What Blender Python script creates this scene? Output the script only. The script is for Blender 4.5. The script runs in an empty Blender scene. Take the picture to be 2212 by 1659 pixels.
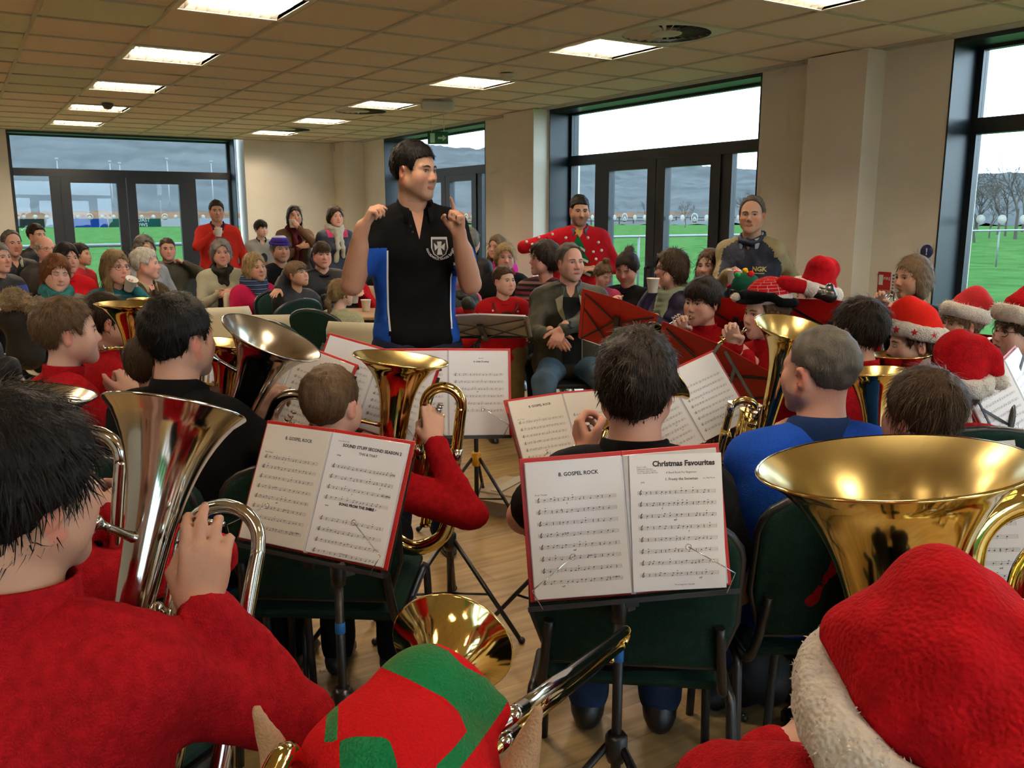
import bpy, math, random
import numpy as np
from mathutils import Vector, Matrix
from mathutils.bvhtree import BVHTree

# ---------------------------------------------------------------- camera, sky, exposure
scene = bpy.context.scene
COL = scene.collection
FPX, CX, CY = 1900.0, 1106.0, 829.5
CAM = np.array([0.0, 0.0, 1.52])
PITCH, YAW = math.radians(10.9), math.radians(32.05)
FW = np.array([math.sin(YAW)*math.cos(PITCH), math.cos(YAW)*math.cos(PITCH), -math.sin(PITCH)])
RT = np.array([math.cos(YAW), -math.sin(YAW), 0.0])
UP = np.cross(RT, FW)
cd = bpy.data.cameras.new('camera')
cd.sensor_width = 36.0
cd.lens = FPX/2212*36.0
cd.clip_start = 0.05
cd.clip_end = 3000
cam = bpy.data.objects.new('camera', cd)
COL.objects.link(cam)
cam.location = CAM
cam.rotation_euler = (math.pi/2-PITCH, 0, -YAW)
scene.camera = cam

w = bpy.data.worlds.new('overcast_sky')
scene.world = w
w.use_nodes = True
wn = w.node_tree
wn.nodes.clear()
bg = wn.nodes.new('ShaderNodeBackground')
tc = wn.nodes.new('ShaderNodeTexCoord')
nz = wn.nodes.new('ShaderNodeTexNoise')
nz.inputs['Scale'].default_value = 1.6
nz.inputs['Detail'].default_value = 4
rp = wn.nodes.new('ShaderNodeValToRGB')
rp.color_ramp.elements[0].position = 0.3
rp.color_ramp.elements[0].color = (0.56, 0.76, 0.98, 1)
rp.color_ramp.elements[1].position = 0.7
rp.color_ramp.elements[1].color = (0.70, 0.88, 1.0, 1)
ow = wn.nodes.new('ShaderNodeOutputWorld')
wn.links.new(tc.outputs['Generated'], nz.inputs['Vector'])
wn.links.new(nz.outputs['Fac'], rp.inputs['Fac'])
wn.links.new(rp.outputs['Color'], bg.inputs['Color'])
wn.links.new(bg.outputs['Background'], ow.inputs['Surface'])
bg.inputs['Strength'].default_value = 6.0

vs = scene.view_settings
vs.view_transform = 'Standard'
vs.look = 'None'
vs.gamma = 1.0
vs.use_curve_mapping = False
vs.exposure = 0.48
scene.cycles.use_denoising = True
scene.cycles.adaptive_threshold = 0.1
scene.cycles.adaptive_min_samples = 16
scene.cycles.max_bounces = 5
scene.cycles.diffuse_bounces = 3
scene.cycles.glossy_bounces = 3
scene.cycles.transparent_max_bounces = 8
scene.cycles.use_light_tree = False
scene.cycles.caustics_reflective = False
scene.cycles.caustics_refractive = False
scene.cycles.sample_clamp_indirect = 6.0
TUBE_POWER = 135.0            # emission of the ceiling tubes

# ---------------------------------------------------------------- geometry helpers
A = lambda *v: np.array(v, float)
def unit(v):
    v = np.asarray(v, float)
    return v/(np.linalg.norm(v)+1e-12)
def ray(x, y):
    return unit(FW*FPX+RT*(x-CX)-UP*(y-CY))
def at(x, y, d):
    return CAM+ray(x, y)*d
def onz(x, y, z):
    r = ray(x, y)
    return CAM+r*(z-CAM[2])/r[2]
def rotv(axis, deg):
    return np.array(Matrix.Rotation(math.radians(deg), 3, Vector(axis)))
def frame(fwd, up=(0, 0, 1), roll=0):
    """columns: right, forward, up"""
    f = unit(fwd)
    r = unit(np.cross(f, up))
    u = np.cross(r, f)
    R = np.stack([r, f, u], 1)
    if roll:
        R = R@rotv((0, 1, 0), roll)
    return R

MATS = {}
def nmat(name):
    m = bpy.data.materials.new(name)
    m.use_nodes = True
    nt = m.node_tree
    return m, nt, nt.nodes['Principled BSDF']
def mat(key, col, rough=0.6, metal=0.0, bump=0.0, bscale=60.0, var=0.0, vscale=8.0, spec=0.5, sheen=0.0, coat=0.0, emit=0.0, stretch=None, alpha=None):
    if key in MATS:
        return MATS[key]
    m, nt, b = nmat(key)
    c = tuple(col)+(1,)
    b.inputs['Base Color'].default_value = c
    b.inputs['Roughness'].default_value = rough
    b.inputs['Metallic'].default_value = metal
    b.inputs['Specular IOR Level'].default_value = spec
    if sheen:
        b.inputs['Sheen Weight'].default_value = sheen
        b.inputs['Sheen Roughness'].default_value = 0.5
        b.inputs['Sheen Tint'].default_value = c
    if coat:
        b.inputs['Coat Weight'].default_value = coat
        b.inputs['Coat Roughness'].default_value = 0.12
    if emit:
        b.inputs['Emission Color'].default_value = c
        b.inputs['Emission Strength'].default_value = emit
    L = nt.links
    if var or bump:
        t = nt.nodes.new('ShaderNodeTexCoord')
        src = t.outputs['Object']
        if stretch:
            mp = nt.nodes.new('ShaderNodeMapping')
            mp.inputs['Scale'].default_value = stretch
            L.new(src, mp.inputs['Vector'])
            src = mp.outputs['Vector']
    if var:
        n = nt.nodes.new('ShaderNodeTexNoise')
        n.inputs['Scale'].default_value = vscale
        n.inputs['Detail'].default_value = 1.5
        L.new(src, n.inputs['Vector'])
        r = nt.nodes.new('ShaderNodeValToRGB')
        r.color_ramp.elements[0].position = 0.3
        r.color_ramp.elements[1].position = 0.7
        r.color_ramp.elements[0].color = tuple(max(0, x*(1-var)) for x in col)+(1,)
        r.color_ramp.elements[1].color = tuple(min(1, x*(1+var)) for x in col)+(1,)
        L.new(n.outputs['Fac'], r.inputs['Fac'])
        L.new(r.outputs['Color'], b.inputs['Base Color'])
    if bump:
        n2 = nt.nodes.new('ShaderNodeTexNoise')
        n2.inputs['Scale'].default_value = bscale
        n2.inputs['Detail'].default_value = 0.5
        L.new(src, n2.inputs['Vector'])
        bp = nt.nodes.new('ShaderNodeBump')
        bp.inputs['Strength'].default_value = bump
        bp.inputs['Distance'].default_value = 0.01
        L.new(n2.outputs['Fac'], bp.inputs['Height'])
        L.new(bp.outputs['Normal'], b.inputs['Normal'])
    MATS[key] = m
    return m
def hexc(h):
    """sRGB hex as seen -> linear"""
    v = [int(h[i:i+2], 16)/255 for i in (0, 2, 4)]
    return tuple(x/12.92 if x <= 0.04045 else ((x+0.055)/1.055)**2.4 for x in v)

def add_attr_mat(key, rough, bump=0.0, bscale=80.0, sss=0.0, spec=0.5, sheen=0.0, stretch=None):
    """base colour read from the mesh's own colour attribute"""
    if key in MATS:
        return MATS[key]
    m = mat(key, (0.5, 0.5, 0.5), rough, bump=bump, bscale=bscale, spec=spec, sheen=sheen, stretch=stretch)
    nt = m.node_tree
    a = nt.nodes.new('ShaderNodeVertexColor')
    a.layer_name = 'Col'
    nt.links.new(a.outputs['Color'], nt.nodes['Principled BSDF'].inputs['Base Color'])
    if sss:
        b = nt.nodes['Principled BSDF']
        b.inputs['Subsurface Weight'].default_value = sss
        b.inputs['Subsurface Radius'].default_value = (0.012, 0.005, 0.003)
        b.inputs['Subsurface Scale'].default_value = 1.0
    return m

def link(o, parent=None):
    COL.objects.link(o)
    if parent is not None:
        o.parent = parent
    return o
def tag(o, label=None, cat=None, group=None, kind=None):
    for k, v in (('label', label), ('category', cat), ('group', group), ('kind', kind)):
        if v:
            o[k] = v
    return o
def empty(name, loc=(0, 0, 0), rz=0.0):
    o = bpy.data.objects.new(name, None)
    o.empty_display_size = 0.1
    o.location = loc
    o.rotation_euler = (0, 0, rz)
    return link(o)
def raw_mesh(name, V, F, mats, smooth=True, col=None, midx=None):
    """F: (n,3) / (n,4) array or list of index lists"""
    me = bpy.data.meshes.new(name)
    V = np.asarray(V, np.float32)
    if isinstance(F, np.ndarray):
        nf, k = F.shape
        flat = F.astype(np.int32).ravel()
        ls = np.arange(nf, dtype=np.int32)*k
        lt = np.full(nf, k, np.int32)
    else:
        lt = np.array([len(f) for f in F], np.int32)
        ls = np.concatenate([[0], np.cumsum(lt)[:-1]]).astype(np.int32) if len(lt) else lt
        flat = np.array([i for f in F for i in f], np.int32)
        nf = len(lt)
    me.vertices.add(len(V))
    me.vertices.foreach_set('co', V.ravel())
    me.loops.add(len(flat))
    me.loops.foreach_set('vertex_index', flat)
    me.polygons.add(nf)
    me.polygons.foreach_set('loop_start', ls)
    me.polygons.foreach_set('loop_total', lt)
    if smooth is True:
        me.polygons.foreach_set('use_smooth', np.ones(nf, bool))
    else:
        me.polygons.foreach_set('use_smooth', np.zeros(nf, bool) if smooth is False else np.asarray(smooth, bool))
    for m in (mats if isinstance(mats, (list, tuple)) else [mats]):
        me.materials.append(m)
    if midx is not None:
        me.polygons.foreach_set('material_index', np.asarray(midx, np.int32))
    me.update(calc_edges=True)
    if col is not None:
        at_ = me.color_attributes.new('Col', 'FLOAT_COLOR', 'POINT')
        c4 = np.ones((len(V), 4), np.float32)
        c4[:, :3] = col
        at_.data.foreach_set('color', c4.ravel())
    return me
def mk(name, V, F, mats, parent=None, smooth=True, col=None, midx=None, loc=None):
    me = raw_mesh(name, V, F, mats, smooth, col, midx)
    o = bpy.data.objects.new(name, me)
    if loc is not None:
        o.location = loc
    return link(o, parent)
def copy_tree(o, parent=None):
    c = o.copy()
    COL.objects.link(c)
    c.parent = parent
    for ch in o.children:
        copy_tree(ch, c)
    return c

def spline(pts, n=6, closed=False):
    """Catmull-Rom through points; rows may carry a radius as fourth value"""
    P = np.asarray(pts, float)
    out = []
    m = len(P)
    rng = range(m if closed else m-1)
    for i in rng:
        if closed:
            p0, p1, p2, p3 = P[(i-1) % m], P[i], P[(i+1) % m], P[(i+2) % m]
        else:
            p1, p2 = P[i], P[i+1]
            p0 = P[i-1] if i > 0 else 2*p1-p2
            p3 = P[i+2] if i+2 < m else 2*p2-p1
        for t in np.arange(n)/n:
            out.append(0.5*((2*p1)+(-p0+p2)*t+(2*p0-5*p1+4*p2-p3)*t*t+(-p0+3*p1-3*p2+p3)*t**3))
    if not closed:
        out.append(P[-1])
    return np.array(out)

class MB:
    """collects shapes into one mesh"""
    def __init__(s):
        s.V, s.F, s.S, s.n = [], [], [], 0
    def add(s, V, F, smooth=True):
        V = np.asarray(V, float)
        s.V.append(V)
        for f in F:
            s.F.append([int(i)+s.n for i in f])
            s.S.append(smooth)
        s.n += len(V)
        return s
    def box(s, c, size, R=None, smooth=False):
        h = np.asarray(size, float)/2
        V = np.array([(x, y, z) for x in (-1, 1) for y in (-1, 1) for z in (-1, 1)])*h
        if R is not None:
            V = V@np.asarray(R).T
        return s.add(V+np.asarray(c), [(0, 1, 3, 2), (4, 6, 7, 5), (0, 4, 5, 1), (2, 3, 7, 6), (0, 2, 6, 4), (1, 5, 7, 3)], smooth)
    def bbox(s, lo, hi):
        lo, hi = np.asarray(lo, float), np.asarray(hi, float)
        return s.box((lo+hi)/2, hi-lo)
    def rbox(s, c, size, bev, R=None):
        """box with bevelled edges"""
        h = np.asarray(size, float)/2
        i = h-bev
        V, idx = [], {}
        for sx in (-1, 1):
            for sy in (-1, 1):
                for sz in (-1, 1):
                    for ax in range(3):
                        sg = np.array([sx, sy, sz], float)
                        v = sg*i
                        v[ax] = sg[ax]*h[ax]
                        idx[(sx, sy, sz, ax)] = len(V)
                        V.append(v)
        F = []
        for ax in range(3):
            o = [a for a in range(3) if a != ax]
            for sg in (-1, 1):
                q = []
                for a, b in ((-1, -1), (1, -1), (1, 1), (-1, 1)):
                    k = [0, 0, 0]
                    k[ax], k[o[0]], k[o[1]] = sg, a, b
                    q.append(idx[tuple(k)+(ax,)])
                F.append(q)
            for a in (-1, 1):
                for b in (-1, 1):
                    k0, k1 = [0]*3, [0]*3
                    k0[ax], k0[o[0]], k0[o[1]] = -1, a, b
                    k1[ax], k1[o[0]], k1[o[1]] = 1, a, b
                    F.append([idx[tuple(k0)+(o[0],)], idx[tuple(k1)+(o[0],)], idx[tuple(k1)+(o[1],)], idx[tuple(k0)+(o[1],)]])
        for sx in (-1, 1):
            for sy in (-1, 1):
                for sz in (-1, 1):
                    F.append([idx[(sx, sy, sz, a)] for a in range(3)])
        V = np.array(V)
        # consistent outward winding
        G = []
        for f in F:
            p = V[f]
            nn = np.cross(p[1]-p[0], p[2]-p[0])
            G.append(f if nn@p.mean(0) > 0 else f[::-1])
        if R is not None:
            V = V@np.asarray(R).T
        return s.add(V+np.asarray(c), G, False)
    def tube(s, pts, r, n=10, caps=True, closed=False):
        P = np.asarray(pts, float)
        m = len(P)
        if P.shape[1] == 4:
            r = P[:, 3]
            P = P[:, :3]
        r = np.broadcast_to(np.asarray(r, float), (m,))
        T = np.gradient(P, axis=0) if not closed else np.roll(P, -1, 0)-np.roll(P, 1, 0)
        T /= np.linalg.norm(T, axis=1)[:, None]+1e-12
        u = unit(np.cross(T[0], (0.31, 0.17, 0.93) if abs(T[0][2]) < 0.9 else (1, 0.2, 0)))
        ang = np.arange(n)/n*2*math.pi
        V = []
        for i in range(m):
            u = unit(u-T[i]*(u@T[i]))
            v = np.cross(T[i], u)
            V.append(P[i]+r[i]*(np.cos(ang)[:, None]*u+np.sin(ang)[:, None]*v))
        V = np.concatenate(V)
        F = []
        for i in range(m if closed else m-1):
            j = (i+1) % m
            for k in range(n):
                l = (k+1) % n
                F.append((i*n+k, i*n+l, j*n+l, j*n+k))
        s.add(V, F)
        if caps and not closed:
            b = s.n-m*n
            s.F.append([b+k for k in range(n)][::-1])
            s.F.append([b+(m-1)*n+k for k in range(n)])
            s.S += [False, False]
        return s
    def lathe(s, prof, o, R, n=32, sx=1.0):
        """profile rows (radius, height) turned about the up column of frame R at o"""
        prof = np.asarray(prof, float)
        ang = np.arange(n)/n*2*math.pi
        R = np.asarray(R)
        V = np.concatenate([np.stack([r*np.cos(ang)*sx, r*np.sin(ang), np.full(n, h)], 1) for r, h in prof])@R.T+np.asarray(o)
        F = []
        for i in range(len(prof)-1):
            for k in range(n):
                l = (k+1) % n
                F.append((i*n+k, i*n+l, (i+1)*n+l, (i+1)*n+k))
        return s.add(V, F)
    def disc(s, c, R, r, n=20, t=0.0005, r2=None):
        """flat disc (normal = up column of R)"""
        p = [(0, 0), (r, 0), (r, t), (0, t)] if r2 is None else [(r2, 0), (r, 0), (r, t), (r2, t), (r2, 0)]
        return s.lathe(p, c, R, n)
    def poly(s, pts, R, c, t=0.001):
        """prism of a flat outline given in (right, up) of frame R, thickness along -forward"""
        P = np.asarray(pts, float)
        m = len(P)
        R = np.asarray(R)
        front = P[:, :1]*R[:, 0]+P[:, 1:2]*R[:, 2]-R[:, 1]*t+np.asarray(c)
        back = P[:, :1]*R[:, 0]+P[:, 1:2]*R[:, 2]+np.asarray(c)
        F = [list(range(m)), list(range(2*m-1, m-1, -1))]+[[i, i+m, (i+1) % m+m, (i+1) % m] for i in range(m)]
        return s.add(np.concatenate([front, back]), F, False)
    def sphere(s, c, r, nu=12, nv=8, R=None):
        r = np.broadcast_to(np.asarray(r, float), (3,))
        V = [(0, 0, -1)]
        for j in range(1, nv):
            th = math.pi*j/nv-math.pi/2
            for i in range(nu):
                a = 2*math.pi*i/nu
                V.append((math.cos(th)*math.cos(a), math.cos(th)*math.sin(a), math.sin(th)))
        V.append((0, 0, 1))
        V = np.array(V)*r
        if R is not None:
            V = V@np.asarray(R).T
        F = []
        for i in range(nu):
            F.append((0, 1+(i+1) % nu, 1+i))
            for j in range(nv-2):
                F.append((1+j*nu+i, 1+j*nu+(i+1) % nu, 1+(j+1)*nu+(i+1) % nu, 1+(j+1)*nu+i))
            F.append((len(V)-1, 1+(nv-2)*nu+i, 1+(nv-2)*nu+(i+1) % nu))
        return s.add(V+np.asarray(c), F)
    def verts(s):
        return np.concatenate(s.V)
    def build(s, name, m, parent=None, off=None, col=None):
        V = s.verts()
        if off is not None:
            V = V-np.asarray(off)
        return mk(name, V, s.F, m, parent, s.S, col)

def text_mesh(body, size=0.1, bold=0.0, align='CENTER', shear=0.0, spacing=1.0):
    """lettering as flat triangles in the xy plane"""
    cu = bpy.data.curves.new('lettering', 'FONT')
    cu.body = body
    cu.size = size
    cu.offset = bold
    cu.align_x = align
    cu.shear = shear
    cu.space_character = spacing
    cu.resolution_u = 2
    o = bpy.data.objects.new('lettering', cu)
    tmp = bpy.data.scenes.new('lettering')
    tmp.collection.objects.link(o)
    vl = tmp.view_layers[0]
    vl.update()
    me = bpy.data.meshes.new_from_object(o.evaluated_get(vl.depsgraph))
    V = np.array([v.co[:] for v in me.vertices]) if len(me.vertices) else np.zeros((0, 3))
    F = [list(p.vertices) for p in me.polygons]
    bpy.data.objects.remove(o)
    bpy.data.scenes.remove(tmp)
    bpy.data.curves.remove(cu)
    bpy.data.meshes.remove(me)
    return V, F

# ---------------------------------------------------------------- implicit surfaces
def cone(a, b, ra, rb=None, k=0.02, sub=False):
    return ('c', A(*a), A(*b), ra, ra if rb is None else rb, k, sub)
def ball(c, r, k=0.02, sub=False):
    return ('c', A(*c), A(*c)+1e-6, r, r, k, sub)
def ell(c, r, k=0.02, R=None, sub=False):
    return ('e', A(*c), A(*r), R, 0, k, sub)
def xf(prims, R, s, o):
    """move primitives by rotation, scale, offset"""
    out = []
    for p in prims:
        if p[0] == 'c':
            out.append(('c', R@p[1]*s+o, R@p[2]*s+o, p[3]*s, p[4]*s, p[5]*s, p[6]))
        else:
            out.append(('e', R@p[1]*s+o, p[2]*s, R if p[3] is None else R@p[3], 0, p[5]*s, p[6]))
    return out
def sdf_mesh(prims, h, post=None, cut=None):
    lo, hi = np.full(3, 1e9), np.full(3, -1e9)
    for p in prims:
        if p[6]:
            continue
        if p[0] == 'c':
            r = max(p[3], p[4])
            lo = np.minimum(lo, np.minimum(p[1], p[2])-r)
            hi = np.maximum(hi, np.maximum(p[1], p[2])+r)
        else:
            r = p[2].max() if p[3] is not None else p[2]
            lo = np.minimum(lo, p[1]-r)
            hi = np.maximum(hi, p[1]+r)
    lo = lo-3*h-0.012
    hi = hi+3*h+0.012
    n = np.ceil((hi-lo)/h).astype(int)+1
    ax = [(lo[i]+h*np.arange(n[i])).astype(np.float32) for i in range(3)]
    f = np.full(n, 1.0, np.float32)
    for p in prims:
        k = p[5]
        if p[0] == 'c':
            r = max(p[3], p[4])
            l0, h0 = np.minimum(p[1], p[2])-r, np.maximum(p[1], p[2])+r
        else:
            r = p[2].max() if p[3] is not None else p[2]
            l0, h0 = p[1]-r, p[1]+r
        mg = k+3*h
        sl = []
        for i in range(3):
            a_ = max(0, int((l0[i]-mg-lo[i])/h))
            b_ = min(n[i], int((h0[i]+mg-lo[i])/h)+2)
            sl.append(slice(a_, b_))
        if any(s_.stop <= s_.start for s_ in sl):
            continue
        X = ax[0][sl[0]][:, None, None]
        Y = ax[1][sl[1]][None, :, None]
        Z = ax[2][sl[2]][None, None, :]
        if p[0] == 'c':
            a, b = p[1].astype(np.float32), p[2].astype(np.float32)
            d = b-a
            dd = float(d@d)+1e-12
            t = np.clip(((X-a[0])*d[0]+(Y-a[1])*d[1]+(Z-a[2])*d[2])/dd, 0, 1)
            q = np.sqrt((X-a[0]-t*d[0])**2+(Y-a[1]-t*d[1])**2+(Z-a[2]-t*d[2])**2)-(p[3]+(p[4]-p[3])*t)
        else:
            c, r3 = p[1], p[2]
            dx, dy, dz = X-c[0], Y-c[1], Z-c[2]
            if p[3] is not None:
                Rm = p[3]
                dx, dy, dz = (dx*Rm[0, 0]+dy*Rm[1, 0]+dz*Rm[2, 0], dx*Rm[0, 1]+dy*Rm[1, 1]+dz*Rm[2, 1], dx*Rm[0, 2]+dy*Rm[1, 2]+dz*Rm[2, 2])
            k0 = np.sqrt((dx/r3[0])**2+(dy/r3[1])**2+(dz/r3[2])**2)
            k1 = np.sqrt((dx/r3[0]**2)**2+(dy/r3[1]**2)**2+(dz/r3[2]**2)**2)+1e-6
            q = k0*(k0-1)/k1
        g = f[tuple(sl)]
        if p[6]:
            q = -q
            hh = np.maximum(k-np.abs(g-q), 0)/max(k, 1e-6)
            f[tuple(sl)] = np.maximum(g, q)+hh*hh*k*0.25
        else:
            hh = np.maximum(k-np.abs(g-q), 0)/max(k, 1e-6)
            f[tuple(sl)] = np.minimum(g, q)-hh*hh*k*0.25
    if cut is not None:
        f = np.maximum(f, cut(ax[0][:, None, None], ax[1][None, :, None], ax[2][None, None, :]).astype(np.float32))
    if post is not None:
        m = np.abs(f) < 4*h
        ii = np.nonzero(m)
        f[m] += post(ax[0][ii[0]], ax[1][ii[1]], ax[2][ii[2]]).astype(np.float32)
    return nets(f, lo, h)
def nets(f, lo, h):
    ins = f < 0
    s = ins[:-1, :-1, :-1].astype(np.int8)
    for dx, dy, dz in ((1, 0, 0), (0, 1, 0), (0, 0, 1), (1, 1, 0), (1, 0, 1), (0, 1, 1), (1, 1, 1)):
        s = s+ins[dx:dx+s.shape[0], dy:dy+s.shape[1], dz:dz+s.shape[2]]
    act = (s > 0) & (s < 8)
    I, J, K = np.nonzero(act)
    ids = np.full(act.shape, -1, np.int32)
    ids[I, J, K] = np.arange(len(I))
    C8 = [(x, y, z) for x in (0, 1) for y in (0, 1) for z in (0, 1)]
    fv = {c: f[I+c[0], J+c[1], K+c[2]] for c in C8}
    acc = np.zeros((len(I), 3))
    cnt = np.zeros(len(I))
    for c in C8:
        for a in range(3):
            if c[a] == 0:
                d = list(c)
                d[a] = 1
                fa, fb = fv[c], fv[tuple(d)]
                m = (fa < 0) != (fb < 0)
                t = np.where(m, fa/np.where(m, fa-fb, 1), 0)
                for q in range(3):
                    acc[:, q] += np.where(m, c[q]+(t if q == a else 0), 0)
                cnt += m
    V = lo+h*(np.stack([I, J, K], 1)+acc/cnt[:, None])
    Q = []
    for a in range(3):
        o1, o2 = (a+1) % 3, (a+2) % 3
        sa = [slice(None)]*3
        sb = [slice(None)]*3
        sa[a], sb[a] = slice(0, -1), slice(1, None)
        ch = ins[tuple(sa)] != ins[tuple(sb)]
        idx = np.stack(np.nonzero(ch), 1)
        ok = (idx[:, o1] > 0) & (idx[:, o2] > 0) & (idx[:, o1] < act.shape[o1]) & (idx[:, o2] < act.shape[o2])
        idx = idx[ok]
        if not len(idx):
            continue
        def g(d1, d2):
            j = idx.copy()
            j[:, o1] -= d1
            j[:, o2] -= d2
            return ids[j[:, 0], j[:, 1], j[:, 2]]
        q = np.stack([g(1, 1), g(0, 1), g(0, 0), g(1, 0)], 1)
        fl = ~ins[idx[:, 0], idx[:, 1], idx[:, 2]]
        q[fl] = q[fl][:, ::-1]
        Q.append(q)
    Q = np.concatenate(Q) if Q else np.zeros((0, 4), int)
    Q = Q[(Q >= 0).all(1)]
    return V, Q
def join(parts):
    """[(V, F)] with F arrays of quads -> one"""
    n, Vs, Fs = 0, [], []
    for V, F in parts:
        Vs.append(V)
        Fs.append(np.asarray(F)+n)
        n += len(V)
    return np.concatenate(Vs), np.concatenate(Fs)
def wob(seed, amp, fr):
    """cheap smooth noise for folds"""
    rg = np.random.RandomState(seed)
    K = rg.normal(size=(7, 3))*fr
    ph = rg.uniform(0, 6.3, 7)
    def g(x, y, z):
        o = 0
        for i in range(7):
            w1 = 0.5*np.sin(K[(i+3) % 7, 0]*0.5*y+K[(i+3) % 7, 1]*0.5*z+ph[i])
            o = o+np.sin(K[i, 0]*x+K[i, 1]*y+K[i, 2]*z+ph[i]+w1*1.5)
        return amp*o/3.0
    return g
def strands(V, F, n, length, width, flow, lift=0.3, seed=0, bend=0.5, jit=0.25, centre=None):
    """thin tapering blades growing from a surface; flow(points, normals) -> direction"""
    rg = np.random.RandomState(seed)
    F = np.asarray(F)
    a, b, c = V[F[:, 0]], V[F[:, 1]], V[F[:, 2]]
    nr = np.cross(b-a, c-a)
    ar = np.linalg.norm(nr, axis=1)
    nr = nr/(ar[:, None]+1e-12)
    if centre is not None:
        q = a-centre
        q = q/(np.linalg.norm(q, axis=1)[:, None]+1e-9)
        ar = ar*((nr*q).sum(1) > 0.45)
    pick = rg.choice(len(F), n, p=ar/ar.sum())
    uv = rg.uniform(size=(n, 2))
    d = V[F[pick, 3]] if F.shape[1] == 4 else a[pick]
    P = (a[pick]*(1-uv[:, :1])+b[pick]*uv[:, :1])*(1-uv[:, 1:])+(d*(1-uv[:, :1])+c[pick]*uv[:, :1])*uv[:, 1:]
    N = nr[pick]
    D = flow(P, N)
    D = D-N*(D*N).sum(1)[:, None]
    D /= np.linalg.norm(D, axis=1)[:, None]+1e-9
    D = D+rg.normal(size=D.shape)*jit
    D1 = D+N*lift
    D1 /= np.linalg.norm(D1, axis=1)[:, None]+1e-9
    D2 = D+N*lift*(1-2*bend)
    D2 /= np.linalg.norm(D2, axis=1)[:, None]+1e-9
    Ls = length*rg.uniform(0.5, 1.2, n)[:, None]
    side = np.cross(D, N)
    side /= np.linalg.norm(side, axis=1)[:, None]+1e-9
    P0 = P-N*0.002
    P1 = P0+D1*Ls*0.55
    P2 = P1+D2*Ls*0.45
    wv = side*width*rg.uniform(0.6, 1.3, n)[:, None]
    W = np.stack([P0-wv, P0+wv, P1-wv*0.8, P1+wv*0.8, P2], 1).reshape(-1, 3)
    i = np.arange(n)[:, None]*5
    T = np.concatenate([i+A(0, 1, 3).astype(int), i+A(0, 3, 2).astype(int), i+A(2, 3, 4).astype(int)])
    return W, T, np.repeat(rg.uniform(0.65, 1.25, n), 5)
# ---------------------------------------------------------------- the room
XR, YB, ZC = 5.42, 13.40, 2.60          # right wall, back wall, ceiling
XL, YF = -4.0, -4.0
M_wall = mat('cream_wall_paint', (0.80, 0.73, 0.61), 0.85, bump=0.06, bscale=180, var=0.03, vscale=3)
M_frame = mat('dark_window_frame', (0.012, 0.016, 0.022), 0.38)
M_tile = mat('ceiling_tile', (0.80, 0.69, 0.59), 0.95, bump=0.35, bscale=420, var=0.05, vscale=200)
M_tile2 = mat('ceiling_tile_greenish', (0.68, 0.68, 0.53), 0.9, bump=0.3, bscale=420, var=0.05, vscale=200)
M_grid = mat('ceiling_grid_metal', (0.55, 0.51, 0.42), 0.6)

def wood_floor():
    m, nt, b = nmat('oak_vinyl_floor')
    L = nt.links
    t = nt.nodes.new('ShaderNodeTexCoord')
    mp = nt.nodes.new('ShaderNodeMapping')
    mp.inputs['Scale'].default_value = (1, 1, 1)
    br = nt.nodes.new('ShaderNodeTexBrick')
    br.inputs['Scale'].default_value = 1.0
    br.inputs['Brick Width'].default_value = 1.2
    br.inputs['Row Height'].default_value = 0.15
    br.inputs['Mortar Size'].default_value = 0.0015
    br.inputs['Color1'].default_value = (0.44, 0.285, 0.115, 1)
    br.inputs['Color2'].default_value = (0.54, 0.37, 0.165, 1)
    br.inputs['Mortar'].default_value = (0.30, 0.19, 0.08, 1)
    mp2 = nt.nodes.new('ShaderNodeMapping')
    mp2.inputs['Scale'].default_value = (1.5, 14, 1)
    nz = nt.nodes.new('ShaderNodeTexNoise')
    nz.inputs['Scale'].default_value = 2.2
    nz.inputs['Detail'].default_value = 3
    r = nt.nodes.new('ShaderNodeValToRGB')
    r.color_ramp.elements[0].position = 0.35
    r.color_ramp.elements[0].color = (0.62, 0.60, 0.55, 1)
    r.color_ramp.elements[1].position = 0.65
    r.color_ramp.elements[1].color = (1, 1, 1, 1)
    mx = nt.nodes.new('ShaderNodeMixRGB')
    mx.blend_type = 'MULTIPLY'
    mx.inputs['Fac'].default_value = 0.8
    L.new(t.outputs['Object'], mp.inputs['Vector'])
    L.new(mp.outputs['Vector'], br.inputs['Vector'])
    L.new(t.outputs['Object'], mp2.inputs['Vector'])
    L.new(mp2.outputs['Vector'], nz.inputs['Vector'])
    L.new(nz.outputs['Fac'], r.inputs['Fac'])
    L.new(br.outputs['Color'], mx.inputs['Color1'])
    L.new(r.outputs['Color'], mx.inputs['Color2'])
    L.new(mx.outputs['Color'], b.inputs['Base Color'])
    b.inputs['Roughness'].default_value = 0.34
    return m
fl = MB().bbox((XL, YF, -0.1), (XR+0.3, YB+0.3, 0)).build('floor', wood_floor())
tag(fl, 'pale oak vinyl floor of the hall', None, None, 'structure')

WOFF = {2: 12.15, 3: 7.91, 4: 3.45, 5: -1.01}       # far ends of the windows in the right wall
WW = 2.9
def struct(mb, name, m, label):
    return tag(mb.build(name, m), label, None, None, 'structure')
wb = MB()
for a, b_ in ((WOFF[2], YB+0.35), (WOFF[3], WOFF[2]-WW), (WOFF[4], WOFF[3]-WW), (WOFF[5], WOFF[4]-WW), (YF, WOFF[5]-WW)):
    wb.bbox((XR, a, 0), (XR+0.40, b_, ZC+0.1))
wall_r = struct(wb, 'wall_right', M_wall, 'cream painted wall with tall dark windows along the right side')
for y0, y1 in ((7.93, 8.53), (3.93, 4.42)):
    MB().bbox((XR-0.19, y0, 0), (XR+0.02, y1, ZC)).build('pilaster', M_wall, wall_r)
MB().bbox((XR-0.30, 12.93, 0), (XR+0.02, YB+0.02, ZC)).build('pilaster', M_wall, wall_r)
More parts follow.
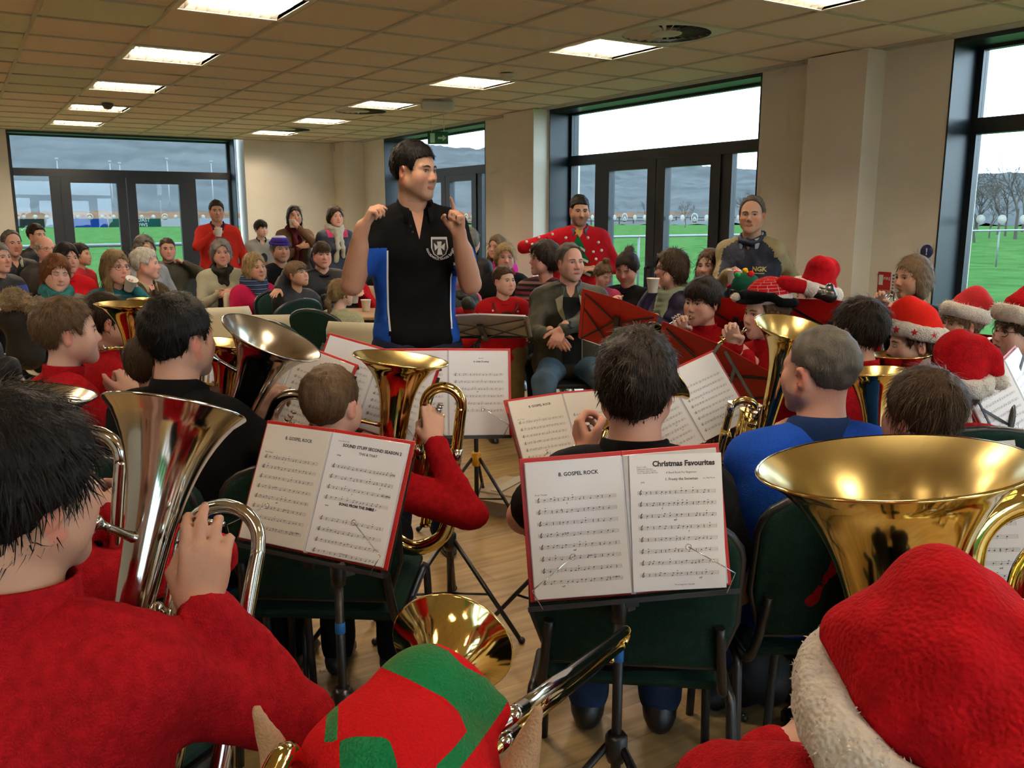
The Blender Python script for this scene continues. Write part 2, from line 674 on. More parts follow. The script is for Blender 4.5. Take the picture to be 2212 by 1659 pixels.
wb = MB().bbox((XL, YB, 0), (0.70, YB+0.4, ZC+0.1)).bbox((3.74, YB, 0), (XR+0.4, YB+0.4, ZC+0.1))
wall_b = struct(wb, 'wall_back', M_wall, 'cream painted back wall beside the wide far window')
struct(MB().bbox((XL-0.2, YF, 0), (XL, YB+0.4, ZC+0.1)), 'wall_left', M_wall, 'cream painted wall on the left')
struct(MB().bbox((XL-0.2, YF-0.4, 0), (-2.6, YF, ZC+0.1)).bbox((0.3, YF-0.4, 0), (1.6, YF, ZC+0.1)).bbox((4.5, YF-0.4, 0), (XR+0.4, YF, ZC+0.1)), 'wall_rear', M_wall, 'cream painted wall behind the band')
struct(MB().bbox((XL-0.2, YF-0.2, ZC+0.25), (XR+0.4, YB+0.4, ZC+0.4)), 'roof_slab', M_wall, 'slab above the suspended ceiling')

# ceiling: 600 mm tiles in a metal grid
LIGHTS = [(x, y) for x in (1.1, 3.5, -1.3) for y in (-2.6, -0.8, 1.0, 2.8, 4.6, 6.4, 8.2, 10.0, 11.8)]
DIFF = [(3.5, 4.0), (3.5, 8.8), (3.5, 11.2)]
occ = {(round((x-1.1)/0.6), round((y-4.6)/0.6)) for x, y in LIGHTS+DIFF}
gx = [1.1+0.6*i for i in range(-9, 8)]
gy = [4.6+0.6*j for j in range(-15, 15)]
gb = MB()
for x in gx:
    if XL < x < XR:
        gb.bbox((x-0.012, YF, ZC-0.002), (x+0.012, YB, ZC+0.03))
for y in gy:
    gb.bbox((XL, y-0.012, ZC-0.001), (XR, y+0.012, ZC+0.03))
for p0, p1 in (((XR-0.03, YF, ZC-0.003), (XR, YB, ZC+0.03)), ((XL, YB-0.03, ZC-0.003), (XR, YB, ZC+0.03))):
    gb.bbox(p0, p1)
ceil = tag(gb.build('ceiling', M_grid), 'suspended tiled ceiling with recessed lights', None, None, 'structure')
def tile_mesh(sag):
    n = 8 if sag else 1
    V, F = [], []
    for i in range(n+1):
        for j in range(n+1):
            u, v = i/n, j/n
            z = -sag*math.sin(math.pi*v)*(0.55+0.45*math.sin(math.pi*u)) if sag else 0
            V.append((0.012+u*0.576, 0.012+v*0.576, z+0.008))
    k = n+1
    for i in range(n):
        for j in range(n):
            F.append((i*k+j, i*k+j+1, (i+1)*k+j+1, (i+1)*k+j))
    b0 = len(V)
    V += [(0.012, 0.012, 0.03), (0.588, 0.012, 0.03), (0.588, 0.588, 0.03), (0.012, 0.588, 0.03)]
    F.append((b0, b0+1, b0+2, b0+3))
    for a, b_, c, d in (([i*k for i in range(k)], b0, b0+1, 0), ([i*k+n for i in range(k)], b0+3, b0+2, 1), (list(range(k)), b0, b0+3, 1), ([n*k+j for j in range(k)], b0+1, b0+2, 0)):
        F.append(a+[c, b_])
    return V, F
tmes = {}
for key, sg, m in (('flat', 0, M_tile), ('sag', 0.03, M_tile2), ('sag2', 0.018, M_tile2)):
    V, F = tile_mesh(sg)
    tmes[key] = raw_mesh('ceiling_tile', V, F, m, False)
rest = MB()
rnd = random.Random(4)
for i in range(-9, 8):
    for j in range(-15, 15):
        if (i, j) in occ:
            continue
        x, y = 1.1+0.6*i, 4.6+0.6*j
        if x+0.6 > XR+0.45 or y+0.6 > YB+0.45 or x < XL-0.3 or y < YF-0.3:
            continue
        q = A(x+0.3, y+0.3, ZC)-CAM
        dz = q@FW
        vis = dz > 0.5 and abs(q@RT/dz) < 0.66 and -0.1 < (q@UP)/dz < 0.47
        if vis:
            key = 'flat'
            if x < 1.0 and y < 9.5 and rnd.random() < 0.55:
                key = rnd.choice(['sag', 'sag2'])
            o = bpy.data.objects.new('ceiling_tile', tmes[key])
            o.location = (x, y, ZC)
            link(o, ceil)
            if x+0.6 > XR:
                o.scale.x = (XR-x)/0.6
            if y+0.6 > YB:
                o.scale.y = (YB-y)/0.6
        else:
            rest.bbox((max(XL, x+0.012), max(YF, y+0.012), ZC+0.008), (min(XR, x+0.588), min(YB, y+0.588), ZC+0.03))
o = rest.build('ceiling_tile_field', M_tile, ceil)
o['kind'] = 'stuff'

# recessed lights
M_tube = mat('fluorescent_tube', (1.0, 0.81, 0.60), 0.5, emit=TUBE_POWER)
M_refl = mat('light_reflector', (0.85, 0.82, 0.74), 0.25, metal=0.35)
M_lframe = mat('light_frame_enamel', (0.78, 0.74, 0.64), 0.5)
lf = MB()
for p0, p1 in (((0, 0, -0.004), (0.6, 0.03, 0.02)), ((0, 0.57, -0.004), (0.6, 0.6, 0.02)), ((0, 0.03, -0.004), (0.03, 0.57, 0.02)), ((0.57, 0.03, -0.004), (0.6, 0.57, 0.02))):
    lf.bbox(p0, p1)
ref = MB()
ref.add([(0.03, 0.03, 0.0), (0.57, 0.03, 0.0), (0.57, 0.12, 0.075), (0.03, 0.12, 0.075)], [(0, 1, 2, 3)], False)
ref.add([(0.03, 0.12, 0.075), (0.57, 0.12, 0.075), (0.57, 0.48, 0.075), (0.03, 0.48, 0.075)], [(0, 1, 2, 3)], False)
ref.add([(0.03, 0.48, 0.075), (0.57, 0.48, 0.075), (0.57, 0.57, 0.0), (0.03, 0.57, 0.0)], [(0, 1, 2, 3)], False)
ref.add([(0.03, 0.03, 0.0), (0.03, 0.12, 0.075), (0.03, 0.48, 0.075), (0.03, 0.57, 0.0)], [(0, 1, 2, 3)], False)
ref.add([(0.57, 0.03, 0.0), (0.57, 0.12, 0.075), (0.57, 0.48, 0.075), (0.57, 0.57, 0.0)], [(3, 2, 1, 0)], False)
ref.add([(0.03, 0.275, 0.074), (0.57, 0.275, 0.074), (0.57, 0.30, 0.02), (0.03, 0.30, 0.02)], [(0, 1, 2, 3)], False)
ref.add([(0.03, 0.325, 0.074), (0.57, 0.325, 0.074), (0.57, 0.30, 0.02), (0.03, 0.30, 0.02)], [(0, 1, 2, 3)], False)
lou = MB()
for i in range(9):
    lou.bbox((0.065+i*0.058, 0.03, 0.002), (0.067+i*0.058, 0.57, 0.034))
tb = MB().tube([(0.04, 0, 0), (0.56, 0, 0)], 0.013, 4, False)
L_me = [raw_mesh('frame', lf.verts(), lf.F, M_lframe, lf.S), raw_mesh('reflector', ref.verts(), ref.F, M_refl, False), raw_mesh('louvre', lou.verts(), lou.F, M_refl, False), raw_mesh('tube', tb.verts(), tb.F, M_tube, True)]
def ordw(i):
    return ['nearest', 'second nearest', 'third nearest', 'fourth nearest', 'fifth nearest', 'sixth nearest', 'seventh nearest'][i]
lrow = {}
for x, y in LIGHTS:
    q = A(x+0.3, y+0.3, ZC)-CAM
    vis = q@FW > 0.5 and abs(q@RT/(q@FW)) < 0.72 and (q@UP)/(q@FW) < 0.55
    r = empty('ceiling_light', (x, y, ZC))
    if vis:
        i = lrow[x] = lrow.get(x, -1)+1
        lab = '%s recessed ceiling light with bright tubes in the %s row' % (ordw(i), 'left-hand' if x < 3 else 'right-hand')
    else:
        lab = 'recessed ceiling light outside the picture'
    tag(r, lab, 'light', 'recessed lights in the ceiling grid' if vis else 'recessed lights behind and beside the camera')
    for nm, me in zip(('frame', 'reflector', 'louvre'), L_me):
        link(bpy.data.objects.new(nm, me), r)
    for yy in (0.19, 0.41):
        o = bpy.data.objects.new('tube', L_me[3])
        o.location = (0, yy, 0.045)
        link(o, r)
# round swirl diffusers
M_dif = mat('diffuser_enamel', (0.62, 0.60, 0.52), 0.5)
M_dark = mat('dark_void', (0.01, 0.01, 0.01), 0.9)
for i, (x, y) in enumerate(DIFF):
    r = empty('air_diffuser', (x, y, ZC))
    tag(r, ['square ceiling air diffuser with radial slots, nearest the camera', 'radial-slot air diffuser beside the third light of the right-hand row', 'radial-slot air diffuser by the farthest right-hand light'][i], 'vent', 'ceiling air diffusers')
    b = MB()
    ang = np.arange(40)/40*2*math.pi
    sq = np.stack([np.clip(0.42*np.cos(ang), -0.29, 0.29), np.clip(0.42*np.sin(ang), -0.29, 0.29)], 1)
    ci = np.stack([0.27*np.cos(ang), 0.27*np.sin(ang)], 1)
    V = [(0.3+p[0], 0.3+p[1], 0.0) for p in sq]+[(0.3+p[0], 0.3+p[1], -0.003) for p in ci]
    b.add(V, [(k, (k+1) % 40, 40+(k+1) % 40, 40+k) for k in range(40)], False)
    b.build('plate', M_dif, r)
    MB().disc((0.3, 0.3, 0.02), np.eye(3), 0.28, 32).build('duct', M_dark, r)
    MB().lathe([(0, -0.006), (0.08, -0.006), (0.095, 0.0), (0.095, 0.02)], (0.3, 0.3, 0), np.eye(3), 24).build('hub', M_dif, r)
    bl = MB()
    for k in range(24):
        a = k/24*2*math.pi
        d, t = A(math.cos(a), math.sin(a), 0), A(-math.sin(a), math.cos(a), 0)
        c = A(0.3, 0.3, 0)
        bl.add([c+d*0.09-t*0.004, c+d*0.275-t*0.014, c+d*0.275+t*0.014+A(0, 0, 0.018), c+d*0.09+t*0.006+A(0, 0, 0.012)], [(0, 1, 2, 3)], False)
    for k in range(24):
        mk('blade', np.array(bl.V[k]), [(0, 1, 2, 3)], M_dif, r, False)
M_det = mat('detector_plastic', (0.10, 0.095, 0.085), 0.6)
for px_, py_, lab in ((232, 224, 'dark smoke detector under the fourth left-hand light'), (1095, 160, 'pale smoke detector beside the second right-hand light')):
    p = onz(px_, py_, ZC)
    m = M_det if px_ < 500 else M_dif
    o = MB().lathe([(0.055, 0), (0.055, -0.012), (0.045, -0.03), (0.03, -0.05), (0.0, -0.054)], (0, 0, 0), np.eye(3), 20).build('smoke_detector', m)
    o.location = (p[0], p[1], ZC-0.001)
    tag(o, lab, 'detector')
# hanging exit sign and its light box
ex = empty('exit_sign', (4.75, 8.62, 2.30))
tag(ex, 'green hanging exit sign under the ceiling behind the conductor', 'sign')
p_ex = at(946, 298, 8.9)
ex.location = p_ex
Rx = frame(unit(A(*(p_ex-CAM)[:2], 0)))
MB().box((0, 0, 0), (0.20, 0.008, 0.12), Rx).build('panel', mat('exit_green', (0.003, 0.035, 0.012), 0.7, spec=0.1), ex)
mw = mat('exit_white', (0.10, 0.20, 0.12), 0.6)
fb = MB()
fb.poly([(-0.075, -0.045), (-0.03, -0.045), (-0.03, 0.045), (-0.075, 0.045)], Rx, -Rx[:, 1]*0.005)
fb.poly([(0.0, 0.01), (0.045, 0.01), (0.045, 0.03), (0.085, 0.0), (0.045, -0.03), (0.045, -0.01), (0.0, -0.01)], Rx, -Rx[:, 1]*0.005)
fb.build('pictogram', mw, ex)
MB().rbox((0, 0, ZC-p_ex[2]-0.045), (0.32, 0.10, 0.085), 0.015, Rx).build('housing', M_dif, ex)
hb = MB()
for s in (-0.06, 0.06):
    hb.tube([Rx[:, 0]*s+A(0, 0, 0.06), Rx[:, 0]*s+A(0, 0, ZC-p_ex[2]-0.08)], 0.003, 6)
hb.build('hanger', M_dif, ex)

# windows and glazed doors
def glass():
    m = bpy.data.materials.new('window_glass')
    m.use_nodes = True
    nt = m.node_tree
    nt.nodes.clear()
    o = nt.nodes.new('ShaderNodeOutputMaterial')
    mx = nt.nodes.new('ShaderNodeMixShader')
    t = nt.nodes.new('ShaderNodeBsdfTransparent')
    t.inputs['Color'].default_value = (0.93, 0.96, 0.97, 1)
    g = nt.nodes.new('ShaderNodeBsdfGlossy')
    g.inputs['Roughness'].default_value = 0.01
    lw = nt.nodes.new('ShaderNodeLayerWeight')
    lw.inputs['Blend'].default_value = 0.5
    pw = nt.nodes.new('ShaderNodeMath')
    pw.operation = 'POWER'
    pw.inputs[1].default_value = 5.0
    ml = nt.nodes.new('ShaderNodeMath')
    ml.operation = 'MULTIPLY_ADD'
    ml.inputs[1].default_value = 0.85
    ml.inputs[2].default_value = 0.028
    nt.links.new(lw.outputs['Facing'], pw.inputs[0])
    nt.links.new(pw.outputs['Value'], ml.inputs[0])
    nt.links.new(ml.outputs['Value'], mx.inputs['Fac'])
    nt.links.new(t.outputs['BSDF'], mx.inputs[1])
    nt.links.new(g.outputs['BSDF'], mx.inputs[2])
    nt.links.new(mx.outputs['Shader'], o.inputs['Surface'])
    return m
M_glass = glass()
M_dot = mat('frosted_marker', (0.40, 0.44, 0.45), 0.7)
nt = M_dot.node_tree
tr_ = nt.nodes.new('ShaderNodeBsdfTranslucent')
tr_.inputs['Color'].default_value = (0.62, 0.60, 0.56, 1)
mx_ = nt.nodes.new('ShaderNodeMixShader')
mx_.inputs['Fac'].default_value = 0.85
nt.links.new(nt.nodes['Principled BSDF'].outputs['BSDF'], mx_.inputs[1])
nt.links.new(tr_.outputs['BSDF'], mx_.inputs[2])
nt.links.new(mx_.outputs['Shader'], nt.nodes['Material Output'].inputs['Surface'])
M_steel = mat('brushed_steel', (0.55, 0.55, 0.55), 0.3, metal=1.0)
def window(n, o, U, N, label, logos):
    """o: inner-left corner at the wall face, U along the wall, N outwards; the glass sits 0.28 m out"""
    o, U, N = A(*o), A(*U), A(*N)
    Z = A(0, 0, 1)
    R = np.stack([U, N, Z], 1)
    r = empty('window_%d' % n, o)
    tag(r, label, None, None, 'structure')
    def bx(name, u0, u1, z0, z1, n0, n1, m=M_frame, parent=r):
        return MB().box(R@A((u0+u1)/2, (n0+n1)/2, (z0+z1)/2), (u1-u0, n1-n0, z1-z0), R).build(name, m, parent)
    D0, D1 = 0.25, 0.31
    bx('reveal', 0, 0.012, 0, ZC, -0.003, 0.37)
    bx('reveal', WW-0.012, WW, 0, ZC, -0.003, 0.37)
    bx('head_reveal', 0.012, WW-0.012, ZC-0.03, ZC+0.05, -0.003, 0.37)
    bx('jamb', 0.012, 0.05, 0, ZC-0.03, D0, D1)
    bx('jamb', WW-0.05, WW-0.012, 0, ZC-0.03, D0, D1)
    bx('transom', 0.05, WW-0.05, 2.03, 2.13, D0-0.02, D1)
    bx('head', 0.05, WW-0.05, ZC-0.05, ZC-0.03, D0, D1)
    bx('sill', 0.012, WW-0.012, 0, 0.03, D0, D1)
    bx('mullion', 0.47, 0.60, 0.03, 2.03, D0, D1)
    bx('mullion', 2.26, 2.38, 0.03, 2.03, D0, D1)
    def pane(u0, u1, z0, z1, dots=(), logo=None, par=r):
        p = bx('pane', u0, u1, z0, z1, 0.278, 0.284, M_glass, par)
        for z in ((1.49,) if dots else ()):
            for u in dots:
                c = R@A(u, 0.2775, z)
                Rd = np.stack([U, Z, -N], 1)
                if logo is not None and abs(u-logo) < 1e-6:
                    b = MB().disc(c, Rd, 0.046, 24, 0.0006, 0.035)
                    b.disc(c-Z*0.012, Rd, 0.022, 16, 0.0006, 0.010)
                    b.poly([(-0.03, -0.03), (0.03, -0.03), (0.02, -0.04), (-0.02, -0.04)], np.stack([U, N, Z], 1), c)
                    b.build('marker_logo', M_dot, p)
                else:
                    MB().disc(c, Rd, 0.030, 20, 0.0006).build('marker_dot', M_dot, p)
        return p
    pane(0.05, WW-0.05, 2.13, ZC-0.05)
    pane(0.05, 0.47, 0.03, 2.03, (0.12, 0.26, 0.40))
    pane(2.38, WW-0.05, 0.03, 2.03, (2.46, 2.60, 2.74))
    for k, (u0, u1) in enumerate(((0.60, 1.425), (1.435, 2.26))):
        d = empty('door_leaf', (0, 0, 0))
        d.parent = r
        g0, g1 = u0+0.12, u1-0.12
        for u_, v_, z0, z1 in ((u0, g0, 0.03, 2.03), (g1, u1, 0.03, 2.03), (g0, g1, 1.95, 2.03), (g0, g1, 0.03, 0.18)):
            bx('stile' if z1-z0 > 1 else 'rail', u_, v_, z0, z1, D0-0.015, D1, M_frame, d)
        us = [g0+(g1-g0)*f for f in (0.09, 0.36, 0.63, 0.89)]
        pane(g0, g1, 0.18, 1.95, us, us[1 if k == 0 else 2], d)
        hu = u1-0.06 if k == 0 else u0+0.06
        if k == 1:
            bx('lock_plate', hu-0.012, hu+0.012, 1.08, 1.16, D0-0.022, D0-0.014, M_steel, d)
        b = MB().tube(spline([R@A(hu, D0-0.015, 1.02), R@A(hu, D0-0.06, 1.02), R@A(hu, D0-0.06, 0.98), R@A(hu, D0-0.06, 0.62), R@A(hu, D0-0.06, 0.58), R@A(hu, D0-0.015, 0.58)], 4), 0.012, 8)
        b.build('pull_handle', M_frame, d)
    return r
window(1, (0.70, YB, 0), (1, 0, 0), (0, 1, 0), 'wide glazed doors with a top light in the back wall', 0)
window(2, (XR, WOFF[2], 0), (0, -1, 0), (1, 0, 0), 'glazed doors and top light behind the conductor', 0)
window(3, (XR, WOFF[3], 0), (0, -1, 0), (1, 0, 0), 'large glazed double doors in the middle of the right wall', 0)
window(4, (XR, WOFF[4], 0), (0, -1, 0), (1, 0, 0), 'tall dark framed window at the right edge', 0)
window(5, (XR, WOFF[5], 0), (0, -1, 0), (1, 0, 0), 'glazed doors in the right wall behind the camera', 0)
window(6, (0.3, YF, 0), (-1, 0, 0), (0, -1, 0), 'glazed doors in the rear wall, left', 0)
window(7, (4.5, YF, 0), (-1, 0, 0), (0, -1, 0), 'glazed doors in the rear wall, right', 0)

# wall notices beside the right window
def notice(name, px_, w_, h_, m, label):
    r = ray(*px_)
    p = CAM+r*(XR-0.004)/r[0]
    o = empty(name, p)
    tag(o, label, 'sign')
    R = frame((1, 0, 0))
    MB().box((0, 0, 0), (w_, 0.005, h_), R).build('plate', m, o)
    return o, R, p
def glyphs(o, R, txt, size, x, z, m, bold=0.0, name='lettering', align='CENTER'):
    V, F = text_mesh(txt, size, bold, align)
    P = (V[:, :1]+x)*R[:, 0]+(V[:, 1:2]+z)*R[:, 2]-R[:, 1]*0.0034
    return mk(name, P, F, m, o, False)
M_red = mat('notice_red', (0.42, 0.012, 0.012), 0.5)
M_white = mat('notice_white', (0.72, 0.70, 0.64), 0.5)
M_navy = mat('notice_blue', (0.012, 0.016, 0.12), 0.5)
o, R, _ = notice('fire_action_notice', (1910, 611), 0.10, 0.15, M_red, 'small red fire notice with white panel on the right wall')
MB().box(R@A(0.10, 0, 0), (0.10, 0.004, 0.15), R).build('text_panel', M_white, o)
MB().box(R@A(-0.025, -0.004, 0.02), (0.032, 0.002, 0.07), R).build('pictogram', M_white, o)
glyphs(o, R, 'FIRE', 0.03, 0.022, 0.02, M_white)
glyphs(o, R, 'ACTION', 0.02, 0, -0.06, M_white)
b = MB()
for i in range(6):
    b.box(R@A(0.115, -0.003, 0.055-i*0.022), (0.05, 0.002, 0.007), R)
    b.box(R@A(0.07, -0.003, 0.055-i*0.022), (0.014, 0.002, 0.012), R)
b.build('printed_lines', mat('print_grey', (0.22, 0.20, 0.18), 0.6), o)
o, R, _ = notice('safety_notice', (1996, 548), 0.12, 0.13, M_white, 'white notice with a blue exclamation roundel beside the right window')
MB().disc(R@A(0.02, -0.003, 0.015), np.stack([R[:, 0], R[:, 2], -R[:, 1]], 1), 0.045, 24, 0.001).build('roundel', M_navy, o)
glyphs(o, R, '!', 0.06, 0.02, -0.005, M_white, 0.002).location = tuple(-R[:, 1]*0.002)
p_s = CAM+ray(718, 313)*(13.38/ray(718, 313)[1])
o = MB().rbox((0, 0, 0), (0.07, 0.06, 0.11), 0.012).lathe([(0.02, 0), (0.015, 0.012), (0, 0.016)], (0, -0.03, -0.02), frame((0, 0, -1), (0, -1, 0))).build('motion_sensor', M_dif)
o.location = p_s-A(0, 0.03, 0.05)
tag(o, 'small pale sensor box high on the back wall', 'sensor')

# ---------------------------------------------------------------- outdoors
M_grass = mat('playing_field_grass', (0.033, 0.076, 0.022), 1.0, bump=0.5, bscale=30, var=0.22, vscale=0.9, spec=0.0)
gr = MB()
xs = np.concatenate([np.linspace(-120, 320, 45)])
ys = np.concatenate([np.linspace(-80, 360, 45)])
V = np.array([(x, y, -0.14+0.02*math.sin(x*0.7)*math.cos(y*0.5)) for x in xs for y in ys])
F = np.array([(i*45+j, (i+1)*45+j, (i+1)*45+j+1, i*45+j+1) for i in range(44) for j in range(44)])
o = mk('field', V, F, M_grass)
tag(o, 'bright green playing field beyond the windows', 'grass', None, 'stuff')
# touchline barrier
M_rail = mat('barrier_paint', (0.10, 0.11, 0.11), 0.5)
r = empty('pitch_barrier', (0, 16, 0))
tag(r, 'grey tubular barrier rail along the edge of the pitch', 'barrier')
MB().tube([(-14, 0, 1.02), (46, 0, 1.02)], 0.03, 8).build('rail', M_rail, r)
pm = MB().tube([(0, 0, -0.14), (0, 0, 1.02)], 0.025, 8)
me = raw_mesh('post', pm.verts(), pm.F, M_rail, pm.S)
for i in range(25):
    o = bpy.data.objects.new('post', me)
    o.location = (-14+2.5*i, 0, 0)
    link(o, r)
# advertising boards along the far touchline
HB = [(-22, -3, '1b2422', '', 'dark green advertising board at the far left'), (-3, 10, '3d4740', 'Saracens', 'dark grey advertising board with pale script'), (10, 13, 'c9d0d0', '', 'narrow pale advertising board'),
      (13, 17.4, '2a55a8', '', 'plain blue advertising board'), (17.4, 24, '2d6a5a', 'WEST COAST\nWINDOWS', 'green advertising board with white capitals'), (24, 29, 'd8dcda', '', 'white advertising board right of the green one'),
      (29, 35, 'cfd3e2', '', 'lilac and white advertising board'), (35, 47, 'e2e0dc', 'BETTABUYS', 'white advertising board with a red emblem'), (47, 53, 'bcd8de', '', 'pale blue advertising board'), (53, 62, 'd5d8d6', '', 'white advertising board behind the man in red')]
for a, b_, hx, tx, lab in HB:
    r = empty('advertising_board', ((a+b_)/2, 128, 0))
    tag(r, lab, 'board', 'advertising boards round the pitch')
    MB().rbox((0, 0, 0.45), (b_-a-0.1, 0.08, 1.1), 0.02).build('panel', mat('board_'+hx, tuple(0.2*q for q in hexc(hx)), 0.9, spec=0.0), r)
    MB().box((-(b_-a)/2+0.3, 0.15, 0.2), (0.1, 0.2, 0.8)).box(((b_-a)/2-0.3, 0.15, 0.2), (0.1, 0.2, 0.8)).build('support', M_rail, r)
    if tx:
        V, F = text_mesh(tx, 0.62 if '\n' in tx else 0.8, 0.012)
        c = 0.75 if '\n' in tx else 0.5
        ink = mat('board_white', (0.15, 0.15, 0.14), 0.9) if hx in ('2d6a5a', '3d4740') else mat('board_ink', (0.02, 0.02, 0.022), 0.9)
        mk('lettering', np.stack([V[:, 0]+(0.8 if tx[0] == 'B' else 0), np.full(len(V), -0.045), V[:, 1]+c-0.15], 1), F, ink, r, False)
    if tx == 'BETTABUYS':
        ang = np.arange(14)/14*2*math.pi
        MB().poly([(0.36*math.cos(t)*(1 if i % 2 else 0.6), 0.36*math.sin(t)*(1 if i % 2 else 0.6)) for i, t in enumerate(ang)], frame((0, 1, 0)), (-4.9, -0.045, 0.5)).build('emblem', M_red, r)
# tan reed bank behind the boards and the wooded hillside
M_reed = mat('dry_reeds', (0.085, 0.050, 0.030), 1.0, bump=0.6, bscale=3, var=0.25, vscale=0.25, spec=0.0)
rg = np.random.RandomState(3)
N1 = 300
az = np.linspace(-25, 75, N1)
V, F = [], []
for i, a in enumerate(az):
    rr = 134/max(math.cos(math.radians(a)), 0.42) if a < 55 else 134/0.57*(1-(a-55)*0.018)
    d = A(math.sin(math.radians(a)), math.cos(math.radians(a)), 0)
    for k, (dr, z) in enumerate(((0, -0.2), (1.5, 1.0), (5, 1.7), (12, 2.0), (20, 1.2))):
        V.append(d*(rr+dr)+A(0, 0, z*(1 if k == 0 else rg.uniform(0.93, 1.07))))
    if i:
        for k in range(4):
            F.append(((i-1)*5+k, i*5+k, i*5+k+1, (i-1)*5+k+1))
o = mk('reed_bank', np.array(V), np.array(F), M_reed)
tag(o, 'band of tan dry reeds at the far side of the field', 'reeds', None, 'stuff')
M_hill = mat('haze_tinted_woodland', (0.055, 0.058, 0.058), 1.0, bump=1.0, bscale=0.35, var=0.18, vscale=0.05, spec=0.0)  # distance haze is put into this grey woodland colour, no mist volume
NA, NR = 260, 60
az = np.linspace(-35, 85, NA)
rs = np.linspace(150, 620, NR)
elev = np.interp(az, [-35, 8, 16, 20, 24, 28, 34, 40, 46, 60, 85], [9.0, 9.0, 8.2, 5.6, 4.6, 4.3, 3.9, 3.2, 2.8, 2.3, 2.0])
wn_ = wob(5, 1.0, 0.05)
V = np.zeros((NA, NR, 3))
for j, rr in enumerate(rs):
    t = j/(NR-1)
    z = np.tan(np.radians(elev))*rr*min(1, t*1.25)**0.8
    x, y = np.sin(np.radians(az))*rr, np.cos(np.radians(az))*rr
    z = z+wn_(x, y, z)*1.2*t+rg.normal(size=NA)*0.7*(0.3+t)
    V[:, j] = np.stack([x, y, z], 1)
F = np.array([(i*NR+j, i*NR+j+1, (i+1)*NR+j+1, (i+1)*NR+j) for i in range(NA-1) for j in range(NR-1)])
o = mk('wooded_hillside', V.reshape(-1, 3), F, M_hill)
tag(o, 'wooded hillside tinted misty grey beyond the field', 'hill', None, 'stuff')
# far wooden fence in front of the reeds, right-hand side
M_fence = mat('weathered_fence', (0.04, 0.03, 0.022), 0.9, spec=0.0)
r = empty('wooden_fence', (0, 0, 0))
tag(r, 'low wooden post and rail fence at the far edge of the field', 'fence')
fp = lambda a: A(math.sin(math.radians(a)), math.cos(math.radians(a)), 0)*118/max(math.cos(math.radians(a)), 0.55)
for z in (0.5, 1.0):
    MB().tube([fp(a)+A(0, 0, z) for a in np.linspace(22, 62, 30)], 0.06, 4).build('rail', M_fence, r)
for a in np.linspace(22, 62, 46):
    MB().box(fp(a)+A(0, 0, 0.5), (0.14, 0.14, 1.4)).build('post', M_fence, r)
# floodlight poles seen in the back window
M_pole = mat('galvanised_pole', (0.12, 0.125, 0.125), 0.5)
for i, px_ in enumerate((122, 236, 257, 360, 455)):
    q = ray(px_, 340)
    p = CAM+q*170/q[1]
    hgt = [1.2, 1.15, 1.12, 1.2, 1.15][i]*p[2]*0.82
    o = MB().tube([(0, 0, -0.2), (0, 0, hgt)], [0.16, 0.08], 8).box((0, 0, hgt), (0.5, 0.3, 0.3)).build('floodlight_pole', M_pole)
    o.location = (p[0], p[1], 0)
    tag(o, 'tall thin pole, %s from the left in the back window' % ['first', 'second', 'third', 'fourth', 'fifth'][i], 'pole', 'poles beyond the pitch')
# bare winter trees
M_bark = mat('bare_twigs', (0.058, 0.050, 0.042), 1.0, spec=0.0)
def bare_tree(seed, H_, depth=5):
    g = random.Random(seed)
    b = MB()
    def grow(p, d, L, r0, lv):
        q = p+d*L
        mid = (p+q)/2+A(g.uniform(-1, 1), g.uniform(-1, 1), 0)*L*0.08
        b.tube([p, mid, q], [r0, r0*0.85, r0*0.65], 5 if lv < 2 else 3, False)
        if lv >= depth:
            return
        for _ in range(g.choice((2, 3, 3)) if lv < 4 else g.choice((3, 4))):
            ax = unit(np.cross(d, A(g.uniform(-1, 1), g.uniform(-1, 1), g.uniform(-1, 1))))
            nd = unit(rotv(ax, g.uniform(18, 50))@d+A(0, 0, 0.12))
            grow(p+(q-p)*g.uniform(0.6, 1.0), nd, L*g.uniform(0.62, 0.85), r0*0.6, lv+1)
    grow(A(0, 0, -0.2), A(0, 0, 1), H_*0.22, H_*0.012, 0)
    return raw_mesh('branches', b.verts(), b.F, M_bark, True)
tme = [bare_tree(11, 10), bare_tree(23, 9), bare_tree(37, 8, 6)]
n_t = 0
for a, rr, sc in ((54.5, 62, 0.9), (57, 66, 0.95), (59.5, 60, 0.85), (61.5, 70, 1.0), (64, 64, 0.9), (55.8, 84, 1.0), (58.4, 88, 1.05), (60.6, 86, 1.0), (62.8, 90, 1.1), (53.6, 74, 0.7), (55.2, 70, 0.6), (56.4, 76, 0.75), (57.8, 72, 0.65), (59.0, 78, 0.8), (60.2, 73, 0.6), (61.0, 80, 0.8), (62.2, 75, 0.7), (63.4, 82, 0.85), (54.2, 95, 0.9), (57.4, 98, 1.0), (59.6, 97, 0.95), (61.8, 99, 1.0),
                  (45.6, 100, 0.8), (46.8, 104, 0.9), (47.9, 98, 0.8), (49.2, 108, 0.8), (43.0, 118, 0.7), (40.6, 122, 0.65), (38.4, 124, 0.6), (36.3, 126, 0.62)):
    d = A(math.sin(math.radians(a)), math.cos(math.radians(a)), 0)*rr
    o = bpy.data.objects.new('bare_tree', tme[n_t % 3])
    o.location = d-A(0, 0, 0.1)
    o.scale = (sc, sc, sc)
    o.rotation_euler = (0, 0, n_t*1.7)
    link(o)
    tag(o, 'bare grey winter tree in the belt %s' % ('seen through the far right window' if a > 52 else 'seen through the middle double doors'), 'tree', 'bare trees right of the field' if a > 52 else 'bare trees across the field')
    n_t += 1
